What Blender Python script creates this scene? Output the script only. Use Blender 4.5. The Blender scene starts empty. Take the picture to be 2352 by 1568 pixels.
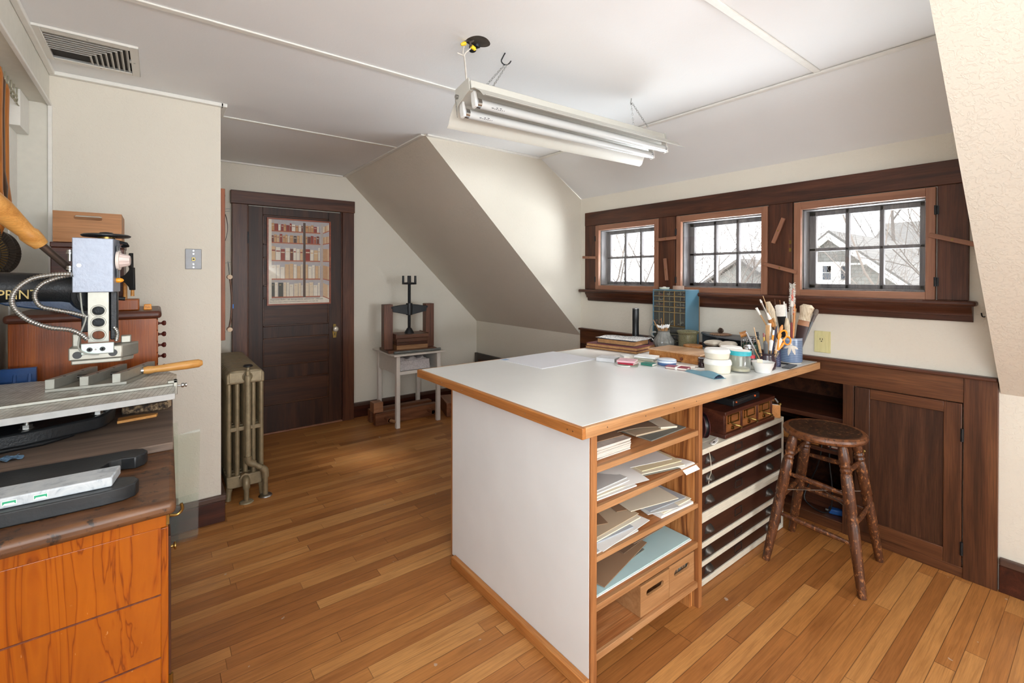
import bpy, bmesh, math, random
from mathutils import Matrix, Vector, Euler
PI = math.pi
R = random.Random(7)
C = bpy.context.scene.collection

# ------------------------------------------------------------------ mesh builder
class MB:
    def __init__(s):
        s.v = []; s.f = []; s.mi = []; s.M = None; s.m = 0
    def add(s, vs, fs, m=None):
        b = len(s.v)
        for p in vs:
            p = Vector(p)
            if s.M is not None: p = s.M @ p
            s.v.append(p)
        for f in fs:
            s.f.append([b + i for i in f]); s.mi.append(s.m if m is None else m)
        return s
    def box(s, x0, x1, y0, y1, z0, z1, m=None):
        vs = [(x0,y0,z0),(x1,y0,z0),(x1,y1,z0),(x0,y1,z0),(x0,y0,z1),(x1,y0,z1),(x1,y1,z1),(x0,y1,z1)]
        return s.add(vs, [(0,3,2,1),(4,5,6,7),(0,1,5,4),(1,2,6,5),(2,3,7,6),(3,0,4,7)], m)
    def cbox(s, c, d, rot=None, m=None):
        M0 = s.M; T = Matrix.Translation(c)
        if rot is not None: T = T @ Euler(rot).to_matrix().to_4x4()
        s.M = T if M0 is None else M0 @ T
        s.box(-d[0]/2, d[0]/2, -d[1]/2, d[1]/2, -d[2]/2, d[2]/2, m); s.M = M0
        return s
    def tube(s, pts, r, n=8, caps=True, closed=False, m=None, flat=1.0):
        pts = [Vector(p) for p in pts]; k = len(pts)
        rs = r if isinstance(r, (list, tuple)) else [r]*k
        vs = []; fs = []; up = None
        for i, p in enumerate(pts):
            if closed: t = pts[(i+1) % k] - pts[i-1]
            else: t = pts[min(i+1, k-1)] - pts[max(i-1, 0)]
            if t.length < 1e-9: t = Vector((0,0,1))
            t.normalize()
            if up is None:
                up = Vector((0,0,1)) if abs(t.z) < .9 else Vector((1,0,0))
            a = up - t*up.dot(t)
            if a.length < 1e-6: a = t.orthogonal()
            a.normalize(); up = a; b = t.cross(a)
            for j in range(n):
                q = 2*PI*j/n
                vs.append(p + a*(math.cos(q)*rs[i]*flat) + b*(math.sin(q)*rs[i]))
        for i in range(k if closed else k-1):
            for j in range(n):
                a0 = i*n+j; a1 = i*n+(j+1) % n; i2 = (i+1) % k
                fs.append((a0, a1, i2*n+(j+1) % n, i2*n+j))
        if caps and not closed:
            fs.append(tuple(reversed(range(n)))); fs.append(tuple((k-1)*n+j for j in range(n)))
        return s.add(vs, fs, m)
    def cyl(s, p0, p1, r0, r1=None, n=16, m=None):
        return s.tube([p0, p1], [r0, r0 if r1 is None else r1], n, m=m)
    def lathe(s, prof, c=(0,0,0), n=32, m=None, fn=None, axis=None):
        # prof = [(r, z)...]; closes to the axis where r == 0
        vs = []; fs = []; k = len(prof); c = Vector(c)
        Q = Vector((0,0,1)).rotation_difference(Vector(axis)).to_matrix() if axis is not None else None
        for i, (r, z) in enumerate(prof):
            for j in range(n):
                q = 2*PI*j/n; rr = r if fn is None else r*fn(q, z)
                p = Vector((rr*math.cos(q), rr*math.sin(q), z))
                if Q is not None: p = Q @ p
                vs.append(c + p)
        for i in range(k-1):
            for j in range(n):
                fs.append((i*n+j, i*n+(j+1) % n, (i+1)*n+(j+1) % n, (i+1)*n+j))
        if prof[0][0] > 1e-6: fs.append(tuple(reversed(range(n))))
        if prof[-1][0] > 1e-6: fs.append(tuple((k-1)*n+j for j in range(n)))
        return s.add(vs, fs, m)
    def prism(s, poly, pl, a, b, m=None):
        def P(u, v, w): return {'xy': (u,v,w), 'xz': (u,w,v), 'yz': (w,u,v)}[pl]
        n = len(poly)
        ar = sum(poly[i][0]*poly[(i+1) % n][1]-poly[(i+1) % n][0]*poly[i][1] for i in range(n))
        flip = (ar < 0) ^ (pl == 'xz') ^ (b < a)
        vs = [P(u,v,a) for u,v in poly]+[P(u,v,b) for u,v in poly]
        fs = [tuple(reversed(range(n))), tuple(range(n, 2*n))]+[(i, (i+1) % n, n+(i+1) % n, n+i) for i in range(n)]
        if flip: fs = [tuple(reversed(f)) for f in fs]
        return s.add(vs, fs, m)
    def sheet(s, fn, nu, nv, th=0.0006, m=None):
        # fn(u, v) -> point, u and v in 0..1; a thin closed sheet
        vs = []; fs = []; N = (nu+1)*(nv+1)
        for k in (0, 1):
            for i in range(nu+1):
                for j in range(nv+1):
                    p = Vector(fn(i/nu, j/nv)); vs.append(p+Vector((0,0,th*k)))
        I = lambda k,i,j: k*N+i*(nv+1)+j
        for i in range(nu):
            for j in range(nv):
                fs.append((I(1,i,j), I(1,i+1,j), I(1,i+1,j+1), I(1,i,j+1)))
                fs.append((I(0,i,j), I(0,i,j+1), I(0,i+1,j+1), I(0,i+1,j)))
        for i in range(nu):
            fs.append((I(0,i,0), I(0,i+1,0), I(1,i+1,0), I(1,i,0)))
            fs.append((I(0,i+1,nv), I(0,i,nv), I(1,i,nv), I(1,i+1,nv)))
        for j in range(nv):
            fs.append((I(0,0,j+1), I(0,0,j), I(1,0,j), I(1,0,j+1)))
            fs.append((I(0,nu,j), I(0,nu,j+1), I(1,nu,j+1), I(1,nu,j)))
        return s.add(vs, fs, m)
    def ball(s, c, r, n=12, m=None, fn=None):
        rx, ry, rz = r if isinstance(r, (tuple, list)) else (r, r, r)
        vs = [(0,0,-1)]; fs = []; h = max(4, n//2)
        for i in range(1, h):
            t = -PI/2+PI*i/h
            for j in range(n): vs.append((math.cos(t)*math.cos(2*PI*j/n), math.cos(t)*math.sin(2*PI*j/n), math.sin(t)))
        vs.append((0,0,1)); L = len(vs)-1
        for j in range(n): fs.append((0, 1+(j+1) % n, 1+j))
        for i in range(h-2):
            for j in range(n):
                a = 1+i*n
                fs.append((a+j, a+(j+1) % n, a+n+(j+1) % n, a+n+j))
        a = 1+(h-2)*n
        for j in range(n): fs.append((a+j, a+(j+1) % n, L))
        out = []
        for p in vs:
            k = 1.0 if fn is None else fn(p)
            out.append((c[0]+p[0]*rx*k, c[1]+p[1]*ry*k, c[2]+p[2]*rz*k))
        return s.add(out, fs, m)
    def torus(s, c, Rr, r, n=24, k=8, axis=(0,0,1), m=None):
        Q = Vector((0,0,1)).rotation_difference(Vector(axis)).to_matrix()
        return s.tube([Vector(c)+Q @ Vector((Rr*math.cos(2*PI*i/n), Rr*math.sin(2*PI*i/n), 0)) for i in range(n)], r, k, closed=True, m=m)

def obj(name, mb, mats, parent=None, bevel=0, smooth=35, shift=None, seg=2):
    me = bpy.data.meshes.new(name)
    vs = mb.v if shift is None else [p-Vector(shift) for p in mb.v]
    me.from_pydata([tuple(p) for p in vs], [], mb.f)
    if not isinstance(mats, (list, tuple)): mats = [mats]
    for mt in mats: me.materials.append(mt)
    for p, i in zip(me.polygons, mb.mi): p.material_index = i
    me.polygons.foreach_set('use_smooth', [smooth > 0]*len(me.polygons))
    if smooth > 0: me.set_sharp_from_angle(angle=math.radians(smooth))
    me.update()
    o = bpy.data.objects.new(name, me); C.objects.link(o)
    if parent is not None: o.parent = parent
    if bevel:
        b = o.modifiers.new('bevel', 'BEVEL'); b.width = bevel; b.segments = seg
        b.limit_method = 'ANGLE'; b.angle_limit = math.radians(40)
    return o
def tag(o, label, cat, group=None):
    o['label'] = label; o['category'] = cat
    if group: o['group'] = group
    return o
def thing(name, label, cat, loc=(0,0,0), rz=0, group=None, rot=None):
    o = bpy.data.objects.new(name, None); C.objects.link(o); o.empty_display_size = .05
    o.location = loc; o.rotation_euler = rot if rot else (0, 0, rz)
    return tag(o, label, cat, group)
def one(name, mb, mats, label, cat, loc=None, rz=0, group=None, rot=None, **k):
    # loc None: the mesh is in world coordinates, its origin moved to its base
    if loc is None:
        xs = [p.x for p in mb.v]; ys = [p.y for p in mb.v]; zs = [p.z for p in mb.v]
        loc = ((min(xs)+max(xs))/2, (min(ys)+max(ys))/2, min(zs)); k['shift'] = loc
    o = obj(name, mb, mats, **k); o.location = loc; o.rotation_euler = rot if rot else (0, 0, rz)
    return tag(o, label, cat, group)
def wpart(name, mb, mats, parent, label=None, **k):
    # a part given in world coordinates under an unrotated thing
    o = obj(name, mb, mats, parent, shift=wloc(parent), **k)
    if label: o['label'] = label
    return o
def wloc(o):
    l = Vector(o.location)
    while o.parent: o = o.parent; l = l+Vector(o.location)
    return l
def part(name, mb, mats, parent, label=None, **k):
    o = obj(name, mb, mats, parent, **k)
    if label: o['label'] = label
    return o
def struct(name, mb, mats, parent=None, **k):
    o = obj(name, mb, mats, parent, **k)
    if parent is None: o['kind'] = 'structure'
    return o
def copy_tree(o, parent=None, loc=None, rz=None, label=None):
    c = o.copy(); C.objects.link(c)
    if parent is not None: c.parent = parent
    if loc is not None: c.location = loc
    if rz is not None: c.rotation_euler = (0, 0, rz)
    if label: c['label'] = label
    for ch in list(o.children): copy_tree(ch, c)
    return c
def text(name, body, size, M, mat, parent, depth=.0004, align='LEFT', shear=0, sx=1.0):
    cu = bpy.data.curves.new(name, 'FONT'); cu.body = body; cu.size = size; cu.extrude = depth
    cu.align_x = align; cu.align_y = 'CENTER'; cu.shear = shear
    o = bpy.data.objects.new(name, cu); C.objects.link(o)
    dg = bpy.context.evaluated_depsgraph_get(); me = bpy.data.meshes.new_from_object(o.evaluated_get(dg))
    bpy.data.objects.remove(o); me.transform(M @ Matrix.Diagonal((sx, 1, 1, 1)))
    me.materials.clear(); me.materials.append(mat); me.name = name
    o = bpy.data.objects.new(name, me); C.objects.link(o); o.parent = parent
    return o
def bez(a, b, c, d, n=12):
    a, b, c, d = map(Vector, (a, b, c, d)); out = []
    for i in range(n+1):
        t = i/n; out.append(a*(1-t)**3+b*3*t*(1-t)**2+c*3*t*t*(1-t)+d*t**3)
    return out
def spl(pts, k=6):
    pts = [Vector(p) for p in pts]; out = []
    for i in range(len(pts)-1):
        p0 = pts[max(i-1, 0)]; p1 = pts[i]; p2 = pts[i+1]; p3 = pts[min(i+2, len(pts)-1)]
        for j in range(k):
            t = j/k
            out.append(.5*((2*p1)+(p2-p0)*t+(2*p0-5*p1+4*p2-p3)*t*t+(3*p1-p0-3*p2+p3)*t**3))
    out.append(pts[-1]); return out

# ------------------------------------------------------------------ materials
def lin(c):
    if isinstance(c, str): c = tuple(int(c[i:i+2], 16) for i in (0, 2, 4))
    return tuple((x/255/12.92 if x <= 10 else ((x/255+.055)/1.055)**2.4) for x in c)+(1,)
class NT:
    def __init__(s, name):
        s.mat = bpy.data.materials.new(name); s.mat.use_nodes = True; s.t = s.mat.node_tree
        s.b = s.t.nodes['Principled BSDF']
    def n(s, ty, **k):
        q = s.t.nodes.new(ty)
        for a, v in k.items(): setattr(q, a, v)
        return q
    def l(s, a, b): s.t.links.new(a, b)
    def put(s, sock, v):
        if hasattr(v, 'is_linked') or isinstance(v, bpy.types.NodeSocket): s.l(v, sock)
        else: sock.default_value = v
    def m(s, op, a, b=None, c=None):
        q = s.n('ShaderNodeMath', operation=op); s.put(q.inputs[0], a)
        if b is not None: s.put(q.inputs[1], b)
        if c is not None: s.put(q.inputs[2], c)
        return q.outputs[0]
    def mix(s, f, a, b, mode='MIX'):
        q = s.n('ShaderNodeMix', data_type='RGBA', blend_type=mode); s.put(q.inputs[0], f); s.put(q.inputs[6], a); s.put(q.inputs[7], b)
        return q.outputs[2]
    def ramp(s, f, stops):
        q = s.n('ShaderNodeValToRGB'); e = q.color_ramp.elements
        while len(e) < len(stops): e.new(.5)
        for i, (p, c) in enumerate(stops): e[i].position = p; e[i].color = c if len(c) == 4 and not isinstance(c, str) else lin(c)
        s.l(f, q.inputs[0]); return q.outputs[0]
    def coord(s, sc=(1,1,1), rot=(0,0,0)):
        t = s.n('ShaderNodeTexCoord'); q = s.n('ShaderNodeMapping'); q.inputs['Scale'].default_value = sc; q.inputs['Rotation'].default_value = rot
        s.l(t.outputs['Object'], q.inputs[0]); return q.outputs[0]
    def noise(s, v, scale, detail=4, rough=.55, dist=0):
        q = s.n('ShaderNodeTexNoise'); s.l(v, q.inputs['Vector']); q.inputs['Scale'].default_value = scale
        q.inputs['Detail'].default_value = detail; q.inputs['Roughness'].default_value = rough; q.inputs['Distortion'].default_value = dist
        return q.outputs[0]
    def bump(s, h, st, dist=.01):
        q = s.n('ShaderNodeBump'); q.inputs['Strength'].default_value = st; q.inputs['Distance'].default_value = dist
        s.l(h, q.inputs['Height']); s.l(q.outputs[0], s.b.inputs['Normal'])
    def set(s, **k):
        for a, v in k.items(): s.put(s.b.inputs[{'col': 'Base Color', 'rough': 'Roughness', 'metal': 'Metallic', 'spec': 'Specular IOR Level', 'coat': 'Coat Weight'}[a]], v)
def plain(name, col, rough=.5, metal=0, var=.08, vs=30, bump=0, bs=200, spec=.5):
    t = NT(name); v = t.coord(); c = lin(col)
    f = t.noise(v, vs, 4); d = tuple(x*(1-var) for x in c[:3])+(1,); l = tuple(min(1, x*(1+var)) for x in c[:3])+(1,)
    t.set(col=t.ramp(f, [(.3, d), (.7, l)]), rough=rough, metal=metal, spec=spec)
    if bump: t.bump(t.noise(v, bs, 3), bump, .004)
    return t.mat
def wood(name, dark, mid, light, axis='x', sc=1.0, rough=.45, fine=.35, dist=.8, spec=.4, lo=.3, hi=.72):
    t = NT(name); k = {'x': (.07, 1, 1), 'y': (1, .07, 1), 'z': (1, 1, .07)}[axis]
    v = t.coord(tuple(a*sc for a in k)); f = t.noise(v, 14, 5, .55, dist)
    q = t.ramp(f, [(lo, dark), ((lo+hi)/2, mid), (hi, light)])
    k2 = {'x': (.03, 1, 1), 'y': (1, .03, 1), 'z': (1, 1, .03)}[axis]
    g = t.noise(t.coord(tuple(a*sc for a in k2)), 220, 3)
    gr = t.ramp(g, [(.35, (1-fine, 1-fine, 1-fine, 1)), (.6, (1, 1, 1, 1))])
    t.set(col=t.mix(1.0, q, gr, 'MULTIPLY'), rough=rough, spec=spec); t.bump(g, .12, .002)
    return t.mat
def worn(name, dark, mid, light, wear, axis='z', thr=.58, sc=1.0, rough=.4):
    # dark varnish worn through to pale wood in patches
    t = NT(name); k = {'x': (.15, 1, 1), 'y': (1, .15, 1), 'z': (1, 1, .15)}[axis]
    v = t.coord(tuple(a*sc for a in k)); f = t.noise(v, 22, 5, .6, .5)
    q = t.ramp(f, [(.3, dark), (.5, mid), (.7, light)])
    p = t.ramp(t.noise(t.coord((sc, sc, sc*.6)), 34, 8, .7), [(thr-.03, (0,0,0,1)), (thr+.03, (1,1,1,1))])
    t.set(col=t.mix(p, q, lin(wear)), rough=rough); t.bump(f, .15, .003)
    return t.mat
def plaster(name, col, strength=.5):
    t = NT(name); v = t.coord(); f = t.noise(v, 1.2, 3); c = lin(col)
    d = tuple(x*.95 for x in c[:3])+(1,)
    t.set(col=t.ramp(f, [(.35, d), (.65, c)]), rough=.75, spec=.25)
    a = t.ramp(t.noise(v, 46, 6, .6, 1.2), [(.5, (0,0,0,1)), (.62, (1,1,1,1))]); b = t.noise(v, 140, 3)
    t.bump(t.m('ADD', t.m('MULTIPLY', a, .6), t.m('MULTIPLY', b, .4)), strength, .004)
    return t.mat
def glass(name, tint=(255,255,255), k=1.0, op=0.0):
    t = NT(name); o = t.t.nodes['Material Output']
    tr = t.n('ShaderNodeBsdfTransparent'); tr.inputs[0].default_value = lin(tint)
    g = t.n('ShaderNodeBsdfGlossy'); g.inputs['Roughness'].default_value = .02
    lw = t.n('ShaderNodeLayerWeight'); lw.inputs[0].default_value = .5     # Schlick, the same from both sides of the pane
    fr = t.n('ShaderNodeMath', operation='MULTIPLY_ADD'); t.l(t.m('POWER', lw.outputs['Facing'], 5.0), fr.inputs[0]); fr.inputs[1].default_value = .96; fr.inputs[2].default_value = .04
    mx = t.n('ShaderNodeMixShader'); t.l(t.m('MULTIPLY', fr.outputs[0], k), mx.inputs[0]); t.l(tr.outputs[0], mx.inputs[1]); t.l(g.outputs[0], mx.inputs[2])
    if op:
        df = t.n('ShaderNodeBsdfDiffuse'); df.inputs[0].default_value = lin((235,235,235))
        m2 = t.n('ShaderNodeMixShader'); m2.inputs[0].default_value = op
        t.l(mx.outputs[0], m2.inputs[1]); t.l(df.outputs[0], m2.inputs[2]); mx = m2
    t.l(mx.outputs[0], o.inputs[0]); return t.mat
def floor_mat():
    t = NT('oak_strip_floor'); tc = t.n('ShaderNodeTexCoord'); sp = t.n('ShaderNodeSeparateXYZ'); t.l(tc.outputs['Object'], sp.inputs[0])
    x, y = sp.outputs[0], sp.outputs[1]
    yw = t.m('DIVIDE', y, .0575); row = t.m('FLOOR', yw); fr = t.m('FRACT', yw)
    w1 = t.n('ShaderNodeTexWhiteNoise', noise_dimensions='1D'); t.l(row, w1.inputs['W'])
    u = t.m('ADD', t.m('DIVIDE', x, .95), t.m('MULTIPLY', w1.outputs['Value'], 13.7)); idx = t.m('FLOOR', u); fu = t.m('FRACT', u)
    cb = t.n('ShaderNodeCombineXYZ'); t.l(row, cb.inputs[0]); t.l(idx, cb.inputs[1])
    w2 = t.n('ShaderNodeTexWhiteNoise', noise_dimensions='2D'); t.l(cb.outputs[0], w2.inputs['Vector'])
    col = t.ramp(w2.outputs['Value'], [(0, (160,102,52)), (.25, (177,116,61)), (.6, (188,127,68)), (1, (206,149,88))])
    cv = t.n('ShaderNodeCombineXYZ'); t.l(t.m('ADD', t.m('MULTIPLY', x, 1.6), t.m('MULTIPLY', w2.outputs['Value'], 37)), cv.inputs[0]); t.l(t.m('MULTIPLY', y, 22), cv.inputs[1]); t.l(t.m('MULTIPLY', idx, 3.1), cv.inputs[2])
    g = t.noise(cv.outputs[0], 2.6, 5, .6, 1.0)
    gr = t.ramp(g, [(.3, (.74,.69,.64,1)), (.55, (1,1,1,1)), (.75, (1.12,1.09,1.04,1))])
    c2 = t.n('ShaderNodeCombineXYZ'); t.l(t.m('MULTIPLY', x, 8), c2.inputs[0]); t.l(t.m('MULTIPLY', y, 240), c2.inputs[1])
    g2 = t.ramp(t.noise(c2.outputs[0], 1.0, 3), [(.35, (.84,.82,.8,1)), (.6, (1,1,1,1))])
    col = t.mix(1.0, t.mix(1.0, col, gr, 'MULTIPLY'), g2, 'MULTIPLY')
    wear = t.ramp(t.noise(tc.outputs['Object'], 2.2, 5, .6), [(.35, (.86,.84,.82,1)), (.6, (1,1,1,1))])
    col = t.mix(.8, col, wear, 'MULTIPLY')
    sc = t.ramp(t.noise(tc.outputs['Object'], 26, 2, .4), [(.765, (0,0,0,1)), (.78, (1,1,1,1))])      # pale paint and glue spots
    col = t.mix(t.m('MULTIPLY', sc, .5), col, lin((196,188,176)))
    e = t.m('MINIMUM', t.m('MINIMUM', fr, t.m('SUBTRACT', 1.0, fr)), t.m('MULTIPLY', t.m('MINIMUM', fu, t.m('SUBTRACT', 1.0, fu)), 16))
    gap = t.ramp(e, [(.008, (1,1,1,1)), (.028, (0,0,0,1))])
    col = t.mix(t.m('MULTIPLY', gap, t.m('ADD', .35, t.m('MULTIPLY', w1.outputs['Value'], .55))), col, lin((52,28,14)))
    t.set(col=col, rough=t.m('ADD', .34, t.m('MULTIPLY', g, .22)), spec=.45)
    t.bump(t.m('SUBTRACT', t.m('MULTIPLY', g, .25), gap), .25, .002)
    return t.mat

WALL = plaster('cream_plaster', (227,220,206), .30)
CEIL = plaster('ceiling_paint', (240,240,240), .10)
SLOPE = plaster('sloped_plaster', (226,217,203), .4)
TRIMW = plain('white_trim_paint', (232,229,222), .5, var=.03)
PANELW = plain('grey_white_board', (218,214,202), .6, var=.03)
DARK = wood('dark_stained_fir', (50,25,15), (74,39,24), (96,55,33), 'z', 1.4, .38)
DARKX = wood('dark_stained_fir_x', (54,28,17), (82,45,28), (102,61,39), 'x', 1.4, .4)
DARKY = wood('dark_stained_fir_y', (56,29,18), (82,45,29), (102,60,40), 'y', 1.4, .42)
CASE = wood('dark_casing_z', (56,29,18), (84,46,29), (104,61,40), 'z', 1.4, .42)
DOORW = wood('door_wood', (42,22,13), (62,34,20), (80,47,28), 'z', 1.2, .46)
DOORPX = wood('door_panel_wood', (46,24,14), (66,36,21), (84,49,29), 'x', 1.0, .46)
SASH = wood('sash_fir', (136,92,70), (154,107,83), (168,121,96), 'z', 1.2, .4, .15)
SASHY = wood('sash_fir_y', (136,92,70), (154,107,83), (168,121,96), 'y', 1.2, .4, .15)
OUTER = wood('hazed_sash', (84,80,80), (104,100,101), (124,118,116), 'z', 1.5, .6)  # window haze is put into this greyed, lightened wood colour
WAIN = wood('wainscot_fir', (64,36,20), (92,54,32), (114,72,44), 'z', 1.0, .42)
WAINY = wood('wainscot_fir_y', (70,40,22), (100,59,34), (120,77,47), 'y', 1.0, .42)
WAIND = wood('wainscot_panel', (54,30,18), (74,43,26), (90,56,36), 'z', 2.2, .45, .4)
FLOOR = floor_mat()
BASE = wood('baseboard_mahogany', (44,18,12), (72,34,22), (94,48,32), 'x', 1.3, .35)
BASEC = plain('baseboard_cap', (82,60,50), .4, var=.1)
BRASS = plain('aged_brass', (150,124,70), .32, 1, .15)
STEEL = plain('steel', (175,175,172), .3, 1, .1)
CHROME = plain('chrome', (205,207,210), .14, 1, .04)
IRON = plain('black_cast_iron', (30,32,35), .42, .3, .2, bump=.25, bs=160)
BLACK = plain('black_plastic', (24,25,27), .4, 0, .1)
PANE = glass('window_glass')
# ------------------------------------------------------------------ the room shell
XW, YD, YT, ZC, XS, YC, YR, ZK = 2.961, 4.555, 3.08, 2.346, 1.447, 2.881, .316, .868
XL, XN, XT = -.40, -.512, .289            # left wall face, niche back, end of the chimney wall
YB = -4.0
def struct_box(name, b, m, parent=None, bevel=0, **k):
    return struct(name, MB().box(*b), m, parent, bevel=bevel, **k)
struct_box('floor', (-.75, 3.6, YB-.1, YD+.1, -.06, 0), FLOOR, smooth=0)
def gridwall(mb, u0, u1, z0, z1, holes, fn):
    us = sorted({u0, u1, *[h[i] for h in holes for i in (0, 1)]}); zs = sorted({z0, z1, *[h[i] for h in holes for i in (2, 3)]})
    for a, b in zip(us, us[1:]):
        run = None
        for c, d in list(zip(zs, zs[1:]))+[(None, None)]:
            solid = c is not None and not any(h[0] <= (a+b)/2 <= h[1] and h[2] <= (c+d)/2 <= h[3] for h in holes)
            if solid: run = [c, d] if run is None else [run[0], d]
            elif run: fn(mb, a, b, run[0], run[1]); run = None
    return mb
WIN = [(2.105, 2.650), (1.336, 1.884), (.572, 1.117)]; WZ = (1.310, 1.768)
NOOK = (.907, 2.55, .035, .805)
struct('wall_right', gridwall(MB(), YR-.06, YC+.06, 0, 2.1, [(a, b, *WZ) for a, b in WIN]+[NOOK], lambda mb, a, b, c, d: mb.box(XW, XW+.13, a, b, c, d)), WALL, smooth=0)
struct('wall_knee', MB().box(XW, XW+.1, YC+.06, YD+.1, 0, ZK+.03).box(XW, XW+.1, YB-.1, YR-.06, 0, ZK+.03), WALL, smooth=0)
struct('wall_far', MB().prism([(-.7, 0), (3.06, 0), (3.06, .86), (XS, ZC+.06), (-.7, ZC+.06)], 'xz', YD, YD+.1), WALL, smooth=0)
struct('wall_chimney', MB().box(-.7, XT, YT, YD, 0, ZC+.02), WALL, smooth=0)
struct('wall_left', gridwall(MB().box(XN, XL, 1.3, YT, 2.19, ZC+.02), YB, YT, 0, ZC+.02, [(-1.6, .1, .9, 2.1)], lambda mb, a, b, c, d: mb.box(XN-.1, XN, a, b, c, d)), PANELW, smooth=0)
struct('wall_back', gridwall(MB(), XN-.1, 3.06, 0, ZC+.05, [(.30, 2.2, .72, 1.9)], lambda mb, a, b, c, d: mb.box(a, b, YB-.1, YB, c, d)), WALL, smooth=0)
# flat ceiling with a ragged round hole for the lamp wiring
HX, HY, HR = 1.055, 1.612, .045
cm = MB()
def cbox(a, b, c, d): cm.box(a, b, c, d, ZC, ZC+.06)
cbox(-.75, XS, YC, YD+.1); cbox(-.75, XS, YB-.1, YR); cbox(-.75, HX-.1, YR, YC); cbox(HX+.1, 2.53, YR, YC); cbox(HX-.1, HX+.1, YR, HY-.1); cbox(HX-.1, HX+.1, HY+.1, YC)
vs = []; nn = 40
for i in range(nn):
    q = 2*PI*i/nn; k = 1/max(abs(math.cos(q)), abs(math.sin(q))); rr = HR*(1+.06*math.sin(3*q+1))
    vs += [(HX+.1*k*math.cos(q), HY+.1*k*math.sin(q), ZC), (HX+rr*1.15*math.cos(q), HY+rr*math.sin(q), ZC), (HX+rr*1.15*math.cos(q), HY+rr*math.sin(q), ZC+.06)]
cm.add(vs, [f for i in range(nn) for f in ((3*i, 3*((i+1) % nn), 3*((i+1) % nn)+1, 3*i+1), (3*i+1, 3*((i+1) % nn)+1, 3*((i+1) % nn)+2, 3*i+2))])
struct('ceiling', cm, CEIL, smooth=0)
struct('ceiling_dormer', MB().prism([(2.484, ZC), (XW+.02, 2.0475), (XW+.02, 2.11), (2.484, ZC+.06)], 'xz', YR, YC), CEIL, smooth=0)
def slope(mb, y0, y1):
    mb.prism([(XS, ZC), (XW, ZK), (XW+.08, ZK), (XS+.08, ZC)], 'xz', y0, y1)
sm = MB(); slope(sm, YC, YD); struct('ceiling_slope_far', sm, SLOPE, smooth=0)
sm = MB(); slope(sm, YB, YR); struct('ceiling_slope_near', sm, WALL, smooth=0)
ck = [(XS, ZC), (2.484, ZC), (XW, 2.056), (XW, ZK)]
struct('wall_cheek_far', MB().prism(ck, 'xz', YC-.004, YC), WALL, smooth=0)
struct('wall_cheek_near', MB().prism(ck, 'xz', YR, YR+.004), WALL, smooth=0)
# ceiling battens and beads
tb = lambda n, *b: struct_box(n, b, TRIMW, bevel=.003)
tb('trim_1', XL, 2.484, 2.085, 2.115, ZC-.007, ZC)
tb('trim_2', 1.0, 2.47, .855, .885, ZC-.007, ZC)
tb('trim_3', 2.462, 2.492, .33, 2.87, ZC-.012, ZC-.001)
tb('trim_4', XT, 1.44, 3.285, 3.315, ZC-.007, ZC)
tb('trim_5', XL, XT+.012, YT-.028, YT, ZC-.02, ZC)
struct('trim_6', MB().box(XT, XT+.03, YT-.028, 3.285, ZC-.02, ZC), TRIMW, bevel=.003)
tb('trim_7', XL, XL+.022, 1.3, YT-.028, ZC-.02, ZC)
tb('trim_8', 1.425, 1.455, YC, YD, ZC-.010, ZC)
tb('trim_9', 1.46, 2.462, YC-.028, YC-.001, ZC-.012, ZC)
tb('trim_10', XT, 1.425, YD-.02, YD, ZC-.014, ZC)
struct('trim_11', MB().box(XL-.004, XL+.011, YT-.02, YT-.001, .9, 2.19).box(XL-.004, XL+.011, 1.3, YT-.02, 2.178, 2.19), TRIMW, bevel=.002)
struct_box('trim_12', (XN, XL, YT-.004, YT, .8, 2.19), PANELW, smooth=0)
struct('trim_13', MB().box(XN, XN+.006, YT-.14, YT-.005, .9, 2.05), TRIMW)
# baseboards
def baseboard(n, b, cap, axis='x'):
    o = struct_box(n, b, BASE, bevel=.002); struct('cap', MB().box(*cap), BASEC, o, bevel=.006)
baseboard('baseboard_left', (.05, XT+.018, YT-.018, YT, 0, .118), (.05, XT+.024, YT-.024, YT, .118, .150))
baseboard('baseboard_chimney', (XT, XT+.018, YT, YD-.05, 0, .118), (XT, XT+.024, YT, YD-.05, .118, .150))
baseboard('baseboard_far', (1.525, XW, YD-.018, YD, 0, .112), (1.525, XW, YD-.026, YD, .112, .145))
baseboard('baseboard_knee', (XW-.018, XW, YC+.1, YD-.02, 0, .112), (XW-.026, XW, YC+.1, YD-.02, .112, .145))
baseboard('baseboard_right', (XW-.02, XW, YB, YR+.004, 0, .118), (XW-.028, XW, YB, YR+.004, .118, .150))
# door in the far wall
d = struct_box('door_1', (.626, 1.402, 4.537, 4.554, .012, 1.982), DOORW, smooth=0)
PZ = [(1.655, 1.915), (1.293, 1.545), (.938, 1.190), (.588, .836), (.245, .474)]
fr = MB()                                  # stiles and rails stand proud of the five panels
fr.box(.626, .735, 4.525, 4.537, .012, 1.982); fr.box(1.290, 1.402, 4.525, 4.537, .012, 1.982)
zz = [1.982]+[z for a, b in PZ for z in (b, a)]+[.012]
for i in range(0, len(zz), 2): fr.box(.735, 1.290, 4.525, 4.537, zz[i+1], zz[i])
struct('stiles_and_rails', fr, DOORW, d, bevel=.002)
for a, b in PZ:
    q = struct('panel', MB().box(.735, 1.290, 4.5345, 4.538, a, b), DOORPX, d)
    w = .012; mm = MB()
    mm.box(.735, .735+w, 4.527, 4.535, a, b).box(1.290-w, 1.290, 4.527, 4.535, a, b).box(.735, 1.290, 4.527, 4.535, a, a+w).box(.735, 1.290, 4.527, 4.535, b-w, b)
    struct('moulding', mm, wood('door_moulding', (62,35,22), (82,48,30), (98,61,39), 'x', 1, .35), q, bevel=.003)
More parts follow.
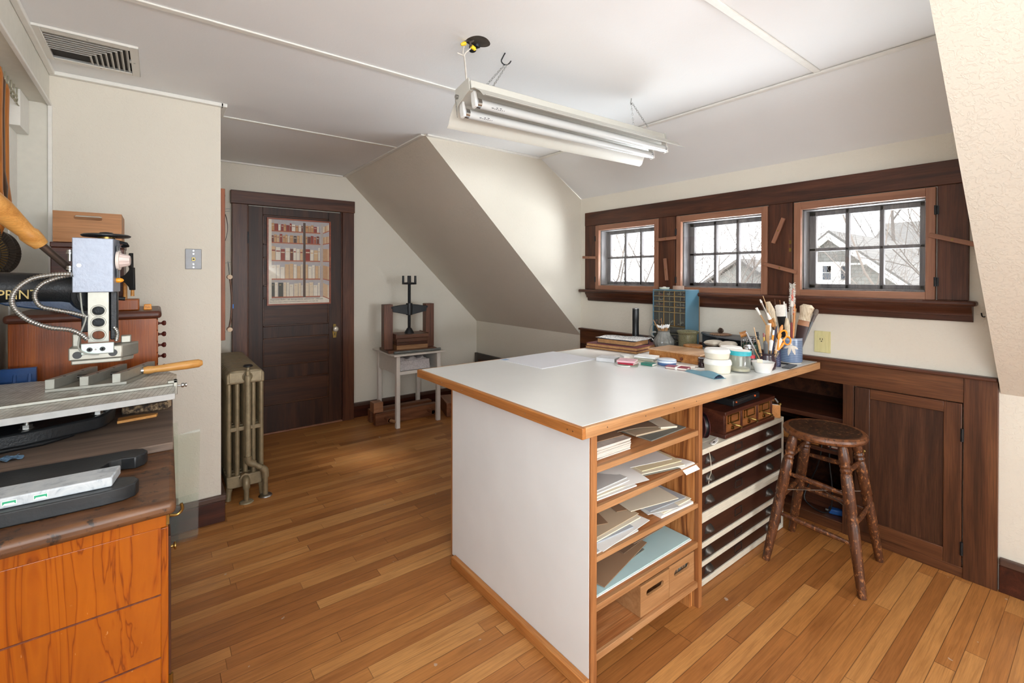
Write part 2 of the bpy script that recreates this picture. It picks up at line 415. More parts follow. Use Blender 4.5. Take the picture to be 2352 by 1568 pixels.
cs = MB().box(.503, .616, 4.505, YD, 0, 1.99).box(1.412, 1.520, 4.505, YD, 0, 1.99).box(.616, .626, 4.52, YD, 0, 1.99).box(1.402, 1.412, 4.52, YD, 0, 1.99)
struct('casing', cs, wood('door_casing', (64,34,24), (92,54,36), (114,70,48), 'z', 1.1, .4), d, bevel=.003)
struct('head_casing', MB().box(.494, 1.526, 4.498, YD, 1.99, 2.101), wood('door_head', (64,36,25), (88,52,36), (112,70,48), 'x', 1.1, .42), d, bevel=.003)
struct('threshold', MB().box(.62, 1.41, 4.505, 4.56, 0, .012), SASHY, d, bevel=.003)
pl = struct('lock_plate', MB().prism([(1.326, .80), (1.356, .80), (1.362, .86), (1.352, .93), (1.330, .93), (1.320, .86)], 'xz', 4.520, 4.525), BRASS, d, bevel=.001)
struct('knob', MB().lathe([(.010, 0), (.010, .016), (.020, .018), (.027, .030), (.026, .042), (.018, .052), (0, .054)], (1.341, 4.52, .885), 12, axis=(0, -1, 0)), plain('glass_knob', (214,206,190), .08, .3), pl)
struct('keyhole', MB().box(1.338, 1.344, 4.5185, 4.521, .825, .845), BLACK, pl)
struct('hinge', MB().cyl((.620, 4.517, 1.66), (.620, 4.517, 1.76), .008, n=10).box(.612, .628, 4.515, 4.522, 1.665, 1.755), IRON, d)
# window casing of the dormer
w = struct_box('trim_14', (XW-.026, XW, .420, 2.811, 1.815, 1.928), DARKY, bevel=.003)
for a, b in ((.422, .530), (1.163, 1.297), (1.932, 2.069), (2.692, 2.811)): struct('casing_board', MB().box(XW-.022, XW, a, b, 1.275, 1.815), CASE, w, bevel=.002)
sl = struct('sill', MB().box(XW-.072, XW, .392, 2.845, 1.250, 1.274), DARKY, w, bevel=.010, seg=3)
struct('apron', MB().prism([(XW, 1.250), (XW-.052, 1.250), (XW-.050, 1.238), (XW-.040, 1.226), (XW-.034, 1.214), (XW-.034, 1.206), (XW-.020, 1.204), (XW-.018, 1.184), (XW-.010, 1.177), (XW, 1.177)], 'xz', .408, 2.782), DARKY, sl)
hg = MB
for i, (a, b) in enumerate(WIN):
    n = struct('window_%d' % (i+1), MB().box(XW-.030, XW-.004, a-.036, a, WZ[0]-.036, WZ[1]+.042).box(XW-.030, XW-.004, b, b+.036, WZ[0]-.036, WZ[1]+.042), SASH, bevel=.002)
    n.name = 'window_%d' % (i+1)
    struct('sash_rail', MB().box(XW-.030, XW-.004, a, b, WZ[0]-.036, WZ[0]), SASHY, n, bevel=.002)
    struct('sash_rail', MB().box(XW-.030, XW-.004, a, b, WZ[1], WZ[1]+.042), SASHY, n, bevel=.002)
    j = MB().box(XW, XW+.128, a, a+.008, *WZ).box(XW, XW+.128, b-.008, b, *WZ).box(XW, XW+.128, a, b, WZ[1]-.008, WZ[1]).box(XW, XW+.128, a, b, WZ[0], WZ[0]+.008)
    struct('jamb', j, OUTER, n)
    o = MB(); f = .034; X0, X1 = XW+.072, XW+.104; a2, b2, c2, d2 = a+.008, b-.008, WZ[0]+.008, WZ[1]-.008
    o.box(X0, X1, a2, a2+f, c2, d2).box(X0, X1, b2-f, b2, c2, d2).box(X0, X1, a2, b2, c2, c2+f*.7).box(X0, X1, a2, b2, d2-f*.8, d2)
    for k in (1, 2):
        y = a2+f+(b2-a2-2*f)*k/3; o.box(X0, X1, y-.009, y+.009, c2, d2)
    zm = (c2+d2)/2; o.box(X0, X1, a2, b2, zm-.009, zm+.009)
    q = struct('outer_sash', o, OUTER, n, bevel=.003)
    struct('pane', MB().box(X0+.014, X0+.017, a2+.004, b2-.004, c2+.004, d2-.004), PANE, q, smooth=0)
    struct('storm_pane', MB().box(XW-.016, XW-.013, a-.003, b+.003, WZ[0]-.003, WZ[1]+.003), PANE, n, smooth=0)
    e = b+.036 if i < 2 else a-.036
    for z in (1.36, 1.70): struct('hinge', MB().cyl((XW-.031, e, z-.022), (XW-.031, e, z+.022), .005, n=8).box(XW-.028, XW-.0225, e-.012, e+.012, z-.02, z+.02), IRON, n)
def button(y, z, L, ang, px=XW-.034):
    # a wooden turn button screwed to the casing
    o = struct('turn_button', MB().cbox((0, 0, 0), (.014, L, .022)), SASHY, w, bevel=.002)
    o.location = (px, y, z); o.rotation_euler = (ang, 0, 0)
    struct('screw', MB().cyl((-.0075, 0, 0), (-.0095, 0, 0), .0045, n=10), BRASS, o)
button(2.75, 1.545, .15, .05); button(2.00, 1.655, .17, -.04); button(2.00, 1.435, .16, PI/2-.10)
button(1.235, 1.655, .155, PI/2+.38); button(1.225, 1.435, .19, .28); button(.475, 1.555, .175, .33)
for z in (1.59, 1.545): struct('hinge_leaf', MB().box(XW-.0245, XW-.022, 1.168, 1.180, z-.016, z+.006), BRASS, w)
# wainscot under the dormer windows
w = struct_box('trim_15', (XW-.022, XW, .436, 2.868, .805, .922), WAINY, bevel=.002)
struct('cap', MB().box(XW-.045, XW, .327, 2.868, .922, .938), DARKY, w, bevel=.004)
struct('stile', MB().box(XW-.024, XW, .858, .908, .0, .806), WAIN, w, bevel=.002)
struct('post', MB().box(XW-.026, XW, .325, .436, 0, .922), WAIN, w, bevel=.002)
struct('rail', MB().box(XW-.022, XW, .436, .858, 0, .048), WAINY, w, bevel=.002)
struct('rail', MB().box(XW-.021, XW-.001, .908, 2.868, 0, .054), WAINY, w, bevel=.002)
struct('panel', MB().box(XW-.020, XW, 2.55, 2.868, 0, .806), WAIND, w)
dd = struct_box('door_2', (XW-.020, XW-.004, .50, .786, .118, .752), WAIND, smooth=0)
struct('stile', MB().box(XW-.034, XW-.004, .440, .502, .052, .802), WAIN, dd, bevel=.002)
struct('stile', MB().box(XW-.034, XW-.004, .786, .852, .052, .802), WAIND, dd, bevel=.002)
struct('rail', MB().box(XW-.034, XW-.004, .502, .786, .752, .802), WAINY, dd, bevel=.002)
struct('rail', MB().box(XW-.034, XW-.004, .502, .786, .052, .118), WAINY, dd, bevel=.002)
struct('knob', MB().lathe([(.010, 0), (.006, .005), (.006, .012), (.013, .018), (.013, .023), (0, .026)], (XW-.034, .813, .475), 14, axis=(-1, 0, 0)), BRASS, dd)
for z in (.66, .14): struct('hinge', MB().cyl((XW-.036, .438, z-.03), (XW-.036, .438, z+.03), .006, n=8), IRON, dd)
# dark storage recess behind the wainscot
n = MB(); a, b, c, d = NOOK; XR = XW+.55
n.box(XR, XR+.02, a-.05, b+.05, 0, d+.02).box(XW+.13, XR, a-.05, a-.03, 0, d+.02).box(XW+.13, XR, b, b+.02, 0, d+.02).box(XW+.13, XR, a-.05, b+.02, d, d+.02).box(XW, XR, a-.05, b+.02, 0.001, c-.001)
struct('wall_recess', n, DARKX, smooth=0)
s = struct_box('trim_16', (XW+.03, XR, a+.001, b-.001, .575, .600), DARKY, bevel=.002)
struct('shelf', MB().box(XW+.03, XR, a+.001, b-.001, .395, .415), DARKY, s, bevel=.002)
struct('ledge', MB().box(XW-.012, XW+.13, a, b, .036, .052), DARKY, s, bevel=.003)
struct('upright', MB().box(XW+.10, XW+.13, a, b, .052, .16), DARKY, s, bevel=.003)
# ------------------------------------------------------------------ outside, seen through the panes
GR = plain('winter_lawn', (120,116,96), .9, 0, .2, 2)
struct_box('floor_outside', (4.5, 60, -30, 45, -5.2, -5.0), GR, smooth=0)
def shingle(name, c1, c2, c3):
    t = NT(name); tc = t.n('ShaderNodeTexCoord'); mp = t.n('ShaderNodeMapping'); mp.inputs['Rotation'].default_value = (PI/2, 0, PI/2)
    sp = t.n('ShaderNodeSeparateXYZ'); cb = t.n('ShaderNodeCombineXYZ'); t.l(tc.outputs['Object'], sp.inputs[0])
    t.l(t.m('ADD', sp.outputs[1], sp.outputs[0]), cb.inputs[0]); t.l(sp.outputs[2], cb.inputs[1])
    b = t.n('ShaderNodeTexBrick'); t.l(cb.outputs[0], b.inputs['Vector'])
    for k, c in (('Color1', c1), ('Color2', c2), ('Mortar', c3)): b.inputs[k].default_value = lin(c)
    b.inputs['Scale'].default_value = 1.0; b.inputs['Brick Width'].default_value = .15; b.inputs['Row Height'].default_value = .09; b.inputs['Mortar Size'].default_value = .008
    t.set(col=b.outputs[0], rough=.9); return t.mat
SHIN = shingle('house_shingles', (128,128,124), (140,140,136), (114,114,111)); ROOF = shingle('roof_shingles', (92,90,88), (104,102,99), (78,77,76))
WHT = plain('house_trim', (214,214,210), .7, var=.02); DGL = plain('dark_house_glass', (62,68,76), .1)
h = thing('house', 'grey shingled gable house with a white bay window seen through the right-hand window', 'house', (15, 4.9, -5))
w = MB().prism([(2.1, .65), (.0, 2.52), (-2.6, .44), (-2.6, -5), (2.1, -5)], 'yz', 15, 22)
rf = MB()
for sgn, (ey, ez) in ((1, (2.5, .40)), (-1, (-2.9, .17))):
    rf.prism([(0, 2.56), (0, 2.68), (ey, ez+.12), (ey, ez)], 'yz', 14.7, 22.1)
def yshift(mb, dy):
    for p in mb.v: p.y += dy
    return mb
wpart('wall', yshift(w, 4.9), SHIN, h, smooth=0)
wpart('roof', yshift(rf, 4.9), ROOF, h, smooth=0)
rk = MB()
for ey, ez in ((2.5, .40), (-2.9, .17)): rk.prism([(0, 2.42), (0, 2.60), (ey, ez+.06), (ey, ez-.12)], 'yz', 14.66, 14.72)
wpart('rake_board', yshift(rk, 4.9), WHT, h, smooth=0)
bd = MB().box(14.95, 15, 3.95, 6.9, 1.72, 1.77)
wpart('belt_board', bd, WHT, h)
by = MB().prism([(15, 4.47), (14.55, 4.62), (14.55, 5.17), (15, 5.32)], 'xy', 1.12, 1.80)
bay = wpart('bay_window', by, WHT, h, smooth=0)
wpart('pane', MB().box(14.53, 14.55, 4.79, 4.98, 1.32, 1.50).box(14.53, 14.55, 4.79, 4.98, 1.52, 1.69), DGL, bay)
wpart('side_pane', MB().prism([(14.93, 4.48), (14.64, 4.58), (14.63, 4.57), (14.92, 4.47)], 'xy', 1.32, 1.68).prism([(14.93, 5.31), (14.64, 5.21), (14.63, 5.22), (14.92, 5.32)], 'xy', 1.32, 1.68), DGL, bay)
wpart('pane', MB().box(14.53, 14.55, 4.79, 4.87, 1.52, 1.69), DGL, bay)
h = thing('house', 'second grey house with a low roof at the far right of the right-hand window', 'house', (24, 3, -5))
wpart('wall', MB().box(24, 30, -6, 6.4, -5, 2.2), SHIN, h, smooth=0)
wpart('roof', MB().prism([(23.6, 2.15), (27, 3.7), (30.4, 2.15), (30.4, 2.3), (27, 3.9), (23.6, 2.3)], 'xz', -6.3, 6.7), ROOF, h, smooth=0)
wpart('fascia', MB().box(23.55, 23.62, -6.3, 6.7, 2.1, 2.35), WHT, h)
wpart('window', MB().box(23.97, 24, 4.2, 4.9, .6, 1.5), DGL, h)
h = thing('house', 'pale distant house behind the bare trees, seen through the middle window', 'house', (26, 13, -5))
wpart('wall', MB().prism([(10.5, -5), (15.5, -5), (15.5, .6), (13, 2.2), (10.5, .6)], 'yz', 26, 32), SHIN, h, smooth=0)
wpart('roof', MB().prism([(13, 2.25), (16, .35), (16, .5), (13, 2.42), (10, .5), (10, .35)], 'yz', 25.7, 32.2), ROOF, h, smooth=0)
wpart('window', MB().box(25.97, 26, 12.6, 13.4, -.2, .9), DGL, h)
BARK = plain('bare_bark', (92,86,82), .9, 0, .15, 6); BARK2 = plain('pale_bark', (112,104,98), .9, 0, .15, 6)
def tree(x, y, ht, label, mat, seed, spread=1.0, levels=5, r0=.11, kids=3, up=.25):
    rr = random.Random(seed); mb = MB()
    def br(p, d, L, r, lv):
        pts = [Vector(p)]; rs = [r]; q = Vector(d)
        n = 4
        for i in range(n):
            q = (q+Vector((rr.uniform(-1, 1), rr.uniform(-1, 1), rr.uniform(-.5, 1)+up*(lv < 3)))*.20).normalized()
            pts.append(pts[-1]+q*L/n); rs.append(r*(1-.45*(i+1)/n))
        mb.tube(pts, rs, 6 if lv < 2 else (4 if lv < 4 else 3), caps=False)
        if lv >= levels: return
        for k in range(kids if lv else kids+1):
            t = rr.uniform(.35, 1.0); i = min(n-1, int(t*n)); b = pts[i].lerp(pts[i+1], t*n-i)
            dd = (q*rr.uniform(.5, 1)+Vector((rr.uniform(-1, 1), rr.uniform(-1, 1), rr.uniform(-.3, .8)))*spread).normalized()
            br(b, dd, L*rr.uniform(.55, .80), max(rs[i]*rr.uniform(.45, .7), .0032), lv+1)
    br((0, 0, 0), (0, 0, 1), ht*.5, r0, 0)
    one('bare_tree', mb, mat, label, 'tree', (x, y, -5), group='bare trees outside the dormer windows', smooth=60)
tree(9.5, 7.75, 10.5, 'dense bare tree filling the left-hand window', BARK, 3, 1.1, 6, .07)
tree(12.5, 10.2, 11, 'paler bare tree behind the one that fills the left-hand window', BARK2, 11, 1.1, 6, .07)
tree(9.0, 5.2, 10, 'dense bare tree filling the middle window', BARK2, 5, 1.1, 6, .07)
tree(12.0, 6.1, 11, 'darker bare tree standing behind the one in the middle window', BARK, 8, 1.1, 6, .07)
tree(10.5, 2.45, 10.5, 'bare tree with crooked branches in front of the grey house in the right-hand window', BARK, 21, .9, 5, .075)
tree(19.0, 4.0, 14, 'tall bare tree rising behind the roof of the gable house', BARK, 34, .9, 5, .16)
tree(8.2, 1.15, 9.5, 'twiggy bare tree at the right edge of the right-hand window', BARK2, 13, 1.0, 6, .06)

# ------------------------------------------------------------------ camera
A = math.radians(52.61); pt = math.radians(.2918); rl = math.radians(.116)
fw = Vector((math.cos(A), math.sin(A), 0)); rt = Vector((math.sin(A), -math.cos(A), 0)); up = Vector((0, 0, 1))
fw, up = fw*math.cos(pt)-up*math.sin(pt), up*math.cos(pt)+fw*math.sin(pt)
rt, up = rt*math.cos(rl)+up*math.sin(rl), up*math.cos(rl)-rt*math.sin(rl)
cam = bpy.data.cameras.new('camera'); co = bpy.data.objects.new('camera', cam); C.objects.link(co)
M = Matrix((rt, up, -fw)).transposed().to_4x4(); M.translation = (0, 0, 1.38); co.matrix_world = M
cam.sensor_width = 36; cam.lens = 1069.52*36/2352; cam.shift_x = -.3/2352; cam.shift_y = -(784-640.75)/2352; cam.clip_start = .02
bpy.context.scene.camera = co

# ------------------------------------------------------------------ light: overcast sky, low veiled sun, rear window daylight, added side and sill fill lamps
SKY, SUN, BACK, LEFT, EXPO = 2.6, 2.2, 96, 24, 1.03
wd = bpy.data.worlds.new('world'); bpy.context.scene.world = wd; wd.use_nodes = True
bg = wd.node_tree.nodes['Background']; bg.inputs[0].default_value = (.94, .97, 1.0, 1); bg.inputs[1].default_value = SKY
def lamp(name, ty, loc, aim, energy, col=(1,1,1), **k):
    l = bpy.data.lights.new(name, ty); l.energy = energy; l.color = col
    for a, v in k.items(): setattr(l, a, v)
    o = bpy.data.objects.new(name, l); C.objects.link(o); o.location = loc
    o.rotation_euler = Vector(aim).to_track_quat('-Z', 'Y').to_euler(); return o
lamp('sun', 'SUN', (8, -4, 8), (-1, .62, -.88), SUN, (1, .97, .92), angle=math.radians(7))
lamp('rear_window_daylight', 'AREA', (1.60, YB-.02, 1.28), (0, 1, 2.0), BACK, (.86, .94, 1), shape='RECTANGLE', size=1.15, size_y=1.05)
lamp('side_fill_lamp', 'AREA', (XN-.02, -.75, 1.5), (.42, 1, .30), LEFT, (.86, .94, 1), shape='RECTANGLE', size=1.6, size_y=1.1)  # added fill lamp in a made-up side opening, brightens left-facing surfaces
lamp('sill_fill_lamp', 'AREA', (4.3, 1.6, .62), (-1, 0, .75), 310, (.88, .95, 1), shape='RECTANGLE', size=3.6, size_y=1.4)  # added uplight outside below the sill, brightens the ceiling; no roof stands there
vs = bpy.context.scene.view_settings
vs.view_transform = 'Standard'; vs.look = 'None'; vs.gamma = 1; vs.use_curve_mapping = False; vs.exposure = EXPO
# ------------------------------------------------------------------ island work table with open shelves
def lam_mat():
    t = NT('white_laminate'); v = t.coord(); f = t.noise(v, 3, 5); s = t.noise(t.coord((1, 2, 1)), 5, 3)
    t.set(col=t.ramp(f, [(.3, (228,228,225)), (.65, (233,233,230))]), rough=.27, spec=.6)
    return t.mat
LAM = lam_mat()
BAND = wood('oak_edge_band_x', (164,114,70), (188,138,92), (204,156,110), 'x', 1.2, .45, .22)
BANDY = wood('oak_edge_band_y', (158,98,48), (188,122,64), (206,146,84), 'y', 1.2, .45, .22)
SIDEP = plain('white_side_panel', (230,232,232), .5, var=.03, vs=4)
SHELFX = wood('oak_shelf_edge', (146,98,60), (174,124,80), (192,144,100), 'x', 1.1, .5, .2)
SHELFT = wood('plywood_shelf', (150,88,46), (184,120,70), (206,146,96), 'x', .9, .5, .3, 1.6)
PLY = wood('fir_plywood', (118,64,28), (176,112,58), (198,134,76), 'z', 1.0, .5, .25, 2.2, lo=.38, hi=.56)
POST = wood('fir_post', (132,80,44), (166,108,62), (186,130,82), 'z', 1.2, .5, .25)
T = thing('work_table', 'long white topped work table with oak edging and open paper shelves', 'table', (1.5, 1.5, 0))
TX0, TX1, TY0, TY1, TZ = 1.045, 2.914, 1.008, 2.155, .912
wpart('tabletop', MB().box(TX0+.016, TX1, TY0+.016, TY1-.016, TZ-.034, TZ), LAM, T, 'scuffed white laminate top', smooth=0)
wpart('tabletop_core', MB().box(TX0+.016, TX1, TY0+.016, TY1-.016, TZ-.036, TZ-.034), SHELFT, T)
b = wpart('edge_band', MB().box(TX0+.016, TX1, TY0, TY0+.016, TZ-.037, TZ-.0012), BAND, T, 'oak edge strip', bevel=.0015)
for x in (1.16, 1.36, 1.53, 1.68, 1.98, 2.3, 2.6): wpart('nail_hole', MB().cyl((x, TY0-.0004, TZ-.018), (x, TY0+.001, TZ-.018), .0022, n=8), BLACK, b)
b = wpart('edge_band', MB().box(TX0, TX0+.016, TY0, TY1, TZ-.037, TZ-.0012), BANDY, T, 'oak edge strip', bevel=.0015)
for y in (1.05, 1.075, 1.29, 1.72, 1.9): wpart('nail_hole', MB().cyl((TX0-.0004, y, TZ-.02), (TX0+.001, y, TZ-.02), .0022, n=8), STEEL, b)
wpart('edge_band', MB().box(TX0+.016, TX1, TY1-.016, TY1, TZ-.037, TZ-.0012), BAND, T, bevel=.0015)
FY, BY = 1.068, 1.97
wpart('side_panel', MB().box(1.143, 1.158, FY+.004, BY, .03, TZ-.037), SIDEP, T, 'white panelled end', smooth=0)
wpart('side_edge', MB().box(1.1445, 1.174, FY-.004, FY+.03, 0, TZ-.037), POST, T, bevel=.0015)
wpart('side_lining', MB().box(1.158, 1.174, FY+.03, BY, 0, TZ-.037), PLY, T, smooth=0)
wpart('back_edge', MB().box(1.143, 1.175, BY, BY+.012, .0, TZ-.037), POST, T)
wpart('plinth', MB().box(1.118, 1.143, FY-.002, 1.94, 0, .042), BANDY, T, 'worn wooden plinth', bevel=.003)
wpart('divider', MB().box(1.793, 1.815, FY+.014, BY, 0, TZ-.037), PLY, T, smooth=0)
wpart('divider_edge', MB().box(1.792, 1.817, FY-.006, FY+.014, 0, TZ-.037), POST, T, bevel=.0015)
wpart('back_panel', MB().box(1.174, 1.793, BY-.02, BY-.006, .085, TZ-.037), PLY, T, smooth=0)
SH = [(.7415, .7205), (.6065, .5845), (.4375, .4195), (.2755, .2525), (.1085, .0855)]
for a, c in SH:
    s = wpart('shelf', MB().box(1.174, 1.793, FY+.008, BY-.02, c+.002, a-.0008), SHELFT, T, smooth=0)
    wpart('front_strip', MB().box(1.1745, 1.7925, FY-.002, FY+.012, c, a), SHELFX, s, bevel=.0015)
for x in (1.182, 1.766): wpart('foot', MB().box(x, x+.02, FY+.02, FY+.32, 0, .0855), PLY, T)

# ------------------------------------------------------------------ paper, board and card on the shelves: every sheet its own object
PAP = {k: plain('paper_'+k, c, .8, var=.03, vs=6) for k, c in dict(white=(232,230,226), cream=(226,216,194), grey=(196,196,194), kraft=(150,118,90), tan=(196,174,146), brown=(126,98,76), manila=(222,208,172), bluegrey=(168,172,178), blue=(178,206,208), brownboard=(142,118,96), dgrey=(120,120,112)).items()}
EDGEP = NT('page_edges'); _f = EDGEP.noise(EDGEP.coord((1, 1, 60)), 9, 3); EDGEP.set(col=EDGEP.ramp(_f, [(.35, (188,176,164)), (.6, (230,222,212))]), rough=.85); EDGEP = EDGEP.mat
def sheet(z, cx, cy, w, d, rz, col, label, th=.0012, curl=0, name='paper_sheet', group=None, lift=0, bend=0, cat='paper', wave=0):
    def fn(u, v):
        x = (u-.5)*w; y = (v-.5)*d
        k = max(0, u-.55)/.45; q = max(0, .45-v)/.45
        return (x, y, curl*q*q+lift*u+bend*math.sin(u*PI)+wave*math.sin(u*9+v*5)*math.sin(v*6))
    flat = not (curl or lift or bend or wave)
    mb = MB().sheet(fn, 1 if flat else 10, 1 if flat else 10, th)
    return one(name, mb, PAP[col], label, cat, (cx, cy, z), rz, group, smooth=60)
def ream(z, x0, x1, y0, y1, h, label, n=8, mats=None):
    mb = MB(); rr = random.Random(int(z*1e4)+int(x0*100))
    for i in range(n):
        a = rr.uniform(-.004, .004); b2 = rr.uniform(0, .006)
        mb.box(x0+a, x1+a, y0+b2, y1, z+h*i/n, z+h*(i+.86)/n)
    return one('paper_stack', mb, mats or EDGEP, label, 'paper', smooth=0)
e = .0004
# top shelf
z = SH[0][0]+e
ream(z, 1.178, 1.395, 1.098, 1.40, .044, 'thick stack of cut white paper at the left of the top shelf', 12)
sheet(z+.0455, 1.30, 1.30, .20, .33, -.06, 'kraft', 'brown board lying over the thick white paper stack on the top shelf', .0025)
sheet(z, 1.455, 1.30, .085, .30, -.5, 'tan', 'narrow tan pad leaning beside the white paper stack on the top shelf', .018, name='pad')
sheet(z, 1.645, 1.28, .255, .34, .05, 'dgrey', 'dark plastic wrapped sheet under the boards at the right of the top shelf', .004)
sheet(z+.0046, 1.650, 1.31, .24, .32, -.12, 'tan', 'pale tan board in the middle of the top shelf', .006)
sheet(z+.011, 1.60, 1.36, .27, .34, -.28, 'brownboard', 'large brown board with a curling front edge on the top shelf', .0025, bend=.010)
sheet(z+.011, 1.722, 1.21, .075, .16, -.42, 'cream', 'small cream pad with a rounded front at the right end of the top shelf', .007, name='pad')
# second shelf
z = SH[1][0]+e
for i, (w2, c2, l2) in enumerate((('white', 1.30, 'lowest white sheet of the left pile on the second shelf'), ('cream', 1.31, 'cream sheet second from the bottom of the left pile on the second shelf'), ('white', 1.295, 'white sheet in the middle of the left pile on the second shelf'), ('grey', 1.30, 'greyish sheet near the top of the left pile on the second shelf'))):
    sheet(z+.0045*i, c2, 1.27+.012*i, .24-.01*i, .36, .03*i-.05, w2, l2, .0042)
sheet(z+.019, 1.363, 1.30, .30, .40, -.16, 'white', 'crumpled white tissue drooping over the left pile on the second shelf', .0008, curl=-.012, wave=.003)
sheet(z, 1.53, 1.19, .06, .10, .3, 'white', 'white paper scrap between the two piles of the second shelf', .001, name='paper_scrap')
sheet(z+.0005, 1.637, 1.26, .235, .33, -.22, 'dgrey', 'dark card under the cream sheets at the right of the second shelf', .003)
sheet(z+.004, 1.637, 1.27, .235, .34, -.22, 'cream', 'cream sheet lying lowest in the right pile on the second shelf', .004)
sheet(z+.0085, 1.652, 1.29, .22, .34, -.16, 'manila', 'manila sheet in the right pile on the second shelf', .003)
sheet(z+.012, 1.634, 1.33, .24, .34, -.22, 'white', 'white sheet on top of the right pile on the second shelf', .0015)
def hang(u, v):
    y = 1.19-.16*v; zz = z+.0005 if y > 1.068 else z-.001-(1.068-y)*1.1
    return (1.665+.10*u+.02*v, max(y, 1.058), zz+.0006)
one('paper_scrap', MB().sheet(lambda u, v: (1.668+.098*u+.012*v, 1.150-.10*v, z+.0004+.0035*math.sin(v*PI)-(.018*max(0, v-.75)/.25)), 3, 12, .0009), PAP['white'], 'small white sheet hanging over the front edge of the second shelf', 'paper', smooth=60)
# third shelf
z = SH[2][0]+e
sheet(z, 1.30, 1.25, .23, .34, .02, 'grey', 'pale grey board at the bottom left of the third shelf', .006)
sheet(z+.0065, 1.34, 1.245, .30, .33, .10, 'white', 'long white sheet sticking out at the front left of the third shelf', .002)
sheet(z+.009, 1.30, 1.27, .24, .33, -.05, 'bluegrey', 'blue grey board in the left pile of the third shelf', .004)
sheet(z+.0135, 1.33, 1.28, .29, .33, .04, 'cream', 'cream board in the left pile of the third shelf', .004)
sheet(z+.018, 1.335, 1.30, .30, .34, .06, 'tan', 'large pale tan board topping the left pile of the third shelf', .0025)
sheet(z+.021, 1.312, 1.33, .17, .30, -.35, 'kraft', 'dark kraft board lying on the left pile of the third shelf', .0025)
sheet(z, 1.675, 1.25, .21, .34, -.04, 'white', 'lowest white deckled sheets at the right of the third shelf', .010)
sheet(z+.0105, 1.68, 1.26, .20, .34, .02, 'cream', 'cream sheet in the right pile of the third shelf', .004)
sheet(z+.015, 1.64, 1.26, .16, .34, -.25, 'grey', 'grey card askew in the right pile of the third shelf', .003)
sheet(z+.0185, 1.665, 1.28, .22, .34, -.08, 'bluegrey', 'bluish card near the top of the right pile of the third shelf', .003)
sheet(z+.022, 1.60, 1.32, .25, .34, -.30, 'kraft', 'brown board askew under the large tan board of the third shelf', .0025)
sheet(z+.025, 1.630, 1.31, .25, .36, -.20, 'cream', 'large smooth board on top of the right pile of the third shelf', .003)
# fourth shelf
z = SH[3][0]+e
sheet(z, 1.484, 1.30, .60, .42, 0, 'white', 'wide white sheet under the pale blue sheet on the fourth shelf', .003)
sheet(z+.0035, 1.484, 1.30, .595, .41, .005, 'blue', 'wide pale blue sheet covering the fourth shelf', .003)
sheet(z+.007, 1.375, 1.335, .34, .38, .08, 'dgrey', 'dark olive board on the pale blue sheet of the fourth shelf', .0025)
sheet(z+.010, 1.385, 1.30, .34, .34, .20, 'kraft', 'brown board slanting across the pale blue sheet of the fourth shelf', .003, lift=.012)
sheet(z+.0235, 1.56, 1.355, .26, .34, .10, 'brown', 'brown board at the back right of the fourth shelf', .003, lift=.004)
sheet(z+.031, 1.62, 1.345, .20, .32, .02, 'brownboard', 'tan notched board on top at the back of the fourth shelf', .003)
# bottom shelf: two wooden boxes with hand holes
OAKV = wood('oak_veneer', (156,110,70), (176,128,84), (190,144,100), 'x', 2.0, .5, .2)
def slot(r, L, n=8):
    return [(-L/2+r*math.cos(PI/2+PI*i/n), r*math.sin(PI/2+PI*i/n)) for i in range(n+1)]+[(L/2+r*math.cos(-PI/2+PI*i/n), r*math.sin(-PI/2+PI*i/n)) for i in range(n+1)]
def slotted(mb, w, h, zc, L, r, y0, y1):
    # front board w x h with a rounded slot: boards round the slot, the round ends filled in
    X = L/2+r
    mb.box(-w/2, w/2, y0, y1, 0, zc-r).box(-w/2, w/2, y0, y1, zc+r, h).box(-w/2, -X, y0, y1, zc-r, zc+r).box(X, w/2, y0, y1, zc-r, zc+r)
    for sx in (-1, 1):
        for sz in (-1, 1):
            arc = [(sx*(L/2+r*math.sin(PI/2*i/6)), zc+sz*r*math.cos(PI/2*i/6)) for i in range(7)]
            mb.prism([(sx*X, zc+sz*r)]+arc, 'xz', y0, y1)
    return mb
def handbox(label, x0, x1, y0, y1, z0, h, mat, L=.085, zc=None, r=.012, rz=0, name='wooden_box', group='wooden boxes with hand holes', t=.009):
    w = x1-x0; d = y1-y0
    o = thing(name, label, 'box', ((x0+x1)/2, (y0+y1)/2, z0), rz, group)
    part('front', slotted(MB(), w, h, zc or h*.66, L, r, -d/2, -d/2+t), mat, o, smooth=0)
    part('back', MB().box(-w/2, w/2, d/2-t, d/2, 0, h), mat, o, smooth=0)
    for s in (-1, 1): part('side', MB().box(*sorted((s*w/2, s*(w/2-t))), -d/2+t, d/2-t, 0, h), mat, o, smooth=0)
    part('bottom', MB().box(-w/2+t, w/2-t, -d/2+t, d/2-t, 0, t), mat, o, smooth=0)
    return o
z = SH[4][0]+e
handbox('left one of two pale oak boxes with hand holes on the bottom shelf', 1.432, 1.612, 1.082, 1.42, z, .116, OAKV)
handbox('right one of two pale oak boxes, its corner against the shelf divider', 1.6135, 1.790, 1.082, 1.42, z, .122, OAKV)
for k in range(9):
    sx = 1.622+.0175*k
    one('card_folder', MB().box(sx, sx+.011, 1.10, 1.38, z+.0095, z+.095+.012*((k*7) % 3)), PAP[['brown', 'kraft', 'dgrey'][k % 3]], 'folder standing upright in the right oak box of the bottom shelf', 'folder', group='folders in the right oak box')

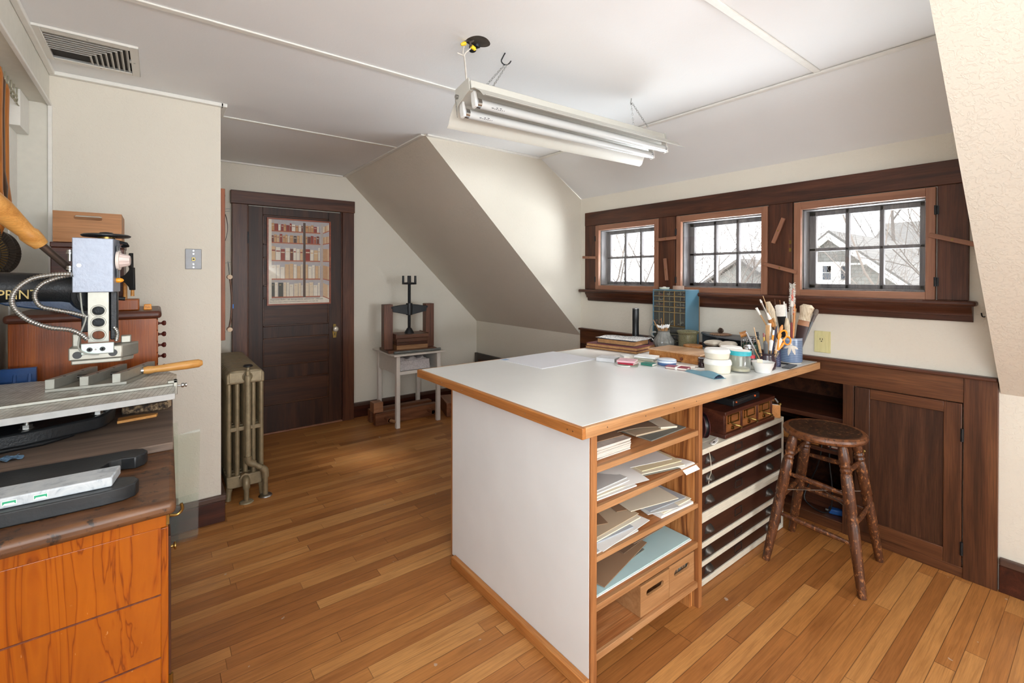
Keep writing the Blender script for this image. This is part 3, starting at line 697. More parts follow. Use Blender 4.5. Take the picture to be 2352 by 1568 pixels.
# ------------------------------------------------------------------ flat files under the table
CARC = plain('painted_cream_carcass', (214,207,190), .5, var=.05)
FFW = wood('flat_file_mahogany', (40,20,14), (60,32,22), (78,44,30), 'x', 1.0, .4, .3)
PULL = plain('tarnished_cup_pull', (86,82,78), .38, .8, .25)
def flat_file(label, z0, z1, drawers, group):
    o = thing('flat_file', label, 'cabinet', (2.323, 1.55, z0), group=group)
    y0, y1, x0, x1 = 1.126, 1.95, 1.899, 2.747
    c = MB().box(x0+.012, x1-.012, y0+.05, y1-.012, z0, z0+.01).box(x0+.012, x1-.012, y0+.05, y1-.012, z1-.012, z1).box(x0, x0+.012, y0+.0, y1, z0, z1).box(x1-.012, x1, y0+.0, y1, z0, z1).box(x0+.012, x1-.012, y1-.012, y1, z0, z1)
    edges = [z0]+[v for a, b in sorted(drawers) for v in (a, b)]+[z1]
    for i in range(0, len(edges), 2): c.box(x0+.012, x1-.012, y0, y0+.05, edges[i], edges[i+1])
    wpart('carcass', c, CARC, o, 'cream painted carcass', bevel=.0015)
    for a, b in sorted(drawers, reverse=True):
        d = wpart('drawer', MB().box(x0+.013, x1-.013, y0+.006, y0+.55, a+.001, b-.001), FFW, o, 'dark drawer front')
        zc = (a+b)/2
        for x in (1.99, 2.578):
            m = MB(); r = .030
            def cup(u, v):
                q = PI*u; w2 = .5+.5*math.sin(q); t = v
                return (x+r*math.copysign(abs(math.cos(q))**.55, math.cos(q))*(.72+.28*math.sin(t*PI/2)), y0+.005-.022*math.cos(t*PI/2)*(.35+.65*math.sin(q)), zc-.012+.032*math.sin(q)*(.25+.75*t))
            m.sheet(cup, 12, 6, .0012); m.box(x-r-.003, x+r+.003, y0+.004, y0+.007, zc-.014, zc-.008)
            wpart('cup_pull', m, PULL, d, smooth=60)
        lf = MB(); hw, hh = .034, min(.018, (b-a)*.34)
        lf.box(2.26-hw, 2.26+hw, y0+.003, y0+.007, zc+hh-.003, zc+hh).box(2.26-hw, 2.26+hw, y0+.003, y0+.007, zc-hh, zc-hh+.003).box(2.26-hw, 2.26-hw+.004, y0+.003, y0+.007, zc-hh, zc+hh).box(2.26+hw-.004, 2.26+hw, y0+.003, y0+.007, zc-hh, zc+hh)
        wpart('label_holder', lf, PULL, d)
    return o
flat_file('lower of two stacked flat files with dark drawers, standing on the floor under the table', .003, .3055, [(.194, .284), (.109, .171), (.028, .089)], 'stacked flat files')
flat_file('upper of two stacked flat files with dark drawers, the card drawer chest on it', .306, .612, [(.522, .588), (.441, .502), (.328, .420)], 'stacked flat files')
one('string', MB().tube(spl([(1.965, 1.122, .613), (1.962, 1.112, .59), (1.972, 1.112, .55), (1.962, 1.105, .51), (1.97, 1.118, .48), (1.962, 1.116, .455)], 6), .0012, 5), PAP['cream'], 'thin cream string hanging from the top left flat file drawer pull', 'string')
z = .6125
CATW = wood('card_catalog_wood', (56,26,17), (80,40,26), (102,56,36), 'x', 1.0, .4); CATD = wood('card_drawer_oak', (96,54,26), (132,80,42), (152,98,54), 'x', 1.6, .42)
o = thing('card_catalog', 'small dark wooden chest of three card drawers with brass pulls on the flat file', 'cabinet', (2.39, 1.29, z))
x0, x1, y0, y1, z1 = 2.14, 2.645, 1.142, 1.46, z+.128
wpart('plinth', MB().box(x0-.004, x1+.004, y0-.010, y1, z, z+.020), CATW, o, bevel=.003)
wpart('carcass', MB().box(x0, x0+.022, y0, y1, z+.020, z1-.018).box(x1-.014, x1, y0, y1, z+.020, z1-.018).box(x0, x1, y1-.012, y1, z+.02, z1-.018).box(2.306, 2.322, y0, y1, z+.02, z1-.018).box(2.470, 2.486, y0, y1, z+.02, z1-.018), CATW, o, bevel=.0015)
wpart('top', MB().box(x0-.006, x1+.006, y0-.010, y1, z1-.018, z1), CATW, o, bevel=.002)
for a, b in ((2.164, 2.304), (2.324, 2.468), (2.488, 2.629)):
    d = wpart('drawer', MB().box(a, b, y0+.004, y0+.29, z+.022, z1-.020), CATD, o, 'oak card drawer')
    c = (a+b)/2; m = MB(); f0, f1 = y0, y0+.005; za, zb = z+.062, z+.102
    for q in ((a+.016, b-.02, zb-.004, zb), (a+.016, b-.02, za, za+.004), (a+.016, a+.020, za, zb), (b-.024, b-.02, za, zb), (a+.040, a+.046, za, zb)): m.box(q[0], q[1], f0, f1, q[2], q[3])
    wpart('label_frame', m, BRASS, d)
    wpart('pull', MB().tube(spl([(c-.012, y0+.003, z+.056), (c-.004, y0-.022, z+.052), (c+.016, y0-.030, z+.044), (c+.026, y0-.020, z+.034)], 5), .0045, 8).cyl((c-.012, y0+.004, z+.038), (c-.012, y0-.004, z+.038), .009, n=12), BRASS, d)
o = thing('black_case', 'flat black device with small orange lights on the card drawer chest', 'device', (2.40, 1.245, z1+.0006), .03)
part('body', MB().box(-.145, .145, -.085, .10, 0, .030), BLACK, o, bevel=.004)
part('top_plate', MB().box(-.14, .14, -.08, .09, .030, .034), IRON, o, bevel=.002)
part('slider_strip', MB().box(-.10, .06, -.0875, -.085, .018, .022), STEEL, o)
OLED = plain('orange_lamp', (236,104,48), .4)
part('indicator', MB().cyl((.085, -.085, .020), (.085, -.089, .020), .005, n=10), OLED, o, 'small orange indicator'); part('indicator', MB().cyl((-.12, -.085, .020), (-.12, -.089, .020), .004, n=10), OLED, o)
TRY = wood('pine_tray', (168,104,50), (196,130,68), (210,150,88), 'x', 1.6, .45)
o = thing('wooden_tray', 'open pine box lined in black, jutting past the right end of the flat file', 'box', (2.735, 1.215, z), .55)
m = MB().box(-.075, .075, -.06, -.052, 0, .070).box(-.075, .075, .052, .06, 0, .070).box(-.075, -.067, -.052, .052, 0, .070).box(.067, .075, -.052, .052, 0, .070).box(-.067, .067, -.052, .052, 0, .006)
part('box', m, TRY, o, smooth=0)
part('lining', MB().box(-.066, .066, -.051, .051, .006, .055), BLACK, o, 'black lining')
part('rim', MB().box(-.0755, .0755, -.0605, -.0515, .070, .0715).box(-.0755, -.0665, -.0515, .0605, .070, .0715), PAP['white'], o, 'white rim strip')
part('knob', MB().lathe([(.009, 0), (.009, .010), (.005, .014), (0, .015)], (-.072, -.057, .0715), 12), BRASS, o)
o = thing('tape_roll', 'black and red ribbon reel standing on edge beside the card drawer chest', 'reel', (2.072, 1.215, z+.0615), rot=(PI/2, 0, 1.0))
part('flange', MB().lathe([(.030, -.012), (.060, -.012), (.061, -.009), (.030, -.009)], n=36).lathe([(.030, .009), (.061, .009), (.060, .012), (.030, .012)], n=36), plain('maroon_reel', (74,30,34), .4), o, 'maroon flange')
part('ribbon', MB().lathe([(.026, -.009), (.052, -.009), (.052, .009), (.026, .009)], n=32), BLACK, o, 'black ribbon')
part('hub', MB().lathe([(0, -.006), (.026, -.006), (.026, .008), (0, .008)], n=24), plain('lilac_hub', (126,110,132), .6), o, 'lilac hub')
o = thing('bone_folder', 'white plastic blade with a black slot lying in front of the ribbon reel', 'tool', (2.075, 1.147, z+.0006), .22)
part('blade', MB().prism([(-.05, -.010), (0, -.010), (.055, .004), (.055, .008), (0, .010), (-.05, .010), (-.058, 0)], 'xy', 0, .004), PAP['white'], o, bevel=.001)
part('slot', MB().box(-.035, -.015, -.003, .003, .0038, .0045), BLACK, o)
sheet(z+.0005, 1.945, 1.165, .05, .03, .9, 'white', 'white paper slip at the left front corner of the flat file top', .001, name='paper_scrap')

# ------------------------------------------------------------------ things in the dark recess beside the stool
o = one('wooden_box', MB().box(3.02, 3.30, 1.05, 1.27, .4155, .475), TRY, 'pale wooden box on the middle shelf of the dark recess', 'box', bevel=.002)
for k, (c, l) in enumerate((((192,60,50), 'red book at the bottom of the small pile in the dark recess'), ((220,212,200), 'white book in the middle of the small pile in the dark recess'), ((190,80,66), 'faded red book on top of the small pile in the dark recess'))):
    bk = thing('book', l, 'book', (3.10, .965, .4157+.0145*k), .02*k, 'books in the dark recess')
    part('cover', MB().box(-.07, .07, -.045, .045, 0, .002).box(-.07, .07, -.045, .045, .012, .014).box(.068, .07, -.045, .045, 0, .014), plain('book_cover_%d' % k, c, .6), bk); part('pages', MB().box(-.068, .067, -.043, .043, .002, .012), PAP['cream'], bk)
one('cable', MB().tube(spl([(3.04, 1.04, .50), (3.0, 1.03, .40), (3.0, 1.05, .30), (3.02, 1.09, .2), (2.985, 1.11, .10), (2.975, 1.03, .060), (2.985, .98, .085), (2.985, .97, .2), (3.0, .99, .36), (3.02, .985, .47)], 7), .004, 8), BLACK, 'black cable looping down inside the dark recess', 'cable', smooth=60)
o = thing('plug', 'blue plug lying on the ledge of the dark recess', 'plug', (3.03, .965, .0530), .3)
part('body', MB().box(-.02, .02, -.035, .035, 0, .028), plain('blue_plastic', (32,92,168), .4), o, bevel=.005); part('prong', MB().box(-.006, -.002, .035, .05, .010, .018), STEEL, o); part('prong', MB().box(.002, .006, .035, .05, .010, .018), STEEL, o)

# ------------------------------------------------------------------ stool
STW = worn('worn_stool_leg', (46,24,13), (78,43,23), (104,61,34), (160,104,60), 'z', .58, 2.4)
STS = worn('worn_stool_seat', (30,19,14), (46,29,20), (66,43,30), (128,86,54), 'x', .58, 2.2)
STR = worn('worn_stool_rim', (72,40,22), (112,68,40), (134,86,52), (62,36,22), 'x', .58, 2.2)
o = thing('stool', 'old round wooden stool with worn turned legs beside the cupboard door', 'stool', (2.575, .872, 0), .0)
sz = .648
part('seat', MB().lathe([(0, sz-.03), (.140, sz-.03), (.1485, sz-.0012), (.142, sz-.003), (.10, sz-.009), (0, sz-.011)], n=48), STS, o, 'dark worn dished seat')
part('seat_rim', MB().lathe([(0, sz-.032), (.147, sz-.031), (.149, sz-.0012), (.153, sz), (.164, sz-.001), (.172, sz-.008), (.174, sz-.018), (.169, sz-.029), (.156, sz-.036), (.10, sz-.041), (0, sz-.0412)][::-1], n=48), STR, o, 'rubbed pale rim')
feet = [(-.205, .178), (-.165, -.203), (.222, -.165), (.175, .212)]; tops = [(-.105, .095), (-.095, -.105), (.105, -.095), (.10, .105)]
def leg_pt(i, z):
    k = z/(sz-.035); return Vector((feet[i][0]+(tops[i][0]-feet[i][0])*k, feet[i][1]+(tops[i][1]-feet[i][1])*k, z))
LP = [(0, .017), (.05, .0185), (.16, .0215), (.29, .0235), (.305, .0205), (.315, .0235), (.325, .0205), (.335, .0240), (.44, .0245), (.49, .0230), (.497, .0195), (.507, .0235), (.517, .0195), (.527, .0235), (.537, .0195), (.547, .0230), (.60, .0195), (.612, .0165)]
for i in range(4): part('leg', MB().tube([leg_pt(i, z) for z, r in LP], [r for z, r in LP], 14), STW, o)
def rung(i, j, z1, z2, r=.0115):
    a, b = leg_pt(i, z1), leg_pt(j, z2); pts = [a.lerp(b, t) for t in (0, .08, .3, .5, .7, .92, 1)]
    part('rung', MB().tube(pts, [r*.62, r*.75, r, r*1.12, r, r*.75, r*.62], 10), STW, o)
rung(0, 1, .43, .405); rung(0, 1, .235, .205); rung(3, 2, .46, .455); rung(3, 2, .27, .25); rung(0, 3, .50, .53); rung(0, 3, .30, .32); rung(1, 2, .50, .49); rung(1, 2, .28, .275)
for i, j in ((0, 2), (1, 3)): part('wire_brace', MB().tube([leg_pt(i, .345), leg_pt(j, .345)], .0022, 6), STEEL, o)
# ------------------------------------------------------------------ on the work table
Z0 = TZ+.0005
MATM = NT('translucent_cutting_mat'); _v = MATM.coord(); _b = MATM.n('ShaderNodeTexBrick'); MATM.l(_v, _b.inputs['Vector'])
_b.offset = 0; _b.inputs['Scale'].default_value = 1; _b.inputs['Brick Width'].default_value = .025; _b.inputs['Row Height'].default_value = .025; _b.inputs['Mortar Size'].default_value = .0007
for k, c in (('Color1', (228,228,234)), ('Color2', (228,228,234)), ('Mortar', (206,208,218))): _b.inputs[k].default_value = lin(c)
MATM.set(col=_b.outputs[0], rough=.45); MATM = MATM.mat
o = thing('cutting_mat', 'translucent white cutting mat with a faint grid lying on the work table', 'cutting mat', (1.762, 1.968, Z0), .06)
part('mat', MB().box(-.218, .218, -.172, .172, 0, .002), MATM, o, smooth=0)
part('blue_mark', MB().box(-.212, -.175, .130, .165, .002, .0023), plain('blue_print', (150,178,206), .5), o, 'blue printed corner mark')
def book(label, c, rz, w, d, h, cov, pg=None, t=.0022, ov=.004, group=None, spine='x', rag=0):
    b = thing('book', label, 'book', c, rz, group)
    m = MB().box(-w/2, w/2, -d/2, d/2, 0, t).box(-w/2, w/2, -d/2, d/2, h-t, h).box(w/2-t, w/2, -d/2, d/2, 0, h)
    part('cover', m, cov, b, bevel=.0006)
    part('pages', MB().box(-w/2+ov, w/2-t, -d/2+ov, d/2-ov, t, h-t), pg or EDGEP, b, smooth=0)
    return b
AGED = plain('aged_page_edges', (176,132,86), .85, var=.18, vs=60); MARO = plain('maroon_cloth', (112,56,58), .6); BRN = plain('brown_leather', (92,54,36), .55, var=.2); NAVY = plain('navy_cloth', (40,46,72), .6)
NEWS = NT('newsprint'); _f = NEWS.noise(NEWS.coord((1, 2.5, 1)), 60, 4, .7); NEWS.set(col=NEWS.ramp(_f, [(.40, (120,120,124)), (.5, (206,206,206)), (.62, (236,235,232))]), rough=.8); NEWS = NEWS.mat
bz = .155
book('large brown book at the bottom of the stack beside the black cylinder', (2.440, 1.985, Z0), bz, .335, .375, .0165, BRN, AGED)
book('large maroon book in the middle of the stack beside the black cylinder', (2.437, 1.985, Z0+.0168), bz+.02, .325, .365, .0185, MARO, AGED)
book('thick navy book with tanned pages on top of the maroon book', (2.418, 1.975, Z0+.0356), bz-.02, .182, .275, .030, NAVY, AGED)
one('newspaper', MB().sheet(lambda u, v: ((u-.5)*.20, (v-.5)*.295, .0022+.004*math.sin(u*7+v*4)*u+.003*math.sin(v*9)*v*v), 10, 12, .0006), NEWS, 'torn newsprint wrapper lying on the thick navy book', 'paper', (2.420, 1.972, Z0+.0680), bz+.03, smooth=60)
sheet(Z0+.0356, 2.565, 1.99, .045, .16, .3, 'white', 'white sheet of paper tucked on the maroon book by the navy book', .001, name='paper_sheet')
o = thing('speaker', 'slim black cylinder standing behind the stack of books', 'speaker', (2.655, 2.055, Z0))
part('body', MB().lathe([(.0215, 0), (.0225, .003), (.0225, .085), (.022, .087), (.022, .166), (.0225, .168), (.0225, .246), (.021, .250), (0, .2502)], n=28), BLACK, o)
part('top_ring', MB().torus((0, 0, .248), .0208, .0018, 28, 6), CHROME, o, 'silver top ring')
o = thing('lamp_arm', 'black jointed arm with a brown wooden grip lying beside the blue drawer cabinet', 'tool', (2.66, 1.955, Z0))
part('rod', MB().tube([(.005, .075, .062), (.055, -.005, .030)], .005, 8), BLACK, o); part('grip', MB().tube([(-.075, -.012, .022), (-.03, -.014, .024), (-.005, -.014, .030)], [.017, .020, .018], 14), wood('grip_wood', (84,46,28), (106,62,40), (126,78,52), 'x', 2), o, 'brown wooden grip')
part('joint', MB().tube([(-.010, -.014, .030), (.005, -.014, .034), (.03, -.006, .040)], [.022, .028, .024], 14), BLACK, o)
part('ring', MB().torus((.005, -.014, .034), .026, .004, 20, 6, (1, 0, .2)), STEEL, o)
# blue small parts cabinet
BLUE = plain('blue_enamel', (80,120,140), .38, var=.04, vs=3); BACKB = plain('hardboard', (132,108,78), .7); CLEAR = glass('smoky_drawer_plastic', (220,220,212), .8, .05); AMB = plain('ochre_divider', (176,132,62), .5); INNER = plain('cabinet_inside', (70,70,64), .7)
X0, X1, Y0, Y1, H = 2.752, 2.905, 1.728, 1.985, .382
o = thing('parts_cabinet', 'blue metal cabinet of small clear drawers standing against the wall under the windows', 'cabinet', (2.83, 1.857, Z0))
z = Z0
wpart('shell', MB().box(X0, X1, Y0, Y0+.006, z, z+H).box(X0, X1, Y1-.006, Y1, z, z+H).box(X0, X1, Y0+.006, Y1-.006, z+H-.006, z+H).box(X0, X1, Y0+.006, Y1-.006, z, z+.006), BLUE, o, bevel=.001)
wpart('back', MB().box(X1, X1+.004, Y0-.003, Y1+.003, z, z+H), BACKB, o, 'brown hardboard back')
wpart('inside', MB().box(X1-.02, X1, Y0+.006, Y1-.006, z+.006, z+H-.006), INNER, o)
rows = [(.374, .341), (.338, .305), (.302, .269), (.266, .233), (.230, .142)]
wy = (Y1-Y0-.012)/3
divs = MB()
for k in (1, 2): divs.box(X0+.002, X1-.02, Y0+.006+wy*k-.002, Y0+.006+wy*k+.002, z+.138, z+H-.006)
wpart('divider', divs, AMB, o, 'ochre dividers')
for a, b in rows+[(.137, .092), (.089, .048), (.045, .010)]: wpart('tray', MB().box(X0+.004, X1-.02, Y0+.006, Y1-.006, z+b-.0028, z+b-.0014), AMB if b > .138 else INNER, o)
rr = random.Random(4); CONT = [plain('bits_%d' % i, c, .5, var=.3, vs=160) for i, c in enumerate([(188,180,172), (206,196,178), (196,120,110), (224,168,52), (120,100,86), (214,208,200)])]
def clear_drawer(ya, yb, za, zb, k):
    d = wpart('drawer', MB().box(X0+.003, X0+.005, ya, yb, za, zb).box(X0+.003, X1-.05, ya, ya+.0015, za, zb).box(X0+.003, X1-.05, yb-.0015, yb, za, zb).box(X0+.003, X1-.05, ya, yb, za, za+.0012), CLEAR, o, smooth=0)
    wpart('lip', MB().box(X0-.004, X0+.005, ya, yb, zb-.004, zb).box(X0+.0015, X0+.0035, (ya+yb)/2-.006, (ya+yb)/2-.002, za+.004, zb-.006), plain('drawer_lip_%d' % k, (126,120,100), .4), d)
    if k % 4 != 3:
        m = MB()
        for _ in range(5): m.ball((X0+.015+rr.random()*.03, rr.uniform(ya+.010, yb-.010), za+.006+rr.random()*(zb-za)*.25), (.006, rr.uniform(.005, .009), rr.uniform(.004, .007)), 8)
        wpart('contents', m, CONT[k % 6], d)
k = 0
for b, a in rows:
    for c in range(3): clear_drawer(Y0+.0085+wy*c, Y0+.0035+wy*(c+1), z+a, z+b, k); k += 1
for b, a in ((.135, .094), (.087, .050), (.043, .012)): clear_drawer(Y0+.009, Y1-.009, z+a, z+b, k); k += 1
o = thing('soap_dish', 'pale green dish on top of the blue cabinet', 'dish', (2.80, 1.925, z+H+.0005))
part('dish', MB().lathe([(0, 0), (.030, 0), (.036, .014), (.034, .014), (.028, .003), (0, .003)], n=28), plain('pale_green_china', (206,210,192), .25), o); part('soap', MB().ball((0, 0, .011), (.018, .013, .008), 12), PAP['white'], o)
one('tape_roll', MB().lathe([(.024, 0), (.036, 0), (.036, .026), (.024, .026), (.024, 0)], n=32), plain('brown_tape', (166,138,120), .5), 'roll of brown tape lying on top of the blue cabinet', 'tape', (2.80, 1.815, z+H+.0005))
o = thing('wall_outlet', 'cream wall outlet with a white adapter plugged in, left of the blue cabinet', 'outlet', (XW-.0005, 2.035, 1.06))
part('plate', MB().box(-.006, 0, -.036, .036, -.058, .058), plain('cream_plastic', (222,212,170), .4), o, bevel=.003); part('adapter', MB().box(-.045, -.006, -.022, .034, -.055, .015), PAP['white'], o, bevel=.008)
part('cord', MB().tube(spl([(-.04, .03, -.02), (-.05, .07, -.03), (-.04, .10, -.08), (-.035, .10, -.118)], 6), .0015, 6), PAP['grey'], o)
# pitcher with cotton swabs
GLAZE = plain('grey_salt_glaze', (128,128,124), .16, var=.22, vs=30)
VX, VY = 2.600, 1.790
o = thing('pitcher', 'ribbed grey glazed pitcher full of cotton swabs in front of the blue cabinet', 'pitcher', (VX, VY, Z0))
part('body', MB().lathe([(0, 0), (.040, 0), (.055, .014), (.065, .040), (.062, .062), (.048, .085), (.038, .102), (.036, .116), (.041, .123), (.038, .123), (.032, .112), (.034, .10), (.058, .06), (.060, .04), (.04, .010), (0, .008)], n=64, fn=lambda q, zz: 1+(.035*math.sin(q*18+zz*30) if .03 < zz < .112 else 0)), GLAZE, o)
part('handle', MB().tube(spl([(-.032, .036, .112), (-.046, .052, .110), (-.050, .056, .094), (-.040, .046, .080)], 5), .006, 8), GLAZE, o)
SWT = plain('cotton', (240,240,240), .9); SWS = wood('swab_stick', (190,138,84), (212,160,104), (226,180,126), 'z', 3)
rr = random.Random(2)
def swab(px, py, tx, ty, zt, cotton=True):
    s = thing('cotton_swab', 'cotton swab standing with many others in the ribbed grey pitcher' if cotton else 'bare wooden stick poking up above the cotton swabs in the grey pitcher', 'swab', (VX+px, VY+py, Z0+.030), group='cotton swabs in the grey pitcher' if cotton else 'sticks in the grey pitcher')
    d = Vector((tx-px, ty-py, zt-.030))
    part('stick', MB().tube([(0, 0, 0), d*.93 if cotton else d], .0013, 6), SWS, s)
    if cotton: part('tip', MB().tube([d*.86, d*.89, d*.96, d], [.0015, .0034, .0042, .002], 8), SWT, s)
for i in range(20):
    a = 2*PI*i/20+rr.uniform(-.1, .1); k = rr.uniform(.3, 1)
    swab(-.010*math.cos(a), -.010*math.sin(a), .043*k*math.cos(a)*(1.15 if i % 5 == 0 else .9), .043*k*math.sin(a)*(1.15 if i % 5 == 0 else .9), rr.uniform(.150, .164))
for a, zt in ((2.2, .190), (2.5, .185), (2.9, .205)): swab(.01, -.006, .030*math.cos(a)-.008, .052*math.sin(a)+(.02 if zt < .2 else -.018), zt, False)
# olive pot
OLV = NT('olive_speckled_glaze'); _f = OLV.noise(OLV.coord(), 260, 2); OLV.set(col=OLV.ramp(_f, [(.33, (44,40,30)), (.38, (104,100,74)), (.7, (122,118,90))]), rough=.2); OLV = OLV.mat
one('pot', MB().lathe([(0, 0), (.052, 0), (.056, .006), (.056, .108), (.061, .114), (.067, .122), (.068, .127), (.064, .130), (.060, .126), (.052, .112), (.051, .01), (0, .008)], n=48), OLV, 'speckled olive stoneware pot in front of the blue cabinet', 'pot', (2.655, 1.655, Z0))
# grey riser with coaster and pine cone
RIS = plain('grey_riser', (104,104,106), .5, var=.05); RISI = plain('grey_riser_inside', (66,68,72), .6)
o = thing('desk_riser', 'low grey curved shelf standing against the wall under the windows', 'shelf', (2.82, 1.52, Z0))
cur = [(2.912, 1.345), (2.722, 1.345), (2.730, 1.43), (2.752, 1.52), (2.795, 1.61), (2.87, 1.69), (2.912, 1.705)]
wpart('top', MB().prism(cur, 'xy', Z0+.094, Z0+.104), RIS, o, bevel=.001)
for y in (1.36, 1.52): wpart('leg', MB().box(2.775, 2.90, y, y+.012, Z0, Z0+.094), RISI, o)
wpart('back', MB().box(2.90, 2.912, 1.345, 1.70, Z0, Z0+.094), RISI, o)
wpart('shelf', MB().box(2.80, 2.90, 1.372, 1.52, Z0+.045, Z0+.05), RISI, o)
CO = NT('woven_coaster'); _w = CO.n('ShaderNodeTexChecker'); CO.l(CO.coord(), _w.inputs['Vector']); _w.inputs['Scale'].default_value = 150; _w.inputs['Color1'].default_value = lin((176,140,110)); _w.inputs['Color2'].default_value = lin((120,86,66)); CO.set(col=_w.outputs[0], rough=.8); CO = CO.mat
zr = Z0+.1045
one('coaster', MB().lathe([(0, 0), (.060, 0), (.066, .004), (.058, .008), (0, .009)], n=60, fn=lambda q, zz: 1+.03*math.sin(q*30)), CO, 'round woven coaster on the grey curved shelf', 'coaster', (2.822, 1.53, zr))
o = thing('pine_cone', 'small brown pine cone on the woven coaster', 'pine cone', (2.822, 1.53, zr+.0095)); m = MB()
for i in range(46):
    t = i/46; a = i*2.399; r = .014*math.sin(PI*(.16+.80*t))+.001; zz = .003+.030*t
    m.M = Matrix.Translation((r*math.cos(a), r*math.sin(a), zz)) @ Matrix.Rotation(a, 4, 'Z') @ Matrix.Rotation(-.5, 4, 'Y'); m.ball((0, 0, 0), (.0052, .0042, .0016), 8)
m.M = None
part('scales', m, plain('cone_brown', (84,62,48), .7, var=.3, vs=200), o); part('core', MB().ball((0, 0, .017), (.010, .010, .017), 10), plain('cone_core', (50,36,28), .8), o)
# flat wooden box with a knob
HON = wood('honey_plywood', (150,92,44), (186,124,66), (206,148,90), 'x', 1.2, .35, .35, 1.2); HONT = wood('honey_ply_top', (186,140,100), (206,162,122), (220,180,142), 'x', 1.0, .32, .2, 1.2)
o = thing('wooden_box', 'flat honey coloured wooden box with dovetails and a small knob', 'box', (2.39, 1.515, Z0), .03)
part('body', MB().box(-.105, .105, -.157, .157, 0, .046), HON, o, bevel=.0015); part('lid', MB().box(-.109, .109, -.161, .161, .046, .053), HONT, o, 'pale top', bevel=.0015)
part('knob', MB().lathe([(.004, 0), (.004, .004), (.009, .007), (.009, .011), (0, .013)], (-.105, -.055, .020), 14, axis=(-1, 0, 0)), wood('box_knob', (84,40,22), (108,56,32), (120,66,40), 'z', 2), o)
m = MB()
for i in range(5): m.box(-.1056, -.1040, -.157, -.145, .003+.0088*i, .0075+.0088*i)
part('dovetails', m, DARKX, o)
part('shadow_strip', MB().prism([(-.108, -.05), (-.108, .157), (-.105, .157), (-.105, -.05)], 'xy', 0, .004), DARKX, o)  # thin dark strip standing in for shadow at the box foot
one('wooden_disc', MB().lathe([(0, 0), (.052, 0), (.055, .004), (.055, .056), (.052, .060), (0, .060)], n=40), HON, 'round pale wooden block behind the flat wooden box', 'block', (2.567, 1.565, Z0), bevel=.001)
CANV = plain('canvas', (214,204,188), .85, var=.06, bump=.3, bs=300); CANVD = plain('dark_canvas', (112,94,76), .85, var=.12, bump=.3, bs=300)
def bag(x, y, z, rz, a, b, h, mat, label):
    def f(p): return 1+.06*math.sin(p[0]*5+p[1]*3)
    mb = MB(); n = 14
    def fn(u, v, s):
        e = max(0, 1-(2*u-1)**4)**.5*max(0, 1-(2*v-1)**4)**.5
        return ((u-.5)*a*(1+.06*math.sin(v*6)), (v-.5)*b*(1+.05*math.sin(u*5)), h*.5+s*h*.5*e)
    vs = []; fs = []
    for s in (1, -1):
        for i in range(n+1):
            for j in range(n+1): vs.append(fn(i/n, j/n, s))
    N = (n+1)**2
    for i in range(n):
        for j in range(n):
            q = i*(n+1)+j; fs += [(q, q+n+1, q+n+2, q+1), (N+q, N+q+1, N+q+n+2, N+q+n+1)]
    mb.add(vs, fs); one('bean_bag', mb, mat, label, 'bag', (x, y, z), rz, 'small weighted bags on the table', smooth=70)
bag(2.640, 1.475, Z0, .2, .085, .07, .030, CANVD, 'brown weighted bag at the bottom of the left pile of bags'); bag(2.637, 1.475, Z0+.0302, .1, .09, .072, .030, CANVD, 'tan weighted bag in the middle of the left pile of bags'); bag(2.640, 1.474, Z0+.0604, -.1, .10, .076, .032, CANV, 'pale weighted bag on top of the left pile of bags')
bag(2.655, 1.393, Z0, .1, .09, .076, .052, CANVD, 'brown weighted bag at the bottom of the right pile of bags'); bag(2.655, 1.393, Z0+.0522, .15, .105, .080, .040, CANV, 'pale weighted bag on top of the right pile of bags')
# plastic tubs and jars
TUB = plain('milky_plastic', (222,214,196), .35, var=.05); LID = plain('white_lid', (238,236,230), .3, var=.02)
def tub(x, y, z, r, h, label):
    o = thing('plastic_tub', label, 'tub', (x, y, z), group='white plastic tubs')
    part('body', MB().lathe([(0, 0), (r*.84, 0), (r*.90, .004), (r*.95, h*.6), (r*.96, h*.66), (0, h*.66)], n=40), TUB, o)
    part('lid', MB().lathe([(0, h*.62), (r*.99, h*.62), (r, h*.66), (r*.985, h*.80), (r*.93, h*.93), (r*.86, h), (r*.80, h*.985), (r*.74, h*.995), (0, h)], n=40), LID, o, 'white snap lid')
tub(2.200, 1.208, Z0, .065, .067, 'lower of two stacked white plastic tubs'); tub(2.198, 1.210, Z0+.0675, .061, .048, 'upper of two stacked white plastic tubs'); tub(2.42, 1.255, Z0, .060, .100, 'tall white plastic tub behind the two stacked tubs')
JAR = glass('jar_plastic', (236,238,232), 1.0, .10)
o = thing('plastic_jar', 'clear plastic jar with a teal lid beside the stacked tubs', 'jar', (2.302, 1.147, Z0))
part('jar', MB().lathe([(0, 0), (.043, 0), (.047, .004), (.047, .080), (.045, .084), (.0435, .080), (.0435, .006), (0, .004)], n=40), JAR, o); part('lid', MB().lathe([(0, .0835), (.0505, .0835), (.0505, .102), (.049, .104), (.044, .1045), (0, .1045)], n=40), plain('teal_lid', (52,166,178), .35, var=.03), o, 'teal screw lid')
part('lid_top', MB().lathe([(0, .1046), (.046, .1046), (.046, .1053), (0, .1055)], n=40), LID, o, 'white lid top'); part('water', MB().lathe([(0, .0065), (.0425, .0065), (.0425, .018), (0, .018)], n=40), plain('cream_paste', (212,196,166), .5), o, 'cream residue')
o = thing('plastic_jar', 'small jar with a red lid behind the teal lidded jar', 'jar', (2.400, 1.143, Z0)); part('jar', MB().lathe([(0, 0), (.019, 0), (.021, .003), (.021, .058), (0, .058)], n=28), JAR, o); part('lid', MB().lathe([(0, .058), (.022, .058), (.022, .072), (0, .073)], n=28), plain('red_lid', (186,44,56), .35), o, 'red lid')
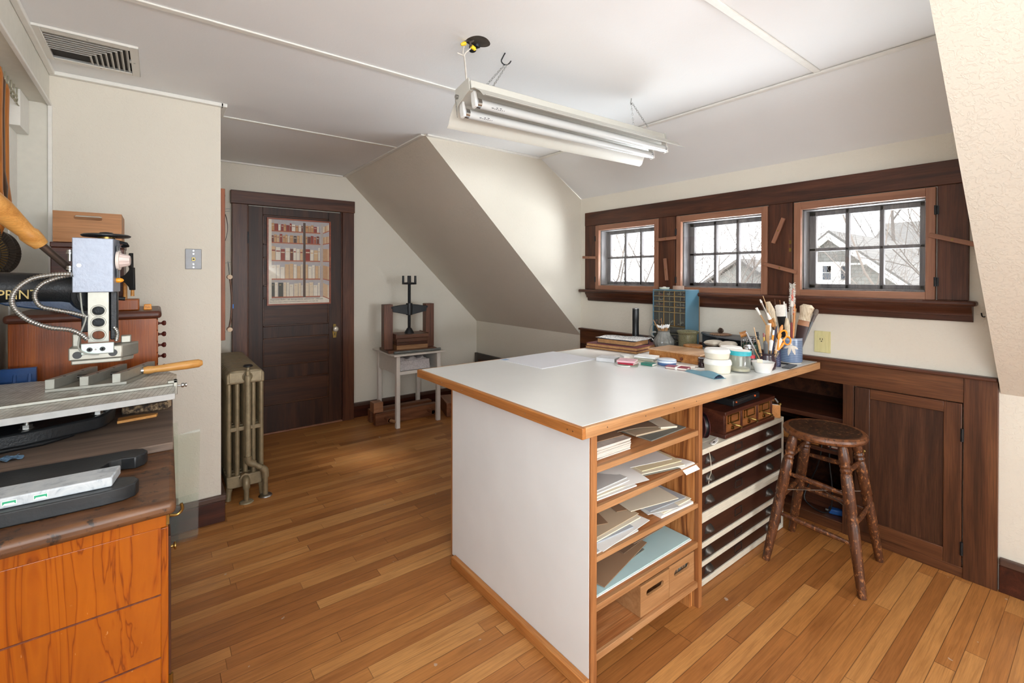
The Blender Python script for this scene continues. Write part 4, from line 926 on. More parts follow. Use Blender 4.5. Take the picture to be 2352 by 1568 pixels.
one('pepper_mill', MB().lathe([(0, 0), (.030, 0), (.030, .05), (.022, .062), (.020, .078), (.026, .084), (.027, .096), (.023, .104), (.008, .108), (0, .109)], n=32), CHROME, 'small steel canister with a narrow neck behind the teal lidded jar', 'canister', (2.515, 1.205, Z0))
BOWL = plain('white_porcelain', (232,232,230), .2, var=.02)
one('bowl', MB().lathe([(0, 0), (.032, 0), (.035, .003), (.044, .028), (.046, .030), (.0505, .050), (.0525, .052), (.0495, .052), (.045, .032), (.033, .007), (0, .006)], n=44), BOWL, 'small white ramekin at the front edge of the table', 'bowl', (2.372, 1.069, Z0))
one('sponge_wedge', MB().prism([(-.022, -.012), (.020, -.012), (.020, .012), (-.022, .012)], 'xy', 0, .022), PAP['cream'], 'cream wedge lying in the white ramekin', 'sponge', (2.365, 1.081, Z0+.036), .4, rot=(0, .5, .4), bevel=.002)
TJ = plain('dark_plum_glaze', (54,40,48), .12, var=.3, vs=18)
JX, JY = 2.470, 1.094
one('pottery_jar', MB().lathe([(0, 0), (.034, 0), (.040, .006), (.043, .030), (.042, .055), (.036, .068), (.036, .074), (.042, .082), (.040, .083), (.032, .074), (.034, .06), (.037, .03), (.030, .008), (0, .006)], n=40), TJ, 'dark glazed jar holding scissors, sticks and knives', 'jar', (JX, JY, Z0))
DBL = NT('dark_blue_speckle'); _f = DBL.noise(DBL.coord(), 220, 2); DBL.set(col=DBL.ramp(_f, [(.58, (38,44,76)), (.66, (120,126,160))]), rough=.3); DBL = DBL.mat
o = thing('tube', 'dark blue tube standing between the tool jar and the blue crock', 'tube', (2.590, 1.097, Z0)); part('body', MB().lathe([(0, 0), (.0185, 0), (.0185, .082), (0, .082)], n=24), DBL, o); part('cap', MB().lathe([(0, .082), (.0165, .082), (.0165, .098), (0, .099)], n=24), plain('navy_cap', (30,34,56), .3), o)
CRB = NT('blue_stoneware'); _w = CRB.n('ShaderNodeTexWave', wave_type='BANDS', bands_direction='Z'); CRB.l(CRB.coord(), _w.inputs['Vector']); _w.inputs['Scale'].default_value = 34; _w.inputs['Distortion'].default_value = 1.5; _w.inputs['Detail'].default_value = 2
CRB.set(col=CRB.ramp(_w.outputs['Fac'], [(.2, (88,106,136)), (.8, (120,138,164))]), rough=.25); CRB = CRB.mat; CRC = plain('cream_slip', (206,198,186), .35)
KX, KY = 2.776, 1.103; KH = .138
o = thing('crock', 'blue stoneware crock with a cream leaf motif holding many brushes', 'crock', (KX, KY, Z0))
part('body', MB().lathe([(0, .004), (.050, .004), (.055, .010), (.0555, KH-.02), (.0545, KH-.012), (.048, KH-.012), (.047, .014), (0, .012)], n=48), CRB, o); part('foot', MB().lathe([(0, 0), (.049, 0), (.0505, .0045), (0, .0045)], n=48), CRC, o, 'cream foot'); part('rim', MB().lathe([(.048, KH-.012), (.0548, KH-.012), (.0545, KH-.003), (.058, KH), (.0555, KH+.001), (.049, KH-.006)], n=48), plain('blue_rim', (150,160,178), .25), o, 'pale rim')
def petal(a0, z0, a1, z1, w):
    def f(u, v):
        a = a0+(a1-a0)*u; zz = z0+(z1-z0)*u; wd = w*math.sin(PI*min(1, .12+.86*u))**.7
        dx, dz = (a1-a0)*.0555, z1-z0; L = math.hypot(dx, dz); a += -dz/L*wd*(v-.5)/.0555; zz += dx/L*wd*(v-.5)
        return (.0562*math.cos(a), .0562*math.sin(a), zz)
    m = MB(); vs = [f(i/8, j/4) for i in range(9) for j in range(5)]
    m.add(vs, [(i*5+j, (i+1)*5+j, (i+1)*5+j+1, i*5+j+1) for i in range(8) for j in range(4)]); m.add([(p.x*.992, p.y*.992, p.z) for p in m.v], [(i*5+j, i*5+j+1, (i+1)*5+j+1, (i+1)*5+j) for i in range(8) for j in range(4)])
    return part('leaf', m, CRC, o, 'cream leaf')
AC = math.atan2(-1.103+.0, -2.776)+.02
for (a0, z0, a1, z1, w) in ((-.04, .098, -.62, .082, .013), (.04, .098, .62, .080, .013), (-.06, .100, -.24, .044, .015), (.08, .098, .34, .050, .015), (-.10, .104, .10, .108, .012)): petal(AC+a0, z0, AC+a1, z1, w)
# wire basket
GRN = plain('dark_green_foil', (30,66,52), .35, var=.5, vs=60)
o = thing('wire_basket', 'small wire basket lined in dark green holding pencils and reels', 'basket', (2.705, 1.290, Z0)); m = MB()
for zz in (.006, .06, .118): m.torus((0, 0, zz), .047, .0016, 28, 6)
for i in range(16): a = 2*PI*i/16; m.cyl((.047*math.cos(a), .047*math.sin(a), .006), (.047*math.cos(a), .047*math.sin(a), .118), .0011, n=5)
for i in range(26): a = 2*PI*i/26; m.torus((.047*math.cos(a), .047*math.sin(a), .111), .006, .0011, 10, 4, (math.cos(a), math.sin(a), 0))
part('wire', m, CHROME, o); part('lining', MB().lathe([(0, .002), (.044, .002), (.044, .085), (.040, .088), (.040, .07), (0, .07)], n=28, fn=lambda q, z2: 1+.03*math.sin(q*9+z2*80)), GRN, o, 'dark green lining')
one('reel', MB().lathe([(.0, -.016), (.016, -.016), (.016, .016), (0, .016)], n=20).lathe([(.009, -.018), (.019, -.018), (.019, -.016), (.009, -.016)], n=20).lathe([(.009, .016), (.019, .016), (.019, .018), (.009, .018)], n=20), HON, 'wooden reel resting on the wire basket rim', 'reel', (2.690, 1.322, Z0+.139), rot=(1.2, .3, .4))
def stick(name, base, tip, label, cat, parts):
    # parts: (part name, t0, t1, r0, r1, material, flatness)
    o = thing(name, label, cat, base); d = Vector(tip)-Vector(base)
    for nm, t0, t1, r0, r1, mt, fl in parts: part(nm, MB().tube([d*t0, d*(t0*.5+t1*.5), d*t1], [r0, (r0+r1)/2, r1], 10, flat=fl), mt, o)
    return o
WS = wood('pale_stick', (196,150,100), (214,172,124), (226,190,146), 'z', 3); WD = wood('dark_stick', (74,46,30), (96,62,40), (116,78,52), 'z', 3); GREYS = plain('grey_tool', (96,98,100), .4)
HAIR = NT('cream_bristle'); _f = HAIR.noise(HAIR.coord((1, 1, .06)), 300, 3); HAIR.set(col=HAIR.ramp(_f, [(.35, (182,162,132)), (.6, (226,212,188))]), rough=.85); HAIR = HAIR.mat
HAIRW = plain('white_bristle', (236,232,224), .85, var=.1, vs=200); HAIRB = plain('grey_bristle', (124,112,104), .85, var=.2, vs=200)
RTV = Vector((.7945, -.607, 0)); FWV = Vector((.607, .7945, 0))
def at(cx, cy, lat, z, dep=0): return Vector((cx, cy, 0))+RTV*lat+FWV*dep+Vector((0, 0, z))
def C_(px, y, dep=0, D=2.56, cx=1817): return at(KX, KY, (px-cx)*D/1069.5, 1.38-(y-641)*D/1069.5, dep)
def cb(px, y, dep=0, k=.33): # base point inside the crock, leaning the way the tip leans
    l = (px-1817)*2.56/1069.5; return at(KX, KY, max(-.030, min(.030, l*k)), Z0+.030, max(-.025, min(.025, dep*k)))
def cstick(px, y, dep, name, label, parts, cat='brush'): return stick(name, cb(px, y, dep), C_(px, y, dep), label, cat, parts)
S1 = lambda m, r=.0022: [('stick', 0, 1, r, r*.9, m, 1)]
cstick(1752, 684, .0, 'stick', 'thin wooden stick leaning furthest left above the blue crock', S1(WS), 'stick')
cstick(1743, 692, -.012, 'brush', 'white brush with a silver ferrule leaning left in the blue crock', [('handle', 0, .72, .003, .004, WD, 1), ('ferrule', .72, .95, .0042, .0052, CHROME, 1), ('tip', .95, 1, .006, .003, HAIRW, 1)])
cstick(1740, 712, .014, 'brush', 'wood handled brush with a tuft of white hair, leftmost in the blue crock', [('handle', 0, .86, .003, .0045, WS, 1), ('tip', .86, 1, .0055, .007, HAIRW, 1)])
cstick(1755, 722, -.030, 'modelling_tool', 'tool with a rounded orange wooden head at the left of the blue crock', [('handle', 0, .70, .0035, .005, WD, 1), ('head', .70, .86, .012, .013, HON, 1), ('tip', .86, 1, .010, .005, HAIRW, 1)], 'tool')
cstick(1770, 698, .030, 'brush', 'large oval brush with pale grey hair behind the others in the blue crock', [('handle', 0, .62, .005, .009, WD, .5), ('tip', .62, .84, .014, .024, HAIR, .4), ('tip_end', .84, 1, .024, .012, HAIR, .4)])
cstick(1788, 704, -.012, 'hake_brush', 'flat black handled brush with white bristles in the blue crock', [('handle', 0, .78, .009, .022, IRON, .3), ('bristle', .78, .97, .024, .027, HAIRW, .35), ('bristle_end', .97, 1, .027, .020, HAIRW, .35)])
for i, (px, y, l) in enumerate(((1787, 691, 'tallest of the thin dark sticks standing at the back of the blue crock'), (1784, 700, 'shorter thin dark stick standing at the back of the blue crock'), (1794, 694, 'thin ochre stick at the back of the blue crock'))): cstick(px, y, .034-.01*i, 'stick', l, S1(WD if i < 2 else HON, .0016), 'stick')
GRH = plain('green_handle', (46,112,72), .3); YEH = plain('yellow_handle', (206,168,62), .35); REH = plain('red_handle', (132,52,48), .3); ORH = plain('orange_handle', (226,150,86), .4)
for px, y, dep, mt, l, r in ((1802, 697, .006, YEH, 'white tipped brush with a yellow handle in the blue crock', .0042), (1808, 702, .016, GRH, 'white tipped brush with a green handle in the blue crock', .005), (1813, 695, -.022, REH, 'white tipped brush with a red handle and long silver ferrule in the blue crock', .0065)):
    cstick(px, y, dep, 'brush', l, [('handle', 0, .30, r*.9, r, mt, 1), ('handle_end', .30, .62, r, r*.8, mt, 1), ('ferrule', .62, .90, r*.85, r, CHROME, .7), ('tip', .90, 1, r*1.1, r*.9, HAIRW, .6)])
o = cstick(1821, 657, .004, 'bottle_brush', 'tall brush with an orange red core and spiky white bristles above the blue crock', [('handle', 0, .58, .0035, .004, PAP['white'], 1), ('core', .58, .94, .0066, .0058, plain('orange_red_core', (232,78,44), .4), 1)])
d = C_(1821, 657, .004)-cb(1821, 657, .004); m = MB(); rr = random.Random(5)
for i in range(520):
    t = rr.uniform(.60, 1.0); a = rr.uniform(0, 2*PI); q = Vector((math.cos(a), math.sin(a), rr.uniform(-.2, .7))); b = d*t
    m.tube([b+q*.004, b+q*rr.uniform(.011, .018)], [.0021, .0010], 3, caps=False)
part('bristle', m, HAIRW, o, 'spiky white bristles', smooth=0)
cstick(1824, 703, -.006, 'stick', 'flat orange stick in the middle of the blue crock', S1(ORH, .0042), 'stick'); cstick(1828, 710, .010, 'stick', 'left of two short wooden sticks behind the round brush in the blue crock', S1(WS, .003), 'stick'); cstick(1833, 713, .018, 'stick', 'right of two short wooden sticks behind the round brush in the blue crock', S1(WS, .003), 'stick'); cstick(1830, 698, .026, 'cotton_swab', 'long swab standing behind the orange stick in the blue crock', [('stick', 0, .95, .0013, .0013, WS, 1), ('tip', .95, 1, .003, .003, ORH, 1)], 'swab')
cstick(1848, 703, -.026, 'hake_brush', 'broad brush with cream bristles and a flat dark handle in the blue crock', [('handle', 0, .60, .018, .030, plain('dark_brown_lacquer', (62,46,46), .35), .3), ('neck', .60, .70, .030, .027, plain('brush_leather', (172,124,92), .5), .4), ('bristle', .70, .80, .030, .026, HAIR, .7), ('bristle_end', .80, .95, .027, .036, HAIR, .75), ('bristle_tip', .95, 1, .036, .020, HAIR, .7)])
cstick(1864, 712, .006, 'brush', 'long black brush, second from the right in the blue crock', [('handle', 0, .75, .005, .006, BLACK, .8), ('ferrule', .75, .93, .0065, .007, CHROME, .8), ('tip', .93, 1, .0075, .004, HAIRB, .8)])
cstick(1873, 714, -.016, 'brush', 'long dark brush with round grey hair, rightmost in the blue crock', [('handle', 0, .74, .006, .0075, GREYS, .8), ('ferrule', .74, .88, .0085, .010, plain('dark_ferrule', (96,84,80), .4), .8), ('tip', .88, .96, .011, .012, HAIRB, .8), ('tip_end', .96, 1, .012, .006, HAIRB, .8)])
cstick(1858, 708, .022, 'stick', 'thin wooden stick behind the two dark brushes at the right of the blue crock', S1(WS, .0022), 'stick')
cstick(1797, 733, -.040, 'brush', 'oval cream brush standing low at the front of the blue crock', [('handle', 0, .52, .004, .008, WD, .6), ('bristle', .52, .80, .011, .015, HAIR, .5), ('bristle_end', .80, 1, .015, .006, HAIR, .5)])
cstick(1778, 735, .006, 'stick', 'short pale wooden slat in the blue crock', S1(WS, .005), 'stick')
# tools in the dark jar
def J_(px, y, dep=0): return at(JX, JY, (px-1761)*2.365/1069.5, 1.38-(y-641)*2.365/1069.5, dep)
def jb(px, dep=0): l = (px-1761)*2.365/1069.5; return at(JX, JY, max(-.024, min(.024, l*.30)), Z0+.020, max(-.016, min(.016, dep*.3)))
def jst(px, y, dep, name, label, parts, cat): return stick(name, jb(px, dep), J_(px, y, dep), label, cat, parts)
jst(1733, 757, .010, 'stick', 'thin wooden stick leaning left in the dark glazed jar', S1(WS, .0022), 'stick')
jst(1710, 767, -.014, 'knife', 'clear handled blade leaning far left in the dark glazed jar', [('handle', 0, .5, .003, .004, WS, .5), ('blade', .5, 1, .005, .006, plain('clear_acrylic', (186,186,190), .15), .4)], 'tool')
jst(1735, 784, -.022, 'spatula', 'pale wooden spatula leaning left in the dark glazed jar', [('handle', 0, .7, .003, .004, WS, .5), ('head', .7, 1, .0055, .005, WS, .4)], 'tool')
jst(1751, 786, -.026, 'file_tool', 'dark grey rounded tool standing in the dark glazed jar', [('handle', 0, .9, .008, .011, GREYS, .5), ('end', .9, 1, .011, .006, GREYS, .5)], 'tool')
jst(1763, 783, -.034, 'knife', 'white handled knife at the front of the dark glazed jar', [('blade', 0, .6, .004, .005, STEEL, .4), ('handle', .6, .95, .008, .010, PAP['white'], .6), ('end', .95, 1, .010, .005, PAP['white'], .6)], 'tool')
jst(1767, 752, .018, 'slat', 'broad pale wooden slat with a hole standing in the dark glazed jar', [('slat', 0, 1, .007, .011, WS, .25)], 'tool')
jst(1773, 748, .026, 'brush', 'white and clear brush behind the wooden slat in the dark glazed jar', [('handle', 0, .7, .004, .006, plain('clear_handle', (196,198,206), .15), 1), ('tip', .7, 1, .008, .009, HAIRW, .6)], 'brush')
jst(1774, 762, -.010, 'craft_knife', 'orange and white craft knife standing in the dark glazed jar', [('grip', 0, .62, .004, .0046, WS, 1), ('body', .62, .86, .0052, .0052, plain('orange_knife', (240,150,36), .35), 1), ('cap', .86, 1, .0052, .004, PAP['white'], 1)], 'knife')
jst(1787, 753, .014, 'marker', 'dark blue pointed pen standing in the dark glazed jar', [('body', 0, .85, .005, .006, NAVY, 1), ('tip', .85, 1, .006, .001, NAVY, 1)], 'pen')
jst(1755, 770, .008, 'pencil', 'yellow pencil with a brown end in the dark glazed jar', [('body', 0, .88, .0038, .0042, YEH, 1), ('end', .88, 1, .0042, .004, REH, 1)], 'pencil')
jst(1760, 774, .016, 'pencil', 'dark brown pencil beside the yellow one in the dark glazed jar', [('body', 0, 1, .0036, .0038, WD, 1)], 'pencil')
jst(1744, 768, .024, 'awl', 'black pronged tool standing at the back of the dark glazed jar', [('shaft', 0, .88, .003, .003, IRON, 1), ('head', .88, 1, .006, .006, IRON, 1)], 'tool')
jst(1804, 752, .030, 'paint_tool', 'tool with an orange rounded tip leaning right in the dark glazed jar', [('handle', 0, .75, .003, .004, WD, 1), ('tip', .75, .93, .006, .008, ORH, 1), ('tip_end', .93, 1, .008, .003, ORH, 1)], 'tool')
jst(1783, 779, -.036, 'palette_knife', 'flat pinkish white spatula at the front right of the dark glazed jar', [('handle', 0, .55, .004, .006, WS, .4), ('blade', .55, .92, .009, .0125, plain('pinkish_plastic', (232,214,198), .4), .35), ('end', .92, 1, .0125, .006, plain('pinkish_plastic_end', (232,214,198), .4), .35)], 'tool')
ORG = plain('orange_plastic', (246,148,32), .3, var=.03)
o = thing('scissors', 'scissors with orange loop handles standing in the dark glazed jar', 'scissors', jb(1786, -.02))
b0 = jb(1786, -.02); W = lambda px, y, dp=-.030: J_(px, y, dp)-b0
part('blade', MB().tube([(0, 0, 0), W(1779, 812)], [.003, .006], 8, flat=.3), STEEL, o)
part('handle', MB().tube(spl([W(1779, 806), W(1781, 785), W(1784, 770)], 6), [.0062]*13, 10), ORG, o)
part('finger_loop', MB().tube([W(1789+9*math.cos(a)+3*math.sin(a), 773-11*math.sin(a)) for a in [2*PI*i/28 for i in range(28)]], .0042, 8, closed=True), ORG, o)
part('handle', MB().tube(spl([W(1778, 806), W(1786, 798), W(1792, 790)], 6), [.0062]*13, 10), ORG, o)
part('finger_loop', MB().tube([W(1800+7.5*math.cos(a), 785-9*math.sin(a)) for a in [2*PI*i/28 for i in range(28)]], .0040, 8, closed=True), ORG, o)
# small flat things
o = thing('rubber_pad', 'small flat dark grey pad with ridges at the right end of the table', 'pad', (2.622, 1.048, Z0), .13); part('body', MB().box(-.064, .064, -.020, .020, 0, .006), plain('dark_grey_rubber', (70,72,74), .6), o, bevel=.0015); m = MB()
for i in range(9): m.box(-.058+.0135*i, -.050+.0135*i, -.017, .017, .006, .0075)
part('ridges', m, GREYS, o)
o = thing('pen', 'black pen with a gold tip lying beside the blue crock', 'pen', (2.682, 1.095, Z0+.0045), 0); part('barrel', MB().tube([(-.006, .036, 0), (.004, -.024, 0)], .0042, 10), BLACK, o); part('tip', MB().tube([(.004, -.024, 0), (.006, -.036, 0)], [.004, .001], 10), BRASS, o, 'gold tip')
o = thing('inkwell', 'small dark brown glazed jar between the flat wooden box and the tubs', 'jar', (2.252, 1.320, Z0)); part('jar', MB().lathe([(0, 0), (.018, 0), (.020, .003), (.020, .018), (.015, .026), (.018, .034), (.0195, .047), (.017, .049), (.013, .046), (.013, .035), (0, .033)], n=30), plain('brown_black_glaze', (46,26,30), .12), o); part('rim', MB().torus((0, 0, .048), .018, .0018, 28, 6), plain('pale_rim', (190,186,190), .2), o, 'pale rim')
SUE = plain('blue_grey_suede', (116,156,172), .7, var=.05)
def case_fn(u, v): return ((u-.5)*.062*(1-.15*v), (v-.5)*.19, .0012+.016*math.sin(PI*u)*max(0, .25+.75*(1-v))+.010*math.sin(PI*min(1, v*1.6))*math.sin(PI*u))
o = thing('leather_case', 'folded soft blue grey case lying in front of the stacked tubs', 'case', (2.088, 1.215, Z0), -.30); part('flap', MB().sheet(case_fn, 10, 14, .0015), SUE, o, smooth=70); part('base', MB().box(-.033, .033, -.105, .095, 0, .0011), SUE, o); part('fold', MB().tube([(.020, -.092, .006), (-.016, -.094, .006)], .004, 8), NAVY, o, 'dark open end')
o = thing('notebook_wallet', 'dark red folded wallet with white papers at the tip of the blue case', 'wallet', (2.112, 1.372, Z0), .25); part('cover', MB().box(-.028, .028, -.055, .055, 0, .002).box(-.028, .026, -.055, .055, .010, .012).box(.026, .028, -.055, .055, 0, .012), plain('crimson_leather', (140,34,62), .4), o); part('papers', MB().box(-.030, .025, -.052, .050, .002, .010), EDGEP, o); part('strap', MB().box(-.032, .030, -.008, .002, .0121, .0135).box(-.034, -.032, -.008, .002, 0, .0135), PAP['white'], o, 'white paper strap')
one('paper_bundle', MB().box(-.018, .018, -.045, .045, 0, .012), EDGEP, 'narrow bundle of white cards beside the blue grey case', 'paper', (2.172, 1.365, Z0), .5, bevel=.001)
BW = plain('blue_white_tin_top', (206,214,222), .3, var=.12, vs=50); TB = plain('tin_blue', (72,104,150), .3)
o = thing('tin', 'round blue and white tin in front of the flat wooden box', 'tin', (2.160, 1.468, Z0)); part('base', MB().lathe([(0, 0), (.044, 0), (.048, .004), (.048, .016), (0, .016)], n=44), TB, o, 'blue band'); part('lid', MB().lathe([(0, .016), (.0495, .016), (.0495, .026), (.047, .030), (.044, .032), (0, .033)], n=44), BW, o, 'white lid'); part('stripe', MB().torus((0, 0, .0275), .0490, .0014, 44, 6), TB, o, 'blue stripe')
def nb(label, x, y, z, rz, w, d, h, c, pg=None):
    b = thing('notebook', label, 'notebook', (x, y, z), rz, 'small notebooks on the work table'); t = .0012
    cm2 = plain('cover_'+str(len(bpy.data.materials)), c, .6)
    part('cover', MB().box(-w/2, w/2, -d/2, d/2, 0, t).box(-w/2, w/2, -d/2, d/2, h-t, h).box(-w/2, -w/2+t, -d/2, d/2, 0, h), cm2, b); part('pages', MB().box(-w/2+t, w/2-.001, -d/2+.001, d/2-.001, t, h-t), pg or EDGEP, b, smooth=0); return b
GE = plain('grey_page_edges', (142,140,134), .85)
nb('thick grey notebook with a white cover, leftmost of the small notebooks', 2.000, 1.735, Z0, .35, .085, .105, .022, (206,206,208), GE)
nb('green grey notebook lying flat under the red one', 1.990, 1.585, Z0, .55, .075, .10, .0065, (134,140,124))
nb('small red notebook under the pink one', 1.992, 1.592, Z0+.0068, .30, .07, .085, .009, (176,36,62))
nb('pink patterned notebook with a ribbon edge on top of the red one', 1.996, 1.598, Z0+.0161, .45, .08, .095, .011, (226,178,186))
nb('cream notebook lying behind the pink one', 2.105, 1.725, Z0, .2, .09, .12, .008, (226,222,212))
nb('white folded pad on the cream notebook', 2.115, 1.700, Z0+.0083, -.5, .055, .065, .016, (236,235,232))
nb('tan notebook at the bottom of the stack by the wooden box', 2.150, 1.590, Z0, .30, .085, .115, .012, (182,172,150))
nb('grey green notebook in the middle of the stack by the wooden box', 2.152, 1.588, Z0+.0123, .2, .082, .11, .012, (170,166,150), GE)
nb('white wrinkled notebook on top of the stack by the wooden box', 2.153, 1.590, Z0+.0246, .33, .085, .115, .009, (234,234,232))
nb('small green notebook with white pages beside the blue and white tin', 2.078, 1.522, Z0, .15, .052, .066, .012, (48,116,100))
one('paper_scrap', MB().box(-.03, .03, -.045, .045, 0, .0012), PAP['white'], 'white folded paper scrap in front of the stacked notebooks', 'paper', (2.062, 1.602, Z0), .7)
one('ribbon_loop', MB().torus((0, 0, .012), .010, .0016, 24, 6, (1, .3, 0)), plain('red_cord', (206,40,78), .5), 'red cord loop between the notebooks and the flat wooden box', 'cord', (2.213, 1.543, Z0))
one('cord', MB().tube(spl([(1.945, 1.640, Z0+.003), (1.925, 1.600, Z0+.003), (1.935, 1.560, Z0+.003), (1.955, 1.548, Z0+.003)], 6), .0024, 8), PAP['white'], 'white cord with a pink end in front of the green grey notebook', 'cord', smooth=60)
# decorated outlet on the dormer wall, right
OUTW = wood('outlet_bamboo', (206,196,140), (222,212,158), (230,222,172), 'z', 3, .4, .1)
o = thing('wall_outlet', 'pale wooden outlet plate with a single socket on the wall right of the crock', 'outlet', (XW-.0005, 1.013, 1.020))
part('plate', MB().box(-.006, 0, -.040, .040, -.060, .060), OUTW, o, bevel=.002)
m = MB().lathe([(0, 0), (.019, 0), (.019, .0015), (0, .0015)], (-.006, .004, .012), 28, axis=(-1, 0, 0)); part('socket', m, plain('socket_cream', (214,204,152), .4), o)
part('slot', MB().box(-.0085, -.007, .008, .0105, .010, .020).box(-.0085, -.007, -.0035, -.001, .010, .020), BLACK, o); part('ground_hole', MB().cyl((-.007, .003, .003), (-.0085, .003, .003), .003, n=10), BLACK, o)
# ------------------------------------------------------------------ workbench at the left wall
PINE = NT('varnished_pine'); _v = PINE.coord((1, 1, .12)); _f = PINE.noise(_v, 9, 4, .5, 1.6)
_s = PINE.m('FRACT', PINE.m('MULTIPLY', _f, 7.0)); _g = PINE.ramp(_s, [(.0, (150,76,10)), (.6, (160,84,12)), (.84, (148,72,9)), (.92, (118,52,8)), (1, (150,76,10))])
_n = PINE.ramp(PINE.noise(PINE.coord(), 4, 4), [(.3, (.86,.80,.74,1)), (.65, (1.06,1.04,1.0,1))])
_sc = PINE.ramp(PINE.noise(PINE.coord((1, 1, .6)), 60, 3, .6), [(.72, (0,0,0,1)), (.76, (1,1,1,1))])
PINE.set(col=PINE.mix(PINE.m('MULTIPLY', _sc, .35), PINE.mix(1.0, _g, _n, 'MULTIPLY'), lin((226,170,110))), rough=.22, spec=.5); PINE.bump(_f, .08, .003); PINE = PINE.mat
BTOP = worn('bench_top_wood', (62,37,21), (98,63,37), (120,81,51), (46,32,23), 'x', .585, 1.1, .42)
GREYPL = wood('grey_worn_plank', (92,76,66), (116,98,86), (140,120,104), 'x', .8, .7, .3)
T = thing('workbench', 'varnished pine workbench with a worn rounded top along the left wall', 'workbench', (-.23, 2.1, 0))
pol = [(XN+.004, 1.300), (.036, 1.332), (.060, 2.93), (XN+.004, 2.93)]
wpart('top', MB().prism(pol, 'xy', .826, .86), BTOP, T, 'dark worn top with a rounded nosing', bevel=.013, seg=4)
wpart('top_fillet', MB().prism([(XN+.006, 1.345), (.018, 1.362), (.03, 2.92), (XN+.006, 2.92)], 'xy', .790, .827), PINE, T, bevel=.002)
wpart('end_panel', MB().prism([(XN+.006, 1.348), (.008, 1.366), (.0085, 1.390), (XN+.006, 1.372)], 'xy', 0, .790), PINE, T, 'glossy pine end', bevel=.002)
for z in (.630, .482): wpart('scored_line', MB().prism([(XN+.006, 1.3466), (.008, 1.3646), (.008, 1.3662), (XN+.006, 1.3482)], 'xy', z, z+.0035), plain('dark_scratch', (98,44,18), .6, var=.4, vs=90), T, 'dark scored line')
wpart('carcass', MB().box(XN+.006, .004, 1.385, 2.90, .04, .790), DARKX, T)
for k, (a, b) in enumerate(((1.372, 2.12), (2.13, 2.90))):
    d = wpart('door', MB().box(.004, .022, a, b, .06, .785), PINE, T, bevel=.002)
    wpart('stile', MB().box(.0215, .027, a+.004, a+.07, .065, .76), DARK, d, bevel=.001)
    wpart('knob', MB().lathe([(.005, 0), (.004, .010), (.011, .013), (.011, .016), (0, .018)], (.027, a+.03 if k else 1.62, .62), 14, axis=(1, 0, 0)), BRASS, d)
    wpart('hinge', MB().cyl((.026, a+.004, .33), (.026, a+.004, .43), .005, n=8), BRASS, d)
wpart('latch_hook', MB().tube(spl([(.024, 1.40, .800), (.040, 1.405, .795), (.050, 1.405, .805), (.048, 1.405, .820)], 5), .0035, 8).box(.018, .024, 1.385, 1.415, .785, .815), BRASS, T, 'brass hook')
one('plank', MB().prism([(XN+.01, 1.700), (.040, 1.722), (.054, 2.44), (XN+.01, 2.44)], 'xy', .8605, .8835), GREYPL, 'wide grey worn plank lying on the workbench under the press', 'plank', bevel=.003)
# black two-pronged base with a marble slab
BLK = plain('black_painted_wood', (34,36,38), .42, var=.25, vs=20, bump=.12, bs=90)
m = MB(); m.prism([(-.5, 1.392), (-.10, 1.392), (-.060, 1.398), (-.040, 1.412), (-.034, 1.435), (-.042, 1.458), (-.062, 1.470), (-.10, 1.474), (-.115, 1.50), (-.112, 1.585), (-.098, 1.615), (-.075, 1.622), (-.045, 1.612), (-.026, 1.630), (-.020, 1.655), (-.028, 1.678), (-.05, 1.690), (-.10, 1.688), (-.5, 1.686)], 'xy', .8606, .8925)
one('black_board', m, BLK, 'black board with two rounded prongs lying at the front of the workbench', 'board', bevel=.003)
MAR = NT('white_marble'); _f = MAR.noise(MAR.coord(), 22, 7, .65, 2.2); MAR.set(col=MAR.ramp(_f, [(.34, (156,164,172)), (.46, (190,196,201)), (.7, (206,210,212))]), rough=.3); MAR = MAR.mat
o = thing('marble_slab', 'white marble slab with two small green stickers on the black board', 'slab', (-.29, 1.455, .893))
part('slab', MB().prism([(-.205, -.040), (.208, -.040), (.220, .040), (-.205, .040)], 'xy', 0, .022), MAR, o, bevel=.003)
STK = plain('sticker_white', (226,236,228), .5, var=.02); SG = plain('sticker_green', (40,160,116), .5, var=.05)
for x in (.080, .033):
    s = part('sticker', MB().box(x, x+.022, -.0408, -.0402, .006, .0155), STK, o)
    q = MB()
    q.prism([(x+.001, .0070), (x+.004, .0105), (x+.018, .0105), (x+.021, .0070), (x+.021, .0145), (x+.001, .0145)], 'xz', -.0412, -.0408)
    part('green_print', q, SG, s, 'green printed banner')
# hot stamping press
ALU = plain('cast_aluminium', (160,158,148), .4, .55, .06, vs=50); ALUT = NT('ruled_aluminium'); _v = ALUT.coord(rot=(0, 0, .16)); _b = ALUT.n('ShaderNodeTexBrick'); ALUT.l(_v, _b.inputs['Vector']); _b.offset = 0
_b.inputs['Scale'].default_value = 1; _b.inputs['Brick Width'].default_value = .0125; _b.inputs['Row Height'].default_value = .0125; _b.inputs['Mortar Size'].default_value = .0006
for k, c in (('Color1', (206,205,199)), ('Color2', (212,211,205)), ('Mortar', (120,117,110))): _b.inputs[k].default_value = lin(c)
_d = ALUT.ramp(ALUT.noise(ALUT.coord(), 26, 5, .65), [(.32, (.66,.64,.60,1)), (.6, (1.08,1.08,1.07,1))]); ALUT.set(col=ALUT.mix(1.0, _b.outputs[0], _d, 'MULTIPLY'), rough=.42, metal=.08); ALUT = ALUT.mat
HAM = plain('grey_hammertone', (138,144,158), .3, .15, .06, vs=60, bump=.14, bs=130); GOLD = plain('gold_letter', (206,182,110), .4)
BLU = plain('dark_blue_paint', (28,52,84), .4, var=.3, vs=14, bump=.15)
P = thing('stamping_press', 'black cast iron hot stamping press with a grey control box and a wooden lever handle', 'press', (-.28, 2.0, .884))
